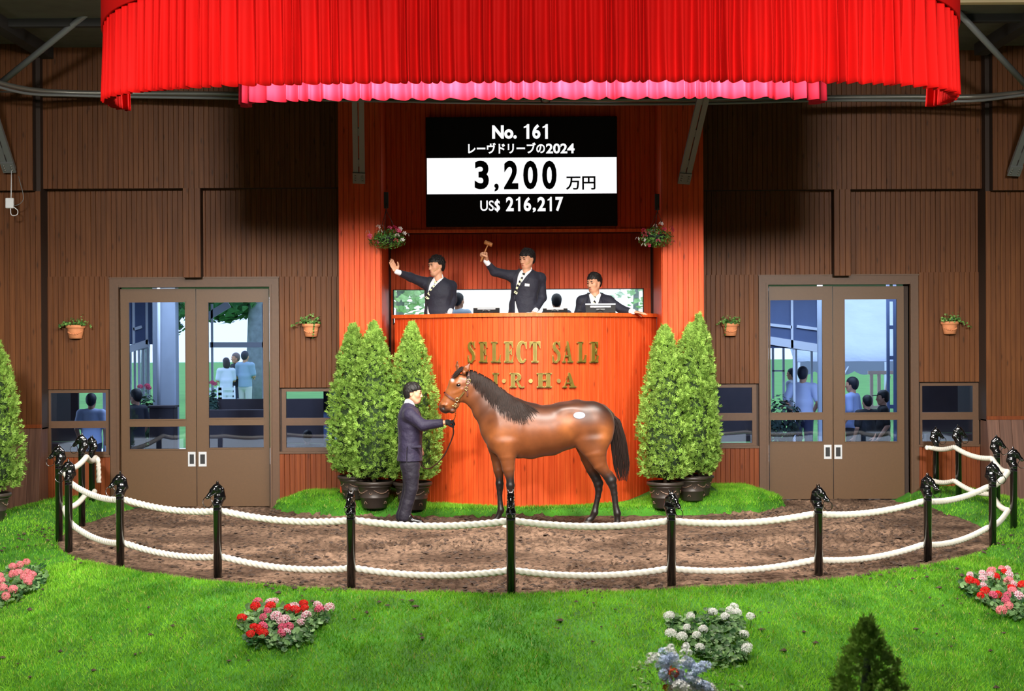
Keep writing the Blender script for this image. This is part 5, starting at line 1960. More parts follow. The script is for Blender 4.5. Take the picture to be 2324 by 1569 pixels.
# ears: far one turned outward, near one pricked back
g.chain([(hp(1040, 840, .055), .042, .55), (hp(1037.5, 830, .06), .046, .42), (hp(1038, 818, .062), .007, .6)], (1, .3, 0), .015, .006)
g.chain([(hp(1054, 845, -.06), .042, .8), (hp(1059, 836, -.075), .044, .6), (hp(1066.5, 825, -.085), .008, .8)], (.3, 1, 0), .015, .006)
g.cone(hp(1036, 834, .045), hp(1037.5, 822, .05), .018, .006, k=.006, carve=True)
g.cone(hp(1054, 842, -.10), hp(1063, 829, -.108), .015, .005, k=.006, carve=True)


def leg(pts, k0=.05):
    g.chain([(p, r_, s_) for (p, r_, s_) in pts], LY, k0, .010)


def hoof(x, dy, toe):
    c_ = hz(x, .075, dy); t_ = hz(x + toe, .0, dy)
    g.cone((c_[0], dy, .08), (t_[0], dy, .02), .042, .060, LY, .92, k=.006)


N_, FAR = -.135, .135
# near fore
leg([(hp(1150, 1005, N_ - .02), .125, .62), (hp(1151, 1036, N_ - .01), .10, .68), (hp(1154, 1065, N_), .075, .78), (hp(1158, 1090, N_), .047, .9), (hp(1158.5, 1102, N_), .053, .9), (hp(1158.5, 1110, N_), .046, .85), (hp(1160, 1120, N_), .034, .8), (hp(1161, 1148, N_), .033, .8), (hp(1162, 1164, N_), .043, .95), (hp(1159, 1178, N_), .034, .95), (hz(1154, .085, N_), .042, 1.0)])
hoof(1153, N_, -4)
# far fore
leg([(hp(1128, 1010, FAR), .11, .62), (hp(1130, 1040, FAR), .085, .68), (hp(1132, 1068, FAR), .066, .78), (hp(1134, 1088, FAR), .045, .9), (hp(1134, 1098, FAR), .051, .9), (hp(1134.5, 1107, FAR), .044, .85), (hp(1134, 1120, FAR), .034, .8), (hp(1135, 1142, FAR), .032, .8), (hp(1137, 1158, FAR), .042, .95), (hp(1131, 1172, FAR), .034, .95), (hz(1125, .085, FAR), .042, 1.0)])
hoof(1124, FAR, -4)
# near hind
leg([(hp(1350, 1000, N_ - .01), .19, .55), (hp(1352, 1028, N_ - .02), .135, .62), (hp(1362, 1056, N_ - .01), .085, .72), (hp(1378, 1080, N_), .056, .8), (hp(1386, 1092, N_), .060, .75), (hp(1391, 1104, N_), .050, .75), (hp(1394, 1120, N_), .040, .75), (hp(1397, 1148, N_), .036, .8), (hp(1401, 1166, N_), .046, .95), (hp(1401, 1178, N_), .037, .95), (hz(1401, .085, N_), .044, 1.0)])
g.cone(hp(1386, 1074, N_), hp(1394, 1089, N_), .020, .024, LY, .8, k=.04)
hoof(1401, N_, -4)
# far hind
leg([(hp(1335, 1010, FAR), .15, .55), (hp(1336, 1040, FAR), .10, .65), (hp(1343, 1066, FAR), .070, .72), (hp(1353, 1088, FAR), .054, .8), (hp(1358, 1100, FAR), .056, .75), (hp(1359, 1112, FAR), .045, .75), (hp(1357, 1128, FAR), .036, .75), (hp(1352, 1150, FAR), .034, .8), (hp(1350, 1163, FAR), .044, .95), (hp(1343, 1176, FAR), .035, .95), (hz(1336, .085, FAR), .042, 1.0)])
g.cone(hp(1357, 1082, FAR), hp(1363, 1096, FAR), .018, .022, LY, .8, k=.04)
hoof(1335, FAR, -4)
# dock
g.cone(hp(1366, 930), hp(1388, 944), .06, .035, k=.05)
g.f[:, :, :] = g.f
V, F = g.arrays()
body_me = mesh_np('body', V, F, True)
# coat: bay with darker topline, black points, pale mealy underside tones
X_, Y_, Z_ = V[:, 0], V[:, 1], V[:, 2]
PXv = (X_ + H0.x) * SC + 1162
nz1 = vnoise(X_ * 5 + 9, Z_ * 5 + Y_ * 3, 70); nz2 = vnoise(X_ * 13, Z_ * 13 + Y_ * 9, 71)
bay = np.array(lin((116, 63, 30))[:3]); bay_d = np.array(lin((48, 29, 22))[:3]); blk = np.array(lin((26, 19, 17))[:3]); tan = np.array(lin((156, 90, 42))[:3])
PYz = lambda py: CAM_Z - (py - 771) / SC          # height of a photo row at the horse
top = np.interp(PXv, [1060, 1150, 1210, 1250, 1310, 1380], [PYz(840), PYz(900), PYz(921), PYz(921), PYz(908), PYz(935)])
d_top = top - Z_
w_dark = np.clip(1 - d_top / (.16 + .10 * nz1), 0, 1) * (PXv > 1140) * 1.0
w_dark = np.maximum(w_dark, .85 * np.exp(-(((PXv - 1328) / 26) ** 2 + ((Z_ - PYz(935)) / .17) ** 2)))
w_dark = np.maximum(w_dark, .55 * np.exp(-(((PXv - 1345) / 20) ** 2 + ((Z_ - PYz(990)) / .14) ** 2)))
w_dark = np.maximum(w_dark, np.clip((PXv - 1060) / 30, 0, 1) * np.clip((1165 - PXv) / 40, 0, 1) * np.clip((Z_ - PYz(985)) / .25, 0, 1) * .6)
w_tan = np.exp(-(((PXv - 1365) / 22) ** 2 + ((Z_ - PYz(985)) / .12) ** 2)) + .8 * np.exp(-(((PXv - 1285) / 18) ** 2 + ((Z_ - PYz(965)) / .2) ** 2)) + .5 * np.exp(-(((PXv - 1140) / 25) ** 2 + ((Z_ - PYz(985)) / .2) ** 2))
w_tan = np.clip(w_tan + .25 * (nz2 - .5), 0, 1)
col = bay * (1 - w_tan[:, None]) + tan * w_tan[:, None]
col = col * (1 - w_dark[:, None]) + bay_d * w_dark[:, None]
knee = np.where(PXv < 1240, PYz(1075), PYz(1070))
w_blk = 1 - sstep(-.10, .08, Z_ - knee + .05 * (nz1 - .5))
muz = sstep(.0, .09, .55 * (1020 - PXv) / SC + (PYz(921) - Z_)) * (PXv < 1045) * (Z_ > 1.2)
w_blk = np.maximum(w_blk, np.clip(muz, 0, 1) * .85)
ear = (Z_ > PYz(832)) & (PXv < 1075)
w_blk = np.maximum(w_blk, np.where(ear, .65 * sstep(PYz(832), PYz(820), Z_), 0))
face = (PXv < 1048) & (Z_ > PYz(925)) & (Z_ < PYz(850))
col = np.where(face[:, None], col * .6 + tan * .4, col)
col = col * (1 - w_blk[:, None]) + blk * w_blk[:, None]
star = np.exp(-(((PXv - 1027) / 3.2) ** 2 + ((Z_ - PYz(861)) / .022) ** 2)) * (np.abs(Y_) < .09)
col = col * (1 - star[:, None]) + np.array([.8, .78, .75]) * star[:, None]
eyed = np.exp(-(((PXv - 1040.5) / 8) ** 2 + ((Z_ - PYz(874.5)) / .034) ** 2)) * (np.abs(Y_) > .05)
col = col * (1 - .75 * eyed[:, None]) + blk * .75 * eyed[:, None]
nost = np.exp(-(((PXv - 1006.5) / 3.6) ** 2 + ((Z_ - PYz(926)) / .026) ** 2)) * (np.abs(Y_) > .02)
mo_t = np.clip((PXv - 1012) / 20, 0, 1); mo_z = PYz(934.5 - 8 * mo_t)
mouth = np.exp(-((Z_ - mo_z) / .010) ** 2) * (PXv > 1010) * (PXv < 1034) * (np.abs(Y_) > .015)
nost = np.maximum(nost, .8 * mouth)
col = col * (1 - nost[:, None]) + blk * .5 * nost[:, None]
hoofc = Z_ < .075
col[hoofc] = np.array(lin((60, 50, 44))[:3])
nearfore = hoofc & (Y_ < 0) & (PXv < 1240)
col[nearfore] = np.array(lin((196, 178, 160))[:3])
col = col * (.9 + .2 * nz2)[:, None]
paint(body_me, col)
m_coat = MAT('bay_coat', (150, 85, 40), 0.40, vcol=True, var=.06, scale=25, spec=.5, sheen=.1)
body = obj('body', body_me, m_coat, horse)

m_hair = MAT('dark_horse_hair', (32, 19, 13), 0.6, var=.35, scale=60, stretch=(1, 1, .1), spec=.2)
m_eyeh = MAT('horse_eye', (12, 8, 7), 0.06, spec=.8)
for s_ in (-1, 1):
    MB().ball(hp(1040.5, 874.5, s_ * .090), (.027, .018, .019), 14, 9).build('eye', m_eyeh, horse)


def hair_strip(b, pts, w0, w1, nrm=(0, -1, 0)):
    """tapered lock of hair: flat strip with a crease"""
    pts = [Vector(p) for p in pts]; n = len(pts); nv = Vector(nrm)
    v, f = [], []
    for i, p in enumerate(pts):
        d = (pts[min(i + 1, n - 1)] - pts[max(i - 1, 0)]).normalized()
        sd = d.cross(nv).normalized(); w = w0 + (w1 - w0) * i / (n - 1)
        v += [p - sd * w, p + nv * w * .6, p + sd * w]
    for i in range(n - 1):
        k = 3 * i
        f += [(k, k + 1, k + 4, k + 3), (k + 1, k + 2, k + 5, k + 4)]
    b.add(v, f, True)


from mathutils.bvhtree import BVHTree
bvh = BVHTree.FromPolygons([tuple(v) for v in V.tolist()], F.tolist())


def skin_y(x, z, side=-1):
    """outermost body surface at (x, z) on the given side"""
    hit = bvh.ray_cast(Vector((x, side * 1.0, z)), Vector((0, -side, 0)))
    return hit[0].y if hit[0] is not None else None


crest = [(1058, 843), (1070, 842), (1084, 848), (1098, 855), (1112, 863), (1126, 873), (1140, 885), (1152, 895), (1166, 904), (1182, 912), (1198, 918)]
cp = np.array(crest, float)
cs = np.concatenate([[0], np.cumsum(np.hypot(*np.diff(cp, axis=0).T))])
rh = np.random.default_rng(5)
b = MB()
for i in range(900):
    u = rh.random()
    px = np.interp(u * cs[-1], cs, cp[:, 0]); py = np.interp(u * cs[-1], cs, cp[:, 1])
    ln = np.interp(u, [0, .12, .35, .65, .88, 1], [16, 36, 56, 58, 46, 16]) * rh.uniform(.6, 1.15)
    lean = np.interp(u, [0, .3, .7, 1], [2, 6, 10, 20]) * rh.uniform(.4, 1.5)
    pts = []
    lift = rh.uniform(.004, .02)
    for k in range(6):
        t = k / 5
        q = hp(px + lean * t + rh.normal(0, .4), py + 1.0 + ln * t ** 1.05)
        yy = skin_y(q[0], q[2])
        if yy is None: yy = -.02
        pts.append((q[0], min(yy, -.01) - lift * (1 - .4 * t) - .002, q[2]))
    hair_strip(b, pts, rh.uniform(.0028, .0055), .001)
for i in range(70):                                  # crest roots over the top of the neck
    u = rh.random()
    px = np.interp(u * cs[-1], cs, cp[:, 0]); py = np.interp(u * cs[-1], cs, cp[:, 1])
    q = Vector(hp(px, py))
    hair_strip(b, [q + Vector((0, .02, -.01)), q + Vector((0, 0, .012)), q + Vector((.01, -.03, -.01)), q + Vector((.02, -.06, -.06))], .012, .004, (0, -.4, .9))
b.build('mane', m_hair, horse, kind='stuff')
b = MB()
for i in range(46):                                   # forelock
    x0, y0 = rh.uniform(1046, 1056), rh.uniform(834, 840)
    dy0 = rh.uniform(-.06, .05)
    pts = []
    for k in range(5):
        t = k / 4
        q = hp(x0 + (-26 + rh.normal(0, 1)) * t * rh.uniform(.7, 1), y0 + 22 * t ** 1.2)
        pts.append((q[0], dy0 * 1.2 - .03 - .02 * t, q[2] + .012))
    hair_strip(b, pts, .008, .002, (-.5, -.7, .4))
b.build('forelock', m_hair, horse, kind='stuff')
b = MB()
tc_ = [(1378, 935), (1394, 950), (1402, 985), (1407, 1020), (1411, 1055), (1413, 1090)]
tw = [6, 13, 17, 19, 19, 9]
for i in range(560):
    o = rh.uniform(-1, 1); dy0 = rh.normal(0, .03); e = rh.uniform(.62, 1.03)
    pts = []
    for k in range(8):
        t = k / 7 * e
        x = np.interp(t * 5, range(6), [q[0] for q in tc_]) + o * np.interp(t * 5, range(6), tw)
        y = np.interp(t * 5, range(6), [q[1] for q in tc_]) + 3 * abs(o) * (t > 0)
        q = hp(x + rh.normal(0, .3), y)
        pts.append((q[0], dy0 * (0.3 + t) * (1 - abs(o) * .4), q[2]))
    hair_strip(b, pts, rh.uniform(.003, .006), .001, (0, -1 if rh.random() < .6 else 1, 0))
b.build('tail', m_hair, horse, kind='stuff')

# sale sticker on the hip
q = hp(1313, 941); sy_ = skin_y(q[0], q[2])
n_v = bvh.ray_cast(Vector((q[0], -1, q[2])), Vector((0, 1, 0)))[1]
if n_v.y > 0: n_v = -n_v
e1 = Vector((1, 0, 0)); e1 = (e1 - n_v * e1.dot(n_v)).normalized(); e2 = n_v.cross(e1)
if e2.z < 0: e2 = -e2
c_ = Vector((q[0], sy_, q[2])) + n_v * .007
v = [c_ + e1 * (.068 * math.cos(t)) + e2 * (.038 * math.sin(t)) - n_v * .002 for t in [2 * math.pi * i / 28 for i in range(28)]]
v2 = [p - n_v * .012 for p in v]
f = [tuple(range(28))] + [((i + 1) % 28, i, 28 + i, 28 + (i + 1) % 28) for i in range(28)]
st_ = MB().add(v + v2, f).build('lot_sticker', MAT('white_sticker', (244, 246, 250), .5), horse)
st_['label'] = 'white oval number sticker on the hip'
v = [c_ + e1 * (.073 * math.cos(t)) + e2 * (.043 * math.sin(t)) - n_v * .004 for t in [2 * math.pi * i / 28 for i in range(28)]]
MB().add(v + [p - n_v * .012 for p in v], f).build('sticker_rim', MAT('blue_grey_rim', (110, 118, 140), .5), st_)

# ------------------------------------------------------------------ halter of brown leather with brass fittings
m_leather = MAT('brown_leather', (92, 48, 36), 0.45, var=.12, scale=40)
m_brassf = MAT('polished_brass', (214, 186, 120), 0.22, metal=.9)
hal = bpy.data.objects.new('halter', None); link(hal, horse); hal['label'] = 'brown leather halter with brass fittings'


def around(points, both=True, out=.006):
    """strap following the head surface on the near side"""
    res = []
    for (px, py) in points:
        q = hp(px, py); yy = skin_y(q[0], q[2])
        res.append(Vector((q[0], (yy if yy is not None else -.05) - out, q[2])))
    return res


def strap(name, pts, w, parent, th=.004):
    pts = smooth_path(pts, 6)
    b = MB(); v, f = [], []
    n = len(pts)
    for i, p in enumerate(pts):
        d = (pts[min(i + 1, n - 1)] - pts[max(i - 1, 0)]).normalized()
        nv = Vector((0, -1, 0)); nv = (nv - d * nv.dot(d)).normalized() if abs(d.y) < .95 else Vector((-.7, 0, .7))
        sd = d.cross(nv)
        for (a_, c2) in ((-1, 0), (1, 0), (1, 1), (-1, 1)):
            v.append(p + sd * (w / 2 * a_) + nv * (th * c2))
    for i in range(n - 1):
        for k in range(4):
            j = (k + 1) % 4
            f.append((4 * i + k, 4 * i + j, 4 * i + 4 + j, 4 * i + 4 + k))
    return b.add(v, f).build(name, m_leather, parent)


def c1(u, v): return (980 + u * 200 / 1961, 810 + v * 160 / 1569)
nb_pts = around([c1(300, 815), c1(370, 865), c1(440, 915), c1(520, 960)])
nb_pts = [nb_pts[0] + Vector((-.012, .05, .012))] + nb_pts
strap('noseband', nb_pts, .024, hal)
far_nb = [Vector((p.x, -p.y, p.z)) for p in nb_pts]
strap('noseband', far_nb, .024, hal)
cheek = around([c1(600, 930), c1(660, 860), c1(730, 770)], out=.008)
strap('cheekpiece', cheek, .022, hal)
MB().obox(cheek[1] + Vector((0, -.006, 0)), ((cheek[2] - cheek[0]).normalized(), Vector((0, -1, 0)), (cheek[2] - cheek[0]).normalized().cross(Vector((0, -1, 0)))), (.06, .002, .009)).build('name_plate', m_brassf, hal)
crown = around([c1(790, 640), c1(815, 540), c1(820, 430), c1(815, 345)], out=.009)
crown += [Vector(hp(*c1(800, 290))) + Vector((0, -.05, .01))]
strap('crownpiece', crown, .024, hal)
throat = around([c1(780, 720), c1(800, 800), c1(795, 870)], out=.006)
strap('throat_strap', throat, .018, hal)
strap('chin_strap', around([c1(570, 970), c1(545, 1050), c1(520, 1095)], out=.008), .016, hal)


def brass_ring(c_, r_, th, ax=(0, -1, 0), sq=1.0, name='brass_ring'):
    a_ = Vector(ax).normalized(); u = a_.orthogonal().normalized(); w = a_.cross(u)
    pts = [Vector(c_) + u * (r_ * sq * math.cos(t)) + w * (r_ * math.sin(t)) for t in [2 * math.pi * i / 18 for i in range(19)]]
    return MB().tube(pts, th, 6, cap=False).build(name, m_brassf, hal)


brass_ring(around([c1(770, 705)], out=.012)[0], .021, .005)
brass_ring(around([c1(565, 955)], out=.014)[0], .022, .006)
brass_ring(around([c1(815, 548)], out=.014)[0], .022, .005, sq=1.5, name='buckle')
brass_ring(around([c1(530, 1080)], out=.014)[0], .020, .005)
bit_p = around([c1(445, 1085), c1(520, 1100)], out=.014)
MB().tube([bit_p[0], bit_p[1]], .006, 6).build('bit_bar', m_brassf, hal)

# ------------------------------------------------------------------ people
m_skin = MAT('skin', (208, 152, 120), 0.5, var=.05, scale=18)
m_hairb = MAT('black_hair', (22, 18, 17), 0.6, var=.3, scale=70, spec=.45)
m_eye = MAT('dark_eye', (26, 18, 16), 0.2)
m_lip = MAT('lips', (176, 96, 84), 0.5)
m_navy = MAT('navy_suit_cloth', (26, 28, 43), 0.75, var=.08, scale=30, sheen=.08, bump=.5, bscale=9, bdist=.05)
m_violet = MAT('violet_navy_suit_cloth', (36, 29, 55), 0.7, var=.06, scale=26, sheen=.1, bump=.5, bscale=9, bdist=.05)
m_violet_d = MAT('dark_violet_trousers', (25, 20, 36), 0.7, var=.06, scale=26, sheen=.08, bump=.5, bscale=8, bdist=.05)
m_shirt = MAT('white_shirt_cloth', (240, 242, 246), 0.7)
m_shoe = MAT('black_polished_leather', (20, 18, 19), 0.22, spec=.6)
m_glove = MAT('black_knit_glove', (26, 26, 30), 0.8, bump=.2, bscale=90)

m_tie, nt, p = new_mat('striped_tie_silk')
tc = N(nt, 'ShaderNodeTexCoord'); mp = N(nt, 'ShaderNodeMapping'); mp.inputs['Rotation'].default_value = (0, math.radians(-38), 0)
nt.links.new(tc.outputs['Object'], mp.inputs['Vector'])
wv = N(nt, 'ShaderNodeTexWave'); wv.bands_direction = 'Z'; wv.inputs['Scale'].default_value = 5.2
nt.links.new(mp.outputs['Vector'], wv.inputs['Vector'])
rp = N(nt, 'ShaderNodeValToRGB'); rp.color_ramp.interpolation = 'CONSTANT'
rp.color_ramp.elements[0].color = lin((20, 20, 26)); rp.color_ramp.elements[1].position = .52; rp.color_ramp.elements[1].color = lin((222, 224, 180))
nt.links.new(wv.outputs['Fac'], rp.inputs['Fac']); nt.links.new(rp.outputs['Color'], p.inputs['Base Color'])
p.inputs['Roughness'].default_value = .4


def MX(arrs):
    r_ = arrs[0]
    for q in arrs[1:]:
        r_ = np.maximum(r_, q)
    return r_


class Fig:
    """frame of a head or a torso: a = sideways (picture right when facing the hall), b = forward, c = up"""
    def __init__(s, C, yaw, pitch=0.0, roll=0.0, scale=1.0):
        y, q = math.radians(yaw), math.radians(pitch)
        f = Vector((-math.sin(y) * math.cos(q), -math.cos(y) * math.cos(q), -math.sin(q)))
        l = Vector((math.cos(y), -math.sin(y), 0))
        u = f.cross(l)
        if roll:
            R_ = Matrix.Rotation(math.radians(roll), 3, f)
            l = R_ @ l; u = R_ @ u
        s.C, s.l, s.f, s.u, s.s = Vector(C), l, f, u, scale

    def p(s, a, b, c):
        return s.C + (s.l * a + s.f * b + s.u * c) * s.s

    def ax(s):
        return [tuple(s.l), tuple(s.f), tuple(s.u)]

    def r(s, *q):
        return [x * s.s for x in q]

    def coords(s, g_):
        X, Y, Z = g_.grid()
        dx, dy, dz = X - s.C.x, Y - s.C.y, Z - s.C.z
        return [(dx * v.x + dy * v.y + dz * v.z) / s.s for v in (s.l, s.f, s.u)]


def add_head(g, h, jaw=1.0):
    A = h.ax()
    E = lambda c_, r_, k=.02, carve=False: g.ell(h.p(*c_), h.r(*r_), A, k * h.s, carve)
    K = lambda a, b_, ra, rb, k=.012, lat=None, s_=1.0, carve=False: g.cone(h.p(*a), h.p(*b_), ra * h.s, rb * h.s, lat, s_, None, k * h.s, carve)
    E((0, -.012, .032), (.074, .094, .086), .03)
    E((0, .035, -.035), (.060 * jaw, .058, .080), .035)
    E((0, .055, -.092), (.030, .030, .026), .03)
    for s_ in (-1, 1):
        E((s_ * .040, .052, -.022), (.026, .026, .026), .02)
        K((s_ * .056, -.005, -.055), (s_ * .026, .05, -.098), .018, .018, .03)
        E((s_ * .031, .096, .012), (.017, .013, .012), .012, True)
        E((s_ * .031, .079, .009), (.016, .012, .010), .004)
        E((s_ * .076, -.012, -.008), (.009, .020, .032), .008)
        E((s_ * .084, -.008, -.004), (.005, .011, .020), .004, True)
        E((s_ * .012, .094, -.036), (.009, .011, .008), .008)
    K((-.034, .078, .030), (.034, .078, .030), .012, .012, .02)
    K((0, .086, .016), (0, .106, -.030), .008, .0125, .012)
    E((0, .089, -.060), (.022, .010, .0065), .008)
    E((0, .087, -.071), (.019, .010, .0065), .008)
    K((-.018, .096, -.0655), (.018, .096, -.0655), .0022, .0022, .003, None, 1.0, True)


def face_parts(root, h, open_eye=.006, lips=True):
    A = [Vector(a) for a in h.ax()]
    for s_ in (-1, 1):
        MB().ball(h.p(s_ * .031, .0905, .009), h.r(.0135, .005, open_eye), 10, 6, A).build('eye', m_eye, root)
        b = MB()
        b.tube([h.p(s_ * .014, .0925, .0255), h.p(s_ * .030, .0930, .031), h.p(s_ * .046, .084, .0275)], h.r(.0045, .0055, .003), 6)
        b.build('eyebrow', m_hairb, root)
    if lips:
        b = MB()
        b.ball(h.p(0, .0955, -.0605), h.r(.019, .0055, .0042), 10, 6, A)
        b.ball(h.p(0, .0935, -.0708), h.r(.017, .0055, .0048), 10, 6, A)
        b.build('lips', m_lip, root)


def hair_mesh(root, h, lo, hi, seed, spike=.018, fringe=.055, side=.0, sweep=0.0, step=.005, back=-.05):
    """cap of hair with a ragged edge and tufts; fringe = height of the front hairline"""
    g = SDF(lo, hi, step)
    A = h.ax()
    g.ell(h.p(0, -.018, .042), h.r(.088, .106, .094), A, .0)
    g.ell(h.p(0, -.055, -.005), h.r(.076, .065, .085), A, .03 * h.s)
    a, b_, c_ = h.coords(g)
    rr = np.random.default_rng(seed)
    for i in range(170):
        t = rr.uniform(0, 2 * math.pi); q = rr.uniform(.05, 1.05)
        n = np.array([math.sin(q * 1.5) * math.cos(t), math.sin(q * 1.5) * math.sin(t), math.cos(q * 1.5)])
        base = n * np.array([.080, .098, .088]) + np.array([0, -.018, .042])
        flow = np.array([n[0] * .6 + rr.normal(sweep, .2), .55 + rr.normal(0, .25) if n[1] > -.2 else -.3 + rr.normal(0, .2), rr.normal(-.25, .2) - .5 * (1 - n[2])])
        flow = flow - n * flow.dot(n); flow /= np.linalg.norm(flow)
        tip = base + flow * rr.uniform(.028, .05) + n * spike * rr.uniform(.2, 1.0)
        if tip[2] < fringe - .012 and tip[1] > .05: continue
        g.cone(h.p(*base), h.p(*tip), .0085 * h.s, .002 * h.s, k=.005 * h.s)
    wob = .006 * np.sin(a * 160 + seed) + .004 * np.sin(a * 310 + 1)
    # carve the face window: forward of a slanted line and below the fringe
    face = np.maximum(-(b_ - (.016 + .30 * np.maximum(c_ - .02, 0))), c_ - (fringe + wob - side * a))
    g.f = np.maximum(g.f, -face * h.s)
    ear = np.maximum(np.maximum(-(b_ + .030), c_ - .012 - .3 * np.maximum(b_, 0)), 0 * a - 1)
    g.f = np.maximum(g.f, -ear * h.s)
    g.f = np.maximum(g.f, (back - .02 - c_ + wob) * h.s)
    return obj('hair', g.mesh('hair'), m_hairb, root)


def add_hand(g, W, d, n, thumb, curls, spread=.0, size=1.0, thumb_in=.25, grow=0.0, thumb_curl=.4):
    """palm and five fingers: W wrist, d toward the fingertips, n the way the palm faces, thumb = +1/-1 side"""
    W = Vector(W); d = Vector(d).normalized(); n = Vector(n); n = (n - d * n.dot(d)).normalized()
    s = d.cross(n) * thumb
    z = size
    g.cone(W, W + d * .035 * z, .026 * z + grow, .032 * z + grow, tuple(n), .68, .52, .012)
    g.cone(W + d * .03 * z - s * .012 * z, W + d * .088 * z - s * .014 * z, .027 * z + grow, .027 * z + grow, tuple(n), .48, .44, .012)
    g.cone(W + d * .03 * z + s * .012 * z, W + d * .090 * z + s * .016 * z, .027 * z + grow, .027 * z + grow, tuple(n), .52, .46, .012)
    offs = (.033, .012, -.010, -.031); lens = (.072, .080, .075, .060)
    for i in range(4):
        p0 = W + d * (.088 - .004 * abs(i - 1.2)) * z + s * offs[i] * z
        dd = (d + s * spread * (1.5 - i) * .4).normalized()
        ang = 0.0; p_ = p0; rad = .0092 * z + grow
        cu = curls if not hasattr(curls[0], '__len__') else curls[i]
        for j, frac in enumerate((.44, .31, .25)):
            ang += math.radians(cu[j])
            q = p_ + (dd * math.cos(ang) + n * math.sin(ang)) * lens[i] * frac * z
            g.cone(p_, q, rad, rad * .9, k=.004 if j else .008)
            p_ = q; rad *= .9
    t0 = W + d * .022 * z + s * .026 * z + n * .006 * z
    t1 = t0 + (d * .62 + s * .62 + n * thumb_in).normalized() * .042 * z
    t2 = t1 + (d * .92 + s * (.35 - thumb_curl) + n * (thumb_in + thumb_curl)).normalized() * .032 * z
    t3 = t2 + (d * .95 + s * (.1 - thumb_curl) + n * (thumb_in + thumb_curl)).normalized() * .024 * z
    g.cone(t0, t1, .016 * z + grow, .0125 * z + grow, k=.014)
    g.cone(t1, t2, .0115 * z + grow, .0105 * z + grow, k=.005)
    g.cone(t2, t3, .0105 * z + grow, .0085 * z + grow, k=.004)


def bounds(pts, pad):
    A = np.array([tuple(q) for q in pts])
    return A.min(0) - pad, A.max(0) + pad


def torso_fields(g, T, neck, sh, hem, wid, dep, grow, flare=0.0):
    """T: torso frame at the waist; sh = [left, right] shoulder points; wid/dep dicts by level"""
    lat = tuple(T.l)
    for i in range(len(wid) - 1):
        (z0, w0, d0, b0), (z1, w1, d1, b1) = wid[i], wid[i + 1]
        g.cone(T.p(0, b0, z0), T.p(0, b1, z1), d0 + grow, d1 + grow, lat, (w0 + grow) / (d0 + grow), (w1 + grow) / (d1 + grow), .03)
    for q in sh:
        g.cone(Vector(neck) - Vector((0, 0, .035)), q, .062 + grow * .5, .066 + grow, k=.05)


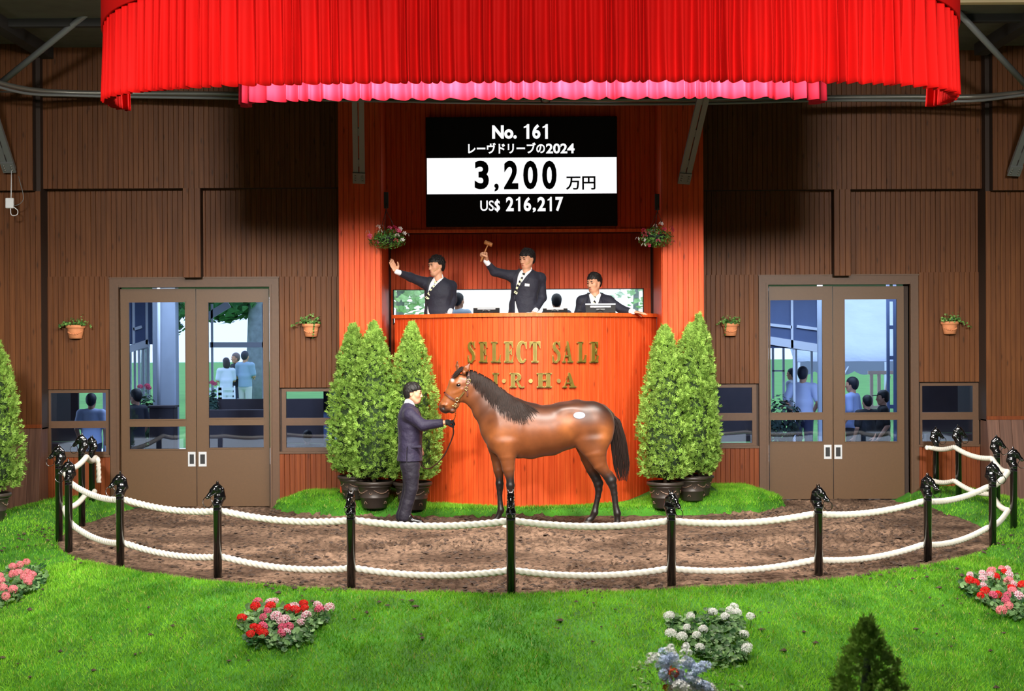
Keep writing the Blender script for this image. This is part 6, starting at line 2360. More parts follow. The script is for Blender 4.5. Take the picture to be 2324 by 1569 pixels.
def auctioneer(label, rootx, Y, zf, head, yaw_h, pitch_h, roll_h, neck, shl, shr, arml, armr, yaw_t, waist, chest_z, vz, hs, hair, hands, lean=0.0, hipz=None, tie_dx=0.0, seat=False):
    root = thing('person', (rootx, Y, zf), label, 'person')
    O = Vector(root.location)
    J = lambda px, py, dy=0.0: at(px, py, Y + dy) - O
    h = Fig(J(*head), yaw_h, pitch_h, roll_h, hs)
    T = Fig(J(*waist), yaw_t, -lean)
    T.u = (J(*neck) - J(*waist)).normalized(); T.f = (T.f - T.u * T.f.dot(T.u)).normalized(); T.l = T.u.cross(T.f) * -1
    if T.l.x < 0 and abs(yaw_t) < 80: T.l = -T.l
    nk = J(*neck)
    SL, SR = J(*shl), J(*shr)
    AL = [SL] + [J(*q) for q in arml]; AR = [SR] + [J(*q) for q in armr]
    Hn = (nk - T.C).length
    # ---- skin: head, neck, torso core, arms, hands in one surface
    allp = [h.p(0, 0, .14), h.p(.1, .12, -.12), h.p(-.1, -.12, 0), T.p(-.2, -.15, -.25), T.p(.2, .15, -.25)] + AL + AR
    lo, hi = bounds(allp, .20)
    g = SDF(lo, hi, .0056)
    add_head(g, h)
    g.cone(h.p(0, -.022, -.05), nk, .052 * hs, .058, k=.02)
    for (z0, w0, d0, b0) in ((0, .13, .085, 0),):
        g.cone(T.C + T.u * -.2, T.C + T.u * (Hn * .66), .075, .07, tuple(T.l), 1.4, 1.4, .03)
        g.cone(T.C + T.u * (Hn * .66), nk, .07, .055, tuple(T.l), 1.4, 1.0, .03)
    for A_ in (AL, AR):
        g.cone(nk - T.u * .10 - T.f * .03, A_[0], .035, .04, k=.02)
        g.cone(A_[0], A_[1], .045, .038, k=.02); g.cone(A_[1], A_[2], .038, .028, k=.012)
    for hd in hands:
        A_ = AL if hd['arm'] == 'l' else AR
        add_hand(g, A_[2], hd['d'], hd['n'], hd['thumb'], hd['curls'], hd.get('spread', 0), hd.get('size', 1.08), hd.get('thumb_in', .25), 0, hd.get('thumb_curl', .4))
    obj('body', g.mesh('body'), m_skin, root)
    face_parts(root, h)
    hair_mesh(root, h, np.array(h.p(0, 0, .03)) - .19 * hs, np.array(h.p(0, 0, .03)) + .19 * hs, **hair)
    # ---- jacket
    levels = [(-.30, .205, .135, .0), (-.12, .185, .125, .005), (0, .172, .118, .005), (Hn * .42, .185, .122, .01), (Hn * .72, .185, .112, .005), (Hn * .90, .12, .085, -.005)]
    lo, hi = bounds([T.p(-.24, -.18, -.34), T.p(.24, .18, -.34), nk] + AL + AR, .11)
    g = SDF(lo, hi, .0075)
    torso_fields(g, T, nk, (SL, SR), None, levels, None, .012)
    for A_ in (AL, AR):
        e = A_[2] + (A_[1] - A_[2]).normalized() * .082
        g.cone(A_[0], A_[1], .074, .060, k=.035); g.cone(A_[1], e, .060, .046, k=.025)
    a, b_, c_ = T.coords(g)
    cut = (c_ + .30)
    # end the jacket at its hem, sleeves at the cuff plane
    g.f = np.maximum(g.f, -(cut))
    zv = T.u.dot(J(*vz) - T.C); av = T.l.dot(J(*vz) - T.C)
    half = .078 * np.clip((c_ - zv) / (Hn * .97 - zv), 0, 1.35) ** .9
    off = av * np.clip(1 - (c_ - zv) / (Hn - zv), 0, 1)
    lap = MX([g.f - .009, np.abs(a - off) - (half + .058 * np.clip((c_ - zv) / .12, 0, 1) * np.clip((Hn * 1.02 - c_) / .1, .35, 1)), (zv - c_) + 0 * a, -b_ + 0 * a])
    g.f = np.minimum(g.f, lap.astype(np.float32))
    wedge = MX([np.abs(a - off) - half, (zv - c_) + 0 * a, -b_ + 0 * a])
    g.f = np.maximum(g.f, -wedge.astype(np.float32))
    slit = MX([np.abs(a - av * 1.15 - .25 * np.clip(zv - .08 - c_, 0, 1)) - (.0035 + .16 * np.clip(zv - .12 - c_, 0, .3)), c_ - zv, -b_ + .03 + 0 * a])
    g.f = np.maximum(g.f, -slit.astype(np.float32))
    rim = np.sqrt((a - T.l.dot(nk - T.C)) ** 2 + (b_ - T.f.dot(nk - T.C)) ** 2) - .066
    g.f = np.maximum(g.f, -np.maximum(rim, (Hn - .06 - c_)).astype(np.float32))
    jk = obj('jacket', g.mesh('jacket'), m_navy, root)
    # ---- shirt: chest, collar, cuffs
    lo, hi = bounds([T.p(-.2, -.16, -.3), T.p(.2, .16, -.3), nk] + AL + AR, .10)
    g = SDF(lo, hi, .0075)
    torso_fields(g, T, nk, (), None, levels, None, -.006)
    g.cone(nk - T.u * .05, nk + (h.p(0, -.02, -.06) - nk) * .38, .074, .066, k=.02)
    a, b_, c_ = T.coords(g)
    rimd = np.sqrt((a - T.l.dot(nk - T.C)) ** 2 + (b_ - T.f.dot(nk - T.C)) ** 2)
    notch = MX([np.abs(a) - .02 - .9 * np.clip(c_ - (Hn - .005), 0, .1), (Hn - .012 - c_) + 0 * a, -b_ + 0 * a])
    g.f = np.maximum(g.f, -notch.astype(np.float32))
    for A_ in (AL, AR):
        u = (A_[2] - A_[1]).normalized()
        g.cone(A_[2] - u * .07, A_[2] - u * .004, .039, .038, k=.002)
    obj('shirt', g.mesh('shirt'), m_shirt, root)
    # ---- tie: knot and blade following the chest
    kn = T.p(tie_dx * .3, .0, Hn - .035)
    sh_b = lambda c: np.interp(c, [l[0] for l in levels], [l[2] + l[3] for l in levels])
    pts, ws = [], []
    for i in range(9):
        t = i / 8; c0 = Hn - .04 - (Hn - .04 - zv + .04) * t
        a0 = tie_dx * .2 + (av) * t
        pts.append(T.p(a0, sh_b(c0) + .006 + .004 * (t > .05), c0)); ws.append(.014 + .022 * t)
    v, f = [], []
    for p_, w_ in zip(pts, ws):
        v += [p_ - T.l * w_, p_ + T.f * .006, p_ + T.l * w_, p_ - T.f * .006]
    for i in range(8):
        for k in range(4):
            f.append((4 * i + k, 4 * i + (k + 1) % 4, 4 * i + 4 + (k + 1) % 4, 4 * i + 4 + k))
    tie = MB().add(v, f).build('tie', m_tie, root)
    MB().obox(pts[0] + T.f * .006 + T.u * .012, (T.l, T.f, T.u), (.017, .012, .018)).build('tie_knot', m_tie, tie)
    # buttons on the front
    for c0 in (zv - .015, zv - .11):
        MB().ball(T.p(av * 1.1 + .012, sh_b(c0) + .016, c0), .008, 8, 5).build('button', m_alu if 'gold' in label else m_dark, jk)
    # ---- trousers and shoes behind the desk
    hip = T.p(0, 0, -.2)
    g = SDF((hip.x - .32, hip.y - .5, -.02), (hip.x + .32, hip.y + .3, hip.z + .16), .014)
    g.cone(T.p(0, 0, -.02), hip, .105, .11, tuple(T.l), 1.45, 1.5, .03)
    feet = []
    for s_ in (-1, 1):
        hp_ = hip + T.l * (.09 * s_) - Vector((0, 0, .03))
        if seat:
            kn_ = hp_ + Vector((-.02, -.36, .02)); an = Vector((kn_.x, kn_.y + .03, .1))
        else:
            kn_ = Vector((hp_.x * .8 + s_ * .03, hp_.y - .01, .5)); an = Vector((hp_.x * .6 + s_ * .06, hp_.y + .02, .1))
        g.cone(hp_, kn_, .092, .068, k=.03); g.cone(kn_, Vector((an.x, an.y, .06)), .068, .058, k=.02)
        feet.append(an)
    obj('trousers', g.mesh('trousers'), MAT('dark_grey_trousers', (52, 52, 58), .7), root)
    for an in feet:
        b = MB(); b.ball((an.x, an.y - .06, .042), (.046, .135, .042), 12, 8)
        b.build('shoe', m_shoe, root)
    root['_h'] = 0
    del root['_h']
    return root, h, T, J


def mic_arm(root, h, side):
    """headset microphone along the cheek"""
    pts = [h.p(side * .080, -.005, -.012), h.p(side * .074, .045, -.035), h.p(side * .050, .085, -.060)]
    b = MB().tube(smooth_path(pts, 5), .0026, 6)
    o = b.build('headset_boom', MAT('flesh_plastic', (226, 190, 130), .5), root)
    MB().ball(pts[-1], .0075, 8, 6).build('microphone_tip', o.data.materials[0], o)


CL_FIST = (72, 82, 45)
r1, h1_, T1, J1 = auctioneer('person in navy suit, left in the booth, stretching out an open palm', at(992, 700, 22.95).x, 22.95, Z_PLAT,
    head=(990, 604), yaw_h=50, pitch_h=6, roll_h=0, neck=(996, 637), shl=(963, 642, -.03), shr=(1024, 650, .03),
    arml=[(931, 629, -.16), (900, 617, -.34)], armr=[(1027, 682, .03), (1020, 710, -.12)], yaw_t=24, waist=(995, 690), chest_z=None, vz=(975, 673), hs=1.10,
    hair=dict(seed=1, spike=.026, fringe=.052, sweep=.2),
    hands=[dict(arm='l', d=tuple(at(884, 588, 22.60) - at(899, 615, 22.61)), n=(.55, -.75, .3), thumb=1, curls=(4, 6, 4), spread=.0, size=1.12), dict(arm='r', d=(-.2, -.6, -.75), n=(.2, .6, -.6), thumb=1, curls=(20, 20, 15))])
mic_arm(r1, h1_, 1)
r2, h2_, T2, J2 = auctioneer('person in navy suit at the centre of the booth raising a wooden gavel', at(1190, 700, 22.85).x, 22.85, Z_PLAT,
    head=(1196, 588), yaw_h=42, pitch_h=10, roll_h=0, neck=(1195, 619), shl=(1163, 627, -.01), shr=(1226, 632, .02),
    arml=[(1122, 617, -.10), (1103, 593, -.20)], armr=[(1231, 676, .05), (1213, 709, -.14)], yaw_t=22, waist=(1190, 673), chest_z=None, vz=(1177, 663), hs=1.10,
    hair=dict(seed=4, spike=.018, fringe=.044, sweep=-.2),
    hands=[dict(arm='l', d=(-.18, -.10, 1), n=(-.75, -.62, 0), thumb=1, curls=CL_FIST, size=1.28, thumb_curl=.9, thumb_in=.4), dict(arm='r', d=(-.35, -.75, -.25), n=(-.1, .2, -1), thumb=1, curls=(8, 10, 8))])
mic_arm(r2, h2_, 1)
bdg = MB().obox(T2.p(.085, .150, .155), (T2.l, T2.f, T2.u), (.034, .003, .018)).build('name_badge', m_white, r2)
bdg['label'] = 'white name badge on the lapel'
r3, h3_, T3, J3 = auctioneer('person in navy suit seated at the right of the booth behind a monitor', at(1350, 715, 22.95).x, 22.95, Z_PLAT,
    head=(1348, 642), yaw_h=38, pitch_h=10, roll_h=0, neck=(1351, 672), shl=(1321, 684, 0), shr=(1381, 684, .0),
    arml=[(1313, 712, .02), (1330, 722, -.22)], armr=[(1411, 703, -.06), (1438, 708, -.2)], yaw_t=8, waist=(1350, 728), chest_z=None, vz=(1352, 712), hs=1.08,
    hair=dict(seed=7, spike=.008, fringe=.055, sweep=.0),
    hands=[dict(arm='l', d=(.4, -.8, -.1), n=(0, 0, -1), thumb=-1, curls=(10, 12, 8)), dict(arm='r', d=(.9, -.2, -.14), n=(0, .1, -1), thumb=1, curls=(4, 8, 6), spread=.5, size=1.12)], seat=True)
st3 = thing('stool', (at(1350, 715, 23.0).x, 23.02, Z_PLAT), 'low stool under the seated person in the booth', 'stool')
MB().lathe([(.16, .0), (.17, .02), (.17, .03)], 16).build('base', m_black, st3); MB().tube([(0, 0, .02), (0, 0, .30)], .03, 8).build('column', m_steel, st3); MB().lathe([(.17, .30), (.19, .32), (.18, .35)], 16).build('seat', m_black, st3)

# gavel in the raised hand
W = at(1103, 593, 22.65)
ga, gb = at(1091, 594, 22.60), at(1108.5, 553, 22.60)
m_gavel = WOOD('gavel_wood', (150, 92, 48), (196, 132, 76), .35, knots=False)
gv = thing('gavel', ga, 'wooden auction gavel held up in the booth', 'gavel')
u = (gb - ga); L_ = u.length; un = u.normalized()
b = MB(); b.tube([un * (L_ * t) for t in (0, .25, .55, .8, 1.0)], [.011, .014, .011, .009, .010], 10); b.build('handle', m_gavel, gv)
sd = Vector((.86, -.2, -.42)); sd = (sd - un * sd.dot(un)).normalized()
b = MB(); b.tube([un * L_ + sd * q for q in (-.058, -.05, -.03, .0, .03, .05, .058)], [.024, .030, .027, .031, .027, .030, .024], 14); b.build('head', m_gavel, gv)

# ------------------------------------------------------------------ the handler
def handler():
    Y = 21.0
    x0 = at(928, 1180, Y).x
    root = thing('person', (x0, Y, 0.0), 'person in violet navy suit and black glove leading the horse', 'person')
    O = Vector(root.location)
    J = lambda px, py, dy=0.0: at(px, py, Y + dy) - O
    h = Fig(J(938, 893), -84, 4, 0, 1.06)
    nk = J(927, 922)
    S1, S2 = J(931, 942, -.17), J(930, 942, .17)
    E1, W1 = J(960, 966, -.22), J(1012, 959, -.24)
    E2, W2 = J(938, 985, .22), J(952, 1015, .18)
    lat = (0, 1, 0)
    lo, hi = bounds([J(895, 862), J(1050, 1060), Vector((0, .35, 1)), Vector((0, -.35, 1))], .06)
    g = SDF(lo, hi, .0056)
    add_head(g, h)
    g.cone(h.p(0, -.022, -.05), nk, .053, .06, k=.02)
    g.cone(J(930, 1040), J(929, 950), .085, .09, lat, 1.4, 1.6, .03)
    for (S_, E_, W_) in ((S1, E1, W1), (S2, E2, W2)):
        g.cone(nk - Vector((0, 0, .05)), S_, .05, .05, k=.03); g.cone(S_, E_, .045, .038, k=.02); g.cone(E_, W_, .038, .029, k=.012)
    hd_d = tuple(J(1043, 957, -.26) - W1)
    add_hand(g, W1, hd_d, (0, .3, -.95), -1, (58, 70, 40), 0, 1.0, .3)
    add_hand(g, W2, (.2, -.1, -1), (0, -1, 0), 1, (30, 35, 20), 0, 1.0)
    obj('body', g.mesh('body'), m_skin, root)
    face_parts(root, h)
    hair_mesh(root, h, np.array(h.p(0, 0, .03)) - .19, np.array(h.p(0, 0, .03)) + .19, seed=3, spike=.012, fringe=.040, sweep=0, back=-.045)
    # glove over the holding hand
    lo, hi = bounds([W1, J(1052, 957, -.26)], .10)
    g = SDF(lo, hi, .004)
    add_hand(g, W1, hd_d, (0, .3, -.95), -1, (58, 70, 40), 0, 1.0, .3, .0035)
    g.cone(W1 - Vector(hd_d).normalized() * .012, W1 + Vector(hd_d).normalized() * .02, .034, .036, k=.01)
    X, Y_, Z = g.grid(); u = Vector(hd_d).normalized()
    g.f = np.maximum(g.f, -((X - W1.x) * u.x + (Y_ - W1.y) * u.y + (Z - W1.z) * u.z + .004))
    gl = obj('glove', g.mesh('glove'), m_glove, root)
    MB().ball(W1 + u * .055 + Vector((0, -.012, .028)), .007, 8, 5).build('glove_stud', m_white, gl)
    # jacket
    g = SDF(lo - .0 if False else np.array(bounds([J(895, 900), J(1015, 1052), Vector((0, .36, 1)), Vector((0, -.36, 1))], .06)[0]), bounds([J(895, 900), J(1015, 1052), Vector((0, .36, 1)), Vector((0, -.36, 1))], .06)[1], .0075)
    prof = [(1046, 900.5, 959.5, .205), (1015, 904.5, 957, .185), (990, 905, 957, .175), (965, 903, 958, .185), (945, 904, 955, .19), (928, 912, 946, .13)]
    for i in range(len(prof) - 1):
        (y0, xa, xb, w0), (y1, xc, xd, w1) = prof[i], prof[i + 1]
        sc = 3750 / Y
        r0, r1_ = (xb - xa) / 2 / sc, (xd - xc) / 2 / sc
        g.cone(J((xa + xb) / 2, y0), J((xc + xd) / 2, y1), r0, r1_, lat, w0 / r0, w1 / r1_, .03)
    for (S_, E_, W_) in ((S1, E1, W1), (S2, E2, W2)):
        g.cone(nk - Vector((0, 0, .04)), S_, .066, .078, k=.05)
        e = W_ + (E_ - W_).normalized() * .06
        g.cone(S_, E_, .082, .070, k=.035); g.cone(E_, e, .069, .052, k=.025)
    X, Y_, Z = g.grid()
    zh_ = J(930, 1046).z
    g.f = np.maximum(g.f, (zh_ - Z).astype(np.float32))
    for (E_, W_) in ((E1, W1), (E2, W2)):
        u = (W_ - E_).normalized(); e = W_ - u * .035
        near = np.sqrt((X - W_.x) ** 2 + (Y_ - W_.y) ** 2 + (Z - W_.z) ** 2)
        g.f = np.where(near < .16, np.maximum(g.f, (X - e.x) * u.x + (Y_ - e.y) * u.y + (Z - e.z) * u.z), g.f)
    # open front, neck hole, side vent and pocket slit
    rim = np.sqrt((X - nk.x - .012) ** 2 + (Y_ - nk.y) ** 2) - .070
    g.f = np.maximum(g.f, -np.maximum(rim, nk.z - .055 - Z + .5 * np.clip(nk.x - X, -.1, .1)).astype(np.float32))
    zv = J(957, 985).z
    wedge = MX([np.abs(Y_) - .07 * np.clip((Z - zv) / (nk.z - zv), 0, 1.2) + 0 * X, (zv - Z) + 0 * X, nk.x + .02 - X + 0 * Z])
    g.f = np.maximum(g.f, -wedge.astype(np.float32))
    vx = J(925, 1030).x
    vent = MX([np.abs(X - vx - .03 * (Z - zh_)) - .004 + 0 * Y_, Z - J(925, 1012).z + 0 * X, Y_ + .10 + 0 * X])
    g.f = np.maximum(g.f, -vent.astype(np.float32))
    jk = obj('jacket', g.mesh('jacket'), m_violet, root)
    q0 = J(944, 1014, -.20)
    MB().obox(q0 + Vector((0, .012, 0)), (Vector((1, 0, .05)), Vector((0, 1, 0)), Vector((0, 0, 1))), (.065, .012, .012)).build('pocket_flap', m_violet, jk)
    for i in range(3):
        MB().ball(W1 + (E1 - W1).normalized() * (.06 + .02 * i) + Vector((0, -.045, -.018)), .006, 6, 4).build('cuff_button', m_dark, jk)
    # shirt collar and front
    lo2, hi2 = bounds([J(905, 900), J(965, 1000), Vector((0, .2, 1)), Vector((0, -.2, 1))], .05)
    g = SDF(lo2, hi2, .007)
    g.cone(nk - Vector((.0, 0, .05)), nk + (h.p(0, -.02, -.06) - nk) * .45, .078, .068, k=.01)
    g.cone(J(930, 1000), J(931, 945), .125, .12, lat, 1.3, 1.3, .03)
    X, Y_, Z = g.grid()
    obj('shirt', g.mesh('shirt'), m_shirt, root)
    b = MB(); pts = [J(948, 926, 0) + Vector((.0, 0, 0)), J(956, 945), J(958.5, 965), J(958, 985)]
    v, f = [], []
    for i, p_ in enumerate(pts):
        w = .014 + .008 * i
        v += [p_ + Vector((0, -w, 0)), p_ + Vector((.008, 0, 0)), p_ + Vector((0, w, 0)), p_ + Vector((-.008, 0, 0))]
    for i in range(3):
        for k in range(4): f.append((4 * i + k, 4 * i + (k + 1) % 4, 4 * i + 4 + (k + 1) % 4, 4 * i + 4 + k))
    b.add(v, f).build('tie', MAT('black_tie', (22, 22, 28), .5), root)
    # trousers
    lo3, hi3 = bounds([J(900, 1030), J(962, 1180), Vector((0, .22, .05)), Vector((0, -.22, .05))], .05)
    g = SDF(lo3, hi3, .009)
    g.cone(J(932, 1030), J(932, 1055), .125, .128, lat, 1.3, 1.3, .03)
    g.chain([(J(930, 1055, -.085), .125, .85), (J(933, 1080, -.09), .104, .85), (J(934, 1108, -.09), .083, .9), (J(926, 1140, -.09), .073, .9), (J(918, 1168, -.09), .078, .9), (J(917, 1176, -.09), .078, .9)], lat, .03, .015)
    g.chain([(J(932, 1055, .085), .12, .85), (J(932, 1085, .09), .10, .85), (J(928, 1112, .09), .080, .9), (J(919, 1144, .09), .070, .9), (J(912, 1170, .10), .074, .9), (J(911, 1174, .10), .074, .9)], lat, .03, .015)
    X, Y_, Z = g.grid()
    g.f = np.maximum(g.f, (.045 - Z + .12 * np.clip(X - J(917, 1176).x, -.1, .1)).astype(np.float32))
    obj('trousers', g.mesh('trousers'), m_violet_d, root)
    for (px, dy) in ((936, -.09), (926, .10)):
        q = J(px, 1180, dy)
        g = SDF((q.x - .19, q.y - .09, -.005), (q.x + .19, q.y + .09, .14), .006)
        g.chain([((q.x - .10, q.y, .052), .042, .95), ((q.x + .0, q.y, .048), .044, 1.0), ((q.x + .11, q.y, .036), .034, 1.3)], lat, .02, .015)
        g.cone((q.x - .07, q.y, .07), (q.x - .04, q.y, .10), .045, .045, k=.03)
        X, Y_, Z = g.grid(); g.f = np.maximum(g.f, (.004 - Z) + 0 * X + 0 * Y_)
        obj('shoe', g.mesh('shoe'), m_shoe, root)
    return root, W1 + Vector(hd_d).normalized() * .10 + O, W2 + O


hroot, grip, grip2 = handler()
# lead: chain shank from the halter, leather strap through the glove down to the other hand
ring_w = Vector(around([c1(530, 1090)], out=.014)[0]) + H0
lead = thing('lead_rope', grip, 'brass chain and brown leather lead from the halter through the glove', 'lead')
b_pts = [ring_w - grip, (ring_w - grip) * .5 + Vector((.012, 0, -.01)), Vector((0, 0, .02))]
sp_ = smooth_path(b_pts, 14)
for i in range(0, len(sp_) - 1, 2):
    a_ = sp_[i]; d_ = (sp_[i + 1] - a_).normalized()
    side_ = Vector((0, 1, 0)) if (i // 2) % 2 else Vector((1, 0, 0))
    side_ = (side_ - d_ * side_.dot(d_)).normalized()
    MB().tube([a_ + d_ * (.013 * math.cos(t)) + side_ * (.007 * math.sin(t)) for t in [2 * math.pi * k / 10 for k in range(11)]], .0028, 5, cap=False).build('chain_link', m_brassf, lead)
strap_pts = [Vector((0, 0, .03)), Vector((-.01, 0, -.06))] + [at(x, y, Yq) - grip for (x, y, Yq) in ((1029, 985, 20.78), (1020, 1010, 20.82), (1007, 1035, 20.88), (990, 1054, 20.95), (972, 1064, 21.03), (958, 1058, 21.1))] + [grip2 - grip + Vector((.01, 0, -.08))]
MB().tube(smooth_path(strap_pts, 8), .0085, 8).build('leather_strap', MAT('dark_leather', (58, 34, 30), .5), lead)

# ------------------------------------------------------------------ monitors, microphones, papers on the desk
DESK_Z = DZ1 + .05
def monitor(px0, px1, pyt, Y, lean, label):
    x0, x1 = at(px0, 705, Y).x, at(px1, 705, Y).x
    t = thing('monitor', ((x0 + x1) / 2, Y, DESK_Z), label, 'monitor', 'monitors on the auction desk')
    w = (x1 - x0) / 2
    zt = at((px0 + px1) / 2, pyt, Y).z - DESK_Z
    Lh = zt / math.cos(lean)
    n = Vector((0, math.sin(lean), math.cos(lean)))          # up along the panel (leans away)
    fw = Vector((0, -math.cos(lean), math.sin(lean)))
    cc = n * (Lh / 2 + .005)
    MB().obox(cc, (Vector((1, 0, 0)), fw, n), (w, .014, Lh / 2)).build('housing', m_black, t)
    MB().obox(cc + n * (Lh / 2) , (Vector((1, 0, 0)), fw, n), (w, .016, .008)).build('top_bezel', m_alu, t)
    MB().obox(cc + fw * .02 + n * Lh * .18, (Vector((1, 0, 0)), fw, n), (w * .68, .004, .010)).build('vent_strip', m_alu, t)
    MB().obox(cc + fw * .02 - n * Lh * .12, (Vector((1, 0, 0)), fw, n), (w * .28, .004, .006)).build('label_strip', m_steel, t)
    MB().box(-w * .5, w * .5, -.05, .08, 0, .012).build('foot', m_black, t)
    MB().tube([(x_, -.03 - .01 * math.sin(k), max(.004, .05 * math.sin(math.pi * k / 8))) for k, x_ in enumerate(np.linspace(-w * .4, w * .3, 9))], .004, 6).build('cable', m_dark, t)
    return t


monitor(1329, 1397, 692, 22.62, .25, 'black monitor in front of the seated person, seen from behind')
monitor(1074, 1134, 700, 22.40, .5, 'low black monitor on the desk left of the person with the gavel')
monitor(1232, 1288, 701, 22.45, .5, 'low black monitor on the desk right of the person with the gavel')
mk = thing('desk_microphone', (at(1316, 714, 22.5).x, 22.5, DESK_Z), 'thin gooseneck microphone standing left of the seated person', 'microphone')
MB().lathe([(.03, 0), (.03, .01), (.01, .02)], 12).build('base', m_black, mk)
MB().tube(smooth_path([Vector((0, 0, .01)), Vector((.015, 0, .1)), at(1326, 680, 22.5) - Vector(mk.location)], 6), .004, 6).build('gooseneck', m_dark, mk)
for (px, lab, yy, rot) in ((1023, 'white sheet of paper on the desk under the hand of the leftmost person', 22.62, .3), (1205, 'white sheet of paper under the resting hand of the person with the gavel', 22.32, -.2)):
    q = at(px, 714, yy)
    t = MB()
    v = [(-.06, -.08, 0), (.06, -.08, 0), (.06, .08, .003), (-.06, .08, .012)]
    t.add(v + [(a_, b_, c_ + .002) for (a_, b_, c_) in v], [(3, 2, 1, 0), (4, 5, 6, 7), (0, 1, 5, 4), (1, 2, 6, 5), (2, 3, 7, 6), (3, 0, 4, 7)])
    o = t.build('paper_sheet', m_shirt, loc=(q.x, yy, DESK_Z + .001), rot=(0, 0, rot))
    tag(o, lab, 'paper', 'papers on the desk')

# ------------------------------------------------------------------ the lobby and the grounds seen through the glass
m_pave = MAT('dark_lobby_floor', (46, 50, 60), .6, var=.1, scale=2)
m_turf = MAT('far_turf', (96, 158, 72), .9, var=.15, scale=1.2)
m_conc = MAT('pale_grey_render', (176, 186, 200), .8, var=.05, scale=4)
m_panel = MAT('blue_grey_panel', (92, 108, 146), .5, var=.08, scale=3)
m_mull = MAT('white_mullion', (226, 232, 242), .5)
m_tent = MAT('white_tent_cloth', (206, 214, 232), .8, var=.06, scale=1.5, bump=.5, bscale=2, bdist=.15)
m_hedge = LEAF('dark_hedge_leaf', (44, 60, 60), var=.25, trans=.1, vcol=True, scale=4)
m_benchd = MAT('dark_brown_timber', (52, 40, 44), .6, var=.15, scale=6)
Z_OUT = .0
gp = MB().add([(-60, 31.5, .3), (60, 31.5, .3), (60, 160, .3), (-60, 160, .3)], [(0, 1, 2, 3)]).build('ground_outside', m_turf); tag(gp, kind='structure')
lf = MB().box(-12, 12, 23.75, 31.6, -.25, -.02).build('floor_lobby', m_pave); tag(lf, kind='structure')
for nm, (x0, x1) in (('ceiling_lobby_left', (-12, -2.7)), ('ceiling_lobby_right', (2.9, 12))):
    tag(MB().box(x0, x1, 24.0, 31.5, 3.3, 3.45).build(nm, m_beam), kind='structure')
fo_ = MB().box(-3.2, 3.6, 24.4, 33, 1.66, 1.86).build('floor_office', m_pave); tag(fo_, kind='structure')
for nm, x in (('wall_lobby_left', -2.75), ('wall_lobby_right', 2.85)):
    tag(MB().box(x - .05, x + .05, 24.5, 31.5, -.1, 3.4).build(nm, m_panel), kind='structure')


def column(px0, px1, Y, mat, label, z0=-.02, z1=3.3, dep=.3, name='column'):
    x0, x1 = at(px0, 800, Y).x, at(px1, 800, Y).x
    o = thing(name, ((x0 + x1) / 2, Y, z0), label, 'column', 'lobby columns')
    w = (x1 - x0) / 2
    MB().box(-w, w, 0, dep, 0, z1 - z0, .01).build('shaft', mat, o)
    MB().box(-w - .02, w + .02, -.02, dep + .02, 0, .12).build('plinth', mat, o)
    return o


column(346, 398, 28.0, m_conc, 'broad pale grey column behind the left leaf of the left door')
MB_ = MB().tube([at(360, 960, 27.9) * 1.0, at(360, 640, 27.9)], .03, 10).build('downpipe', m_mull); tag(MB_, 'white downpipe in front of the pale lobby column', 'pipe')
column(1857, 1868, 27.0, m_conc, 'slim pale post at the right edge of the left leaf of the right door', dep=.1)
column(232, 242, 26.0, m_mull, 'white post seen through the small window on the far left', dep=.15)


def panel_frame(label, px0, px1, py0, py1, Y, mulls, rails, fill=True):
    x0, x1, z0, z1 = R(px0, py0, px1, py1, Y)
    o = thing('glazed_screen', ((x0 + x1) / 2, Y, z0), label, 'screen')
    L0 = Vector(o.location)
    if fill:
        MB().box(x0 - L0.x, x1 - L0.x, .02, .05, 0, z1 - z0).build('panel', m_panel, o)
    for px in mulls:
        x = at(px, py0, Y).x - L0.x
        MB().box(x - .02, x + .02, -.02, .02, 0, z1 - z0).build('mullion', m_mull, o)
    for (pa, ya, pb2, yb2, th) in rails:
        a_, b2_ = at(pa, ya, Y) - L0, at(pb2, yb2, Y) - L0
        MB().beam(a_, b2_, .04, th, (0, 1, 0)).build('rail', m_mull, o)
    MB().box(-.02, .02, 0, .04, -(z0 + .02), 0).build('foot_post', m_mull, o)
    return o


panel_frame('blue panels with white mullions behind the left leaf of the right door', 1738, 1866, 660, 790, 28.5, (1797, 1857), [(1745, 737, 1797, 743, .05), (1808, 741, 1860, 748, .05), (1740, 772, 1866, 792, .14)])
panel_frame('dark blue panels with white mullions behind the left leaf of the left door', 284, 345, 660, 782, 28.5, (303, 333), [(303, 748, 322, 742, .05), (290, 794, 338, 778, .12)])
panel_frame('white folding screen behind the left leaf of the left door', 293, 338, 792, 910, 30.5, (296, 306, 316, 326, 336), [(293, 795, 338, 788, .06)], fill=False)
panel_frame('white slim screen posts behind the white-shirted person in the right door', 1752, 1856, 785, 905, 30.8, (1754, 1778, 1806, 1842), [(1748, 783, 1856, 797, .05), (1752, 842, 1780, 842, .03)], fill=False)
# window bars across the right leaf of the left door
wbar = panel_frame('grey glazing bars behind the right leaf of the left door', 478, 600, 690, 905, 30.9, (481, 597), [(476, 783, 600, 783, .10), (470, 720, 520, 690, .14)], fill=False)

# tree trunk and crown outside
m_trunk = MAT('grey_tree_bark', (134, 140, 150), .9, var=.2, scale=8)


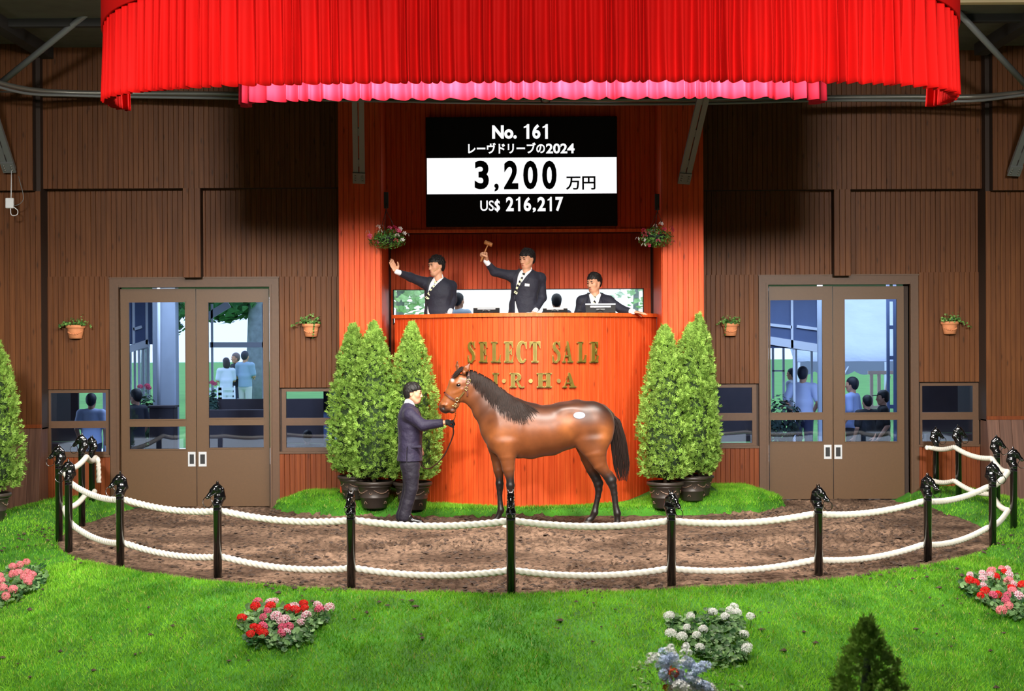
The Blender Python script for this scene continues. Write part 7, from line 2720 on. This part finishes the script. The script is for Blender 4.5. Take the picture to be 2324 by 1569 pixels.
def tree(px, Y, trunk_px, crown, seed, label, hue=((40, 84, 60), (110, 160, 110)), n=2600, z=.3, leaf=.22):
    x = at(px, 800, Y).x
    o = thing('tree', (x, Y, z), label, 'tree', 'trees outside')
    w = trunk_px / 3750 * Y / 2
    MB().tube([(0, 0, -.2), (0, 0, 1.5), (.1, 0, 4.5), (.3, 0, 8)], [w * 1.15, w, w * .9, w * .5], 14).build('trunk', m_trunk, o)
    r = np.random.default_rng(seed)
    cx_, cz_, rx, rz = crown
    d = r.normal(0, 1, (n, 3)); d /= np.linalg.norm(d, axis=1)[:, None]
    q = r.random(n) ** .35
    P = d * q[:, None] * np.array([rx, rx, rz]) + np.array([cx_, .3, cz_])
    V, F, C = leaf_cloud(P, d, leaf, r, 'ivy', *hue)
    me = mesh_np('foliage', V, F); paint(me, C); obj('foliage', me, m_hedge, o, kind='stuff')
    return o


tree(580, 44, 42, (-1.0, 3.7, 1.5, 1.2), 1, 'grey-barked tree with green crown behind the left double door')
tree(905, 60, 20, (.3, 4.4, 2.0, 1.6), 2, 'tree with leaves lightened as if overexposed, seen through the booth window on the left', ((176, 208, 172), (230, 242, 224)), 900)  # leaf colours lightened to look washed out by the bright daylight
tree(1440, 66, 14, (.4, 5.0, 2.6, 2.0), 3, 'tree with leaves lightened as if overexposed, seen through the booth window on the right', ((200, 220, 206), (236, 246, 238)), 500)  # overexposure put into the leaf colours here too
tree(330, 58, 20, (0, 4.0, 2.4, 2.0), 4, 'dark green tree behind the pale lobby column', n=1800)

# low dark benches / hedge in the lobby that darken the lower panes
def bench(px0, px1, py, Y, label):
    x0, x1 = at(px0, py, Y).x, at(px1, py, Y).x
    zt = at((px0 + px1) / 2, py, Y).z
    o = thing('bench', ((x0 + x1) / 2, Y, -.02), label, 'bench', 'dark lobby benches')
    w = (x1 - x0) / 2; zt += .02
    MB().box(-w, w, .0, .06, zt * .45, zt, .01).build('backrest', m_benchd, o)
    MB().box(-w, w, -.5, .0, zt * .38, zt * .45, .01).build('seat', m_benchd, o)
    for s_ in (-1, 1):
        MB().box(s_ * (w - .06) - .04, s_ * (w - .06) + .04, -.48, .05, 0, zt * .40).build('leg', m_benchd, o)
    return o


bench(466, 606, 906, 29.5, 'dark high-backed bench behind the right leaf of the left door')
bench(470, 604, 930, 27.5, 'lower dark bench nearer the right leaf of the left door')
bench(640, 776, 905, 28.0, 'dark bench behind the small window right of the left door')
bench(1580, 1716, 868, 28.5, 'dark bench behind the small window left of the right door')
bench(2086, 2215, 868, 28.5, 'dark bench behind the small window on the far right')
bench(104, 178, 886, 27.5, 'dark bench behind the small window on the far left')

bx = thing('timber_box', at(371, 953, 26.6) * 1.0, 'dark brown timber box at the foot of the pale lobby column', 'box')
bx.location.z = -.02
MB().box(-.2, .2, -.15, .15, 0, at(371, 925, 26.6).z + .02, .01).build('carcass', m_benchd, bx)
MB().box(-.22, .22, -.17, .17, at(371, 925, 26.6).z + .02, at(371, 925, 26.6).z + .05).build('lid', m_benchd, bx)


def shrub(px, py_top, Y, rx, label, seed, col=((30, 48, 44), (62, 88, 76)), flowers=()):
    top = at(px, py_top, Y)
    o = thing('shrub', (top.x, Y, -.02), label, 'shrub', 'lobby shrubs')
    Hh = top.z + .02
    r = np.random.default_rng(seed); n = 700
    d = r.normal(0, 1, (n, 3)); d /= np.linalg.norm(d, axis=1)[:, None]
    P = d * (r.random(n) ** .4)[:, None] * np.array([rx, rx * .6, Hh * .38]) + np.array([0, 0, Hh * .62])
    V, F, C = leaf_cloud(P, d, .06, r, 'ivy', *col)
    me = mesh_np('foliage', V, F); paint(me, C); obj('foliage', me, m_hedge, o, kind='stuff')
    MB().lathe([(.13, 0), (.17, Hh * .35), (.18, Hh * .36)], 14).build('tub', m_conc, o)
    MB().tube([(0, 0, Hh * .3), (0, 0, Hh * .7)], .02, 6).build('stem', m_bark, o)
    for (fx, fy) in flowers:
        obj('flower_head', random.choice(HEADS['pink']), None, o, loc=at(fx, fy, Y - .15) - Vector(o.location))
    return o


shrub(330, 885, 27.2, .22, 'shrub with pink flowers behind the left leaf of the left door', 3, ((40, 74, 60), (110, 150, 110)), ((318, 878), (334, 876), (337, 881)))
shrub(1770, 895, 26.6, .42, 'dark bushy shrub behind the left leaf of the right door', 4)
shrub(484, 880, 29.0, .10, 'small pot of pink flowers beside the three people outside', 5, ((40, 66, 60), (90, 120, 100)), ((481, 869), (487, 872)))

# chairs stacked white outside
def garden_chair(px, py_seat, Y, label):
    q = at(px, py_seat, Y)
    o = thing('garden_chair', (q.x, Y, .3), label, 'chair', 'white garden chairs outside')
    zs = max(.3, q.z - .3)
    zs = .45
    for sx_ in (-1, 1):
        for sy_ in (-1, 1):
            MB().tube([(sx_ * .22, sy_ * .2, 0), (sx_ * .2, sy_ * .18, zs if sy_ < 0 else zs + .5)], .02, 6).build('leg', m_mull, o)
    MB().box(-.22, .22, -.2, .2, zs - .02, zs).build('seat', m_mull, o)
    for k in range(3):
        MB().box(-.2, .2, .17, .19, zs + .15 + .12 * k, zs + .22 + .12 * k).build('slat', m_mull, o)
    return o


garden_chair(510, 825, 40, 'white garden chair outside behind the three people')
garden_chair(482, 825, 40, 'white garden chair outside at the left frame of the glass')

# white tent beyond the right door
tq = [at(1900, 660, 46), at(2060, 660, 46), at(2060, 812, 40), at(1900, 815, 40)]
tent = thing('marquee', ((tq[0].x + tq[1].x) / 2, 43, .3), 'white marquee with scalloped valance outside the right double door', 'tent')
TL = Vector(tent.location)
x0, x1 = -3.2, 4.5
zt0 = at(1970, 822, 40).z - .3
v, f = [], []
nx_, ny_ = 24, 8
for i in range(nx_ + 1):
    for j in range(ny_ + 1):
        x = x0 + (x1 - x0) * i / nx_; t = j / ny_
        v.append((x, -3 + 6 * t, zt0 + 3.2 * t + .04 * math.sin(i * 1.7) * (1 - t)))
for i in range(nx_):
    for j in range(ny_):
        k = i * (ny_ + 1) + j
        f.append((k, k + ny_ + 1, k + ny_ + 2, k + 1))
ro = MB().add(v, f, True).build('roof_cloth', m_tent, tent)
ro.modifiers.new('cloth', 'SOLIDIFY').thickness = .02
v, f = [], []
for i in range(97):
    x = x0 + (x1 - x0) * i / 96
    v += [(x, -3.02, zt0 + .02), (x, -3.02, zt0 - .22 - .09 * abs(math.sin(i * math.pi / 6)))]
for i in range(96): f.append((2 * i, 2 * i + 1, 2 * i + 3, 2 * i + 2))
va = MB().add(v, f).build('valance', MAT('grey_valance', (150, 150, 176), .8), tent)
va.modifiers.new('cloth', 'SOLIDIFY').thickness = .02
for x in (x0 + .1, -1.0, 1.2, x1 - .1):
    MB().tube([(x, -3, 0), (x, -3, zt0)], .04, 8).build('tent_pole', m_mull, tent)
MB().tube([(-1.9, -3, zt0 - .1), (-2.8, -3.8, 0)], .02, 6).build('guy_strap', m_mull, tent)
# steel post with slots at the right of the pane
sp0 = thing('steel_upright', (at(2024, 800, 27).x, 27, -.02), 'dark slotted steel upright behind the right leaf of the right door', 'post')
for s_ in (-1, 1):
    MB().box(s_ * .055 - .022, s_ * .055 + .022, 0, .06, 0, 3.3).build('flange', m_panel, sp0)
for z in (.4, 1.2, 2.0, 2.5, 2.95):
    MB().box(-.055, .055, .01, .05, z, z + .06).build('batten', m_panel, sp0)
# pink timber trestle
tr = thing('trestle', (at(1995, 900, 33).x, 33, .3), 'pale pink timber trestle outside the right double door', 'trestle')
m_pinkw = MAT('pink_timber', (226, 190, 186), .7)
zt = at(1990, 842, 33).z - .3
for (a_, b2_) in (((-.15, 0, 0), (-.15, 0, zt)), ((.0, 0, 0), (.0, 0, zt)), ((.02, 0, .2), (.2, 0, zt - .1))):
    MB().beam(a_, b2_, .06, .05).build('strut', m_pinkw, tr)
MB().box(-.22, .3, -.03, .03, zt - .07, zt).build('top_rail', m_pinkw, tr)
MB().box(-.2, .0, -.03, .03, zt * .45, zt * .45 + .06).build('cross_rail', m_pinkw, tr)


# ------------------------------------------------------------------ people seen through the glass
def passer(px, py_head, Y, zf, yaw, shirt, pants, label, hair_c=(24, 22, 24), seated=False, cap=False, arms='down', long_hair=False, h_top=None):
    """small figure: one skin surface, clothes and hair as children; head top at pixel row py_head"""
    top = at(px, py_head, Y)
    root = thing('person', (top.x, Y, zf), label, 'person', 'people beyond the glass')
    Ht = top.z - zf
    k = Ht / 1.70 if not seated else (Ht / 1.22)
    y = math.radians(yaw)
    f = Vector((-math.sin(y), -math.cos(y), 0)); l = Vector((math.cos(y), -math.sin(y), 0))
    P = lambda a, b_, c_: l * (a * k) + f * (b_ * k) + Vector((0, 0, c_ * k))
    dz = -.48 if seated else 0
    st = .013 * k
    g = SDF((-.6 * k, -.6 * k, -.02), (.6 * k, .6 * k, 1.78 * k if not seated else 1.32 * k), st)
    hd = Fig(P(0, .01, 1.575 + dz), yaw, 4, 0, k * 1.0)
    add_head(g, hd)
    g.cone(P(0, -.01, 1.52 + dz), P(0, -.01, 1.40 + dz), .05 * k, .055 * k, k=.02)
    g.cone(P(0, 0, .95 + dz), P(0, 0, 1.32 + dz), .085 * k, .09 * k, tuple(l), 1.4, 1.6, .03)
    elb, wri = {}, {}
    for s_ in (-1, 1):
        S_ = P(s_ * .18, 0, 1.36 + dz)
        if arms == 'down': E_, W_ = P(s_ * .24, -.04, 1.10 + dz), P(s_ * .22, .10, .90 + dz)
        elif arms == 'front': E_, W_ = P(s_ * .23, .02, 1.10 + dz), P(s_ * .08, .25, 1.08 + dz)
        else: E_, W_ = P(s_ * .27, -.12, 1.12 + dz), P(s_ * .16, .04, .95 + dz)
        elb[s_], wri[s_] = (S_, E_), (E_, W_)
        g.cone(P(0, 0, 1.38 + dz), S_, .05 * k, .05 * k, k=.02); g.cone(S_, E_, .045 * k, .038 * k, k=.02); g.cone(E_, W_, .038 * k, .028 * k, k=.012)
        add_hand(g, W_, (W_ - E_), f, 1 if s_ < 0 else -1, (18, 20, 12), 0, k * 1.05)
    obj('body', g.mesh('body'), m_skin, root)
    g = SDF((-.5 * k, -.5 * k, -.02), (.5 * k, .5 * k, 1.5 * k), st)
    g.cone(P(0, 0, .86 + dz), P(0, 0, 1.10 + dz), .125 * k, .115 * k, tuple(l), 1.4, 1.45, .03)
    g.cone(P(0, 0, 1.10 + dz), P(0, 0, 1.36 + dz), .115 * k, .09 * k, tuple(l), 1.45, 1.7, .03)
    for s_ in (-1, 1):
        S_, E_ = elb[s_]
        g.cone(P(0, 0, 1.38 + dz), S_, .06 * k, .065 * k, k=.03); g.cone(S_, S_.lerp(E_, .8), .07 * k, .062 * k, k=.03)
    X, Y_, Z = g.grid(); g.f = np.maximum(g.f, ((.84 + dz) * k - Z) + 0 * X + 0 * Y_)
    obj('shirt', g.mesh('shirt'), MAT('shirt_cloth', shirt, .75), root)
    g = SDF((-.6 * k, -.6 * k, -.02), (.6 * k, .6 * k, 1.0 * k), st * 1.1)
    g.cone(P(0, 0, .95 + dz), P(0, 0, .86 + dz), .11 * k, .115 * k, tuple(l), 1.35, 1.4, .03)
    for s_ in (-1, 1):
        hp_ = P(s_ * .085, 0, .84 + dz)
        if seated: kn_ = P(s_ * .1, .4, .44); an = P(s_ * .1, .4, .06)
        else: kn_ = P(s_ * .09, .01, .46); an = P(s_ * .10, 0, .06)
        g.cone(hp_, kn_, .088 * k, .066 * k, k=.03); g.cone(kn_, an, .066 * k, .055 * k, k=.02)
    obj('trousers', g.mesh('trousers'), MAT('trouser_cloth', pants, .75), root)
    for s_ in (-1, 1):
        an = P(s_ * .1, .4 if seated else 0, .04)
        MB().ball(an + f * .06 * k, (.045 * k, .12 * k, .04 * k), 10, 6, (l, f, Vector((0, 0, 1)))).build('shoe', m_shoe, root)
    mh = MAT('passer_hair', hair_c, .6)
    b = MB()
    A = [Vector(a_) for a_ in hd.ax()]
    g = SDF(np.array(hd.C) - .24 * k, np.array(hd.C) + .24 * k, .009 * k)
    g.ell(hd.p(0, -.018, .040), hd.r(.087, .104, .092), hd.ax(), 0)
    g.ell(hd.p(0, -.05, -.01), hd.r(.078, .065, .085), hd.ax(), .03)
    if long_hair: g.ell(hd.p(0, -.045, -.08), hd.r(.095, .06, .09), hd.ax(), .04)
    a, b2_, c2 = hd.coords(g)
    face = np.maximum(-(b2_ - (.022 + .3 * np.maximum(c2 - .02, 0))), c2 - .05 + 0 * a)
    g.f = np.maximum(g.f, -face * k)
    ho = obj('cap' if cap else 'hair', g.mesh('hair'), mh, root)
    if cap:
        MB().ball(hd.p(0, .11, .045), hd.r(.065, .07, .01), 12, 5, A).build('cap_brim', mh, ho)
    if seated:
        sd = thing('stool', root.location - f * .0, 'plain stool under: ' + label, 'stool')
        sd['label'] = ('stool under the ' + label)[:70].rsplit(' ', 1)[0]
        MB().box(-.2 * k, .2 * k, -.2 * k, .2 * k, .0, .30 * k).build('base', m_dark, sd)
        MB().box(-.22 * k, .22 * k, -.22 * k, .22 * k, .30 * k, .33 * k).build('seat', m_benchd, sd)
    return root


passer(513, 812, 41, .3, 150, (222, 228, 246), (226, 230, 240), 'person in white blouse, leftmost of the three outside the left door', (60, 48, 52), arms='front', long_hair=True)
passer(535, 801, 41.6, .3, 60, (24, 26, 44), (60, 66, 92), 'person in dark polo shirt between two others outside the left door', (120, 104, 100), arms='front')
passer(556, 797, 41.2, .3, 200, (150, 176, 200), (214, 214, 214), 'person in blue shirt, rightmost of the three outside the left door', (46, 48, 60), arms='front')
passer(207, 893, 25.6, -.02, 180, (196, 210, 244), (60, 64, 84), 'person in pale blue shirt with back turned, in the small left window', (40, 44, 58))
passer(1822, 832, 29.5, -.02, 200, (206, 216, 250), (50, 54, 84), 'person in white shirt, hands on hips, behind the left leaf of the right door', (36, 38, 52), arms='hip')
passer(1797, 836, 31.4, .3, 120, (214, 220, 236), (70, 70, 90), 'person in white half hidden behind a post in the right door', (40, 40, 52))
passer(1934, 856, 27.6, -.02, 120, (150, 166, 210), (30, 32, 46), 'person in grey blue shirt facing left behind the right leaf of the right door', (24, 26, 36))
passer(1968, 897, 26.2, -.02, 160, (22, 24, 30), (20, 20, 26), 'dark silhouetted person between two others in the right door', (14, 16, 20))
passer(2004, 886, 25.6, -.02, 95, (16, 18, 20), (18, 18, 22), 'dark silhouetted person in a peaked cap in the right door', (12, 16, 16), cap=True)
passer(308, 883, 26.0, -.02, 120, (26, 30, 44), (26, 28, 36), 'dark silhouetted person at the lower left of the left door', (18, 20, 26))
passer(698, 977, 25.2, -.02, 180, (20, 22, 32), (20, 22, 30), 'low dark figure in the small window right of the left door', (16, 18, 22), seated=True)
passer(1040, 665, 28.5, 1.86, 215, (178, 200, 226), (40, 44, 60), 'person in pale blue seen from behind through the booth window', (34, 36, 44), seated=True)
passer(1263, 667, 28.5, 1.86, 180, (70, 76, 96), (40, 44, 60), 'person seen from behind right of the gavel holder through the booth window', (34, 34, 42), seated=True)
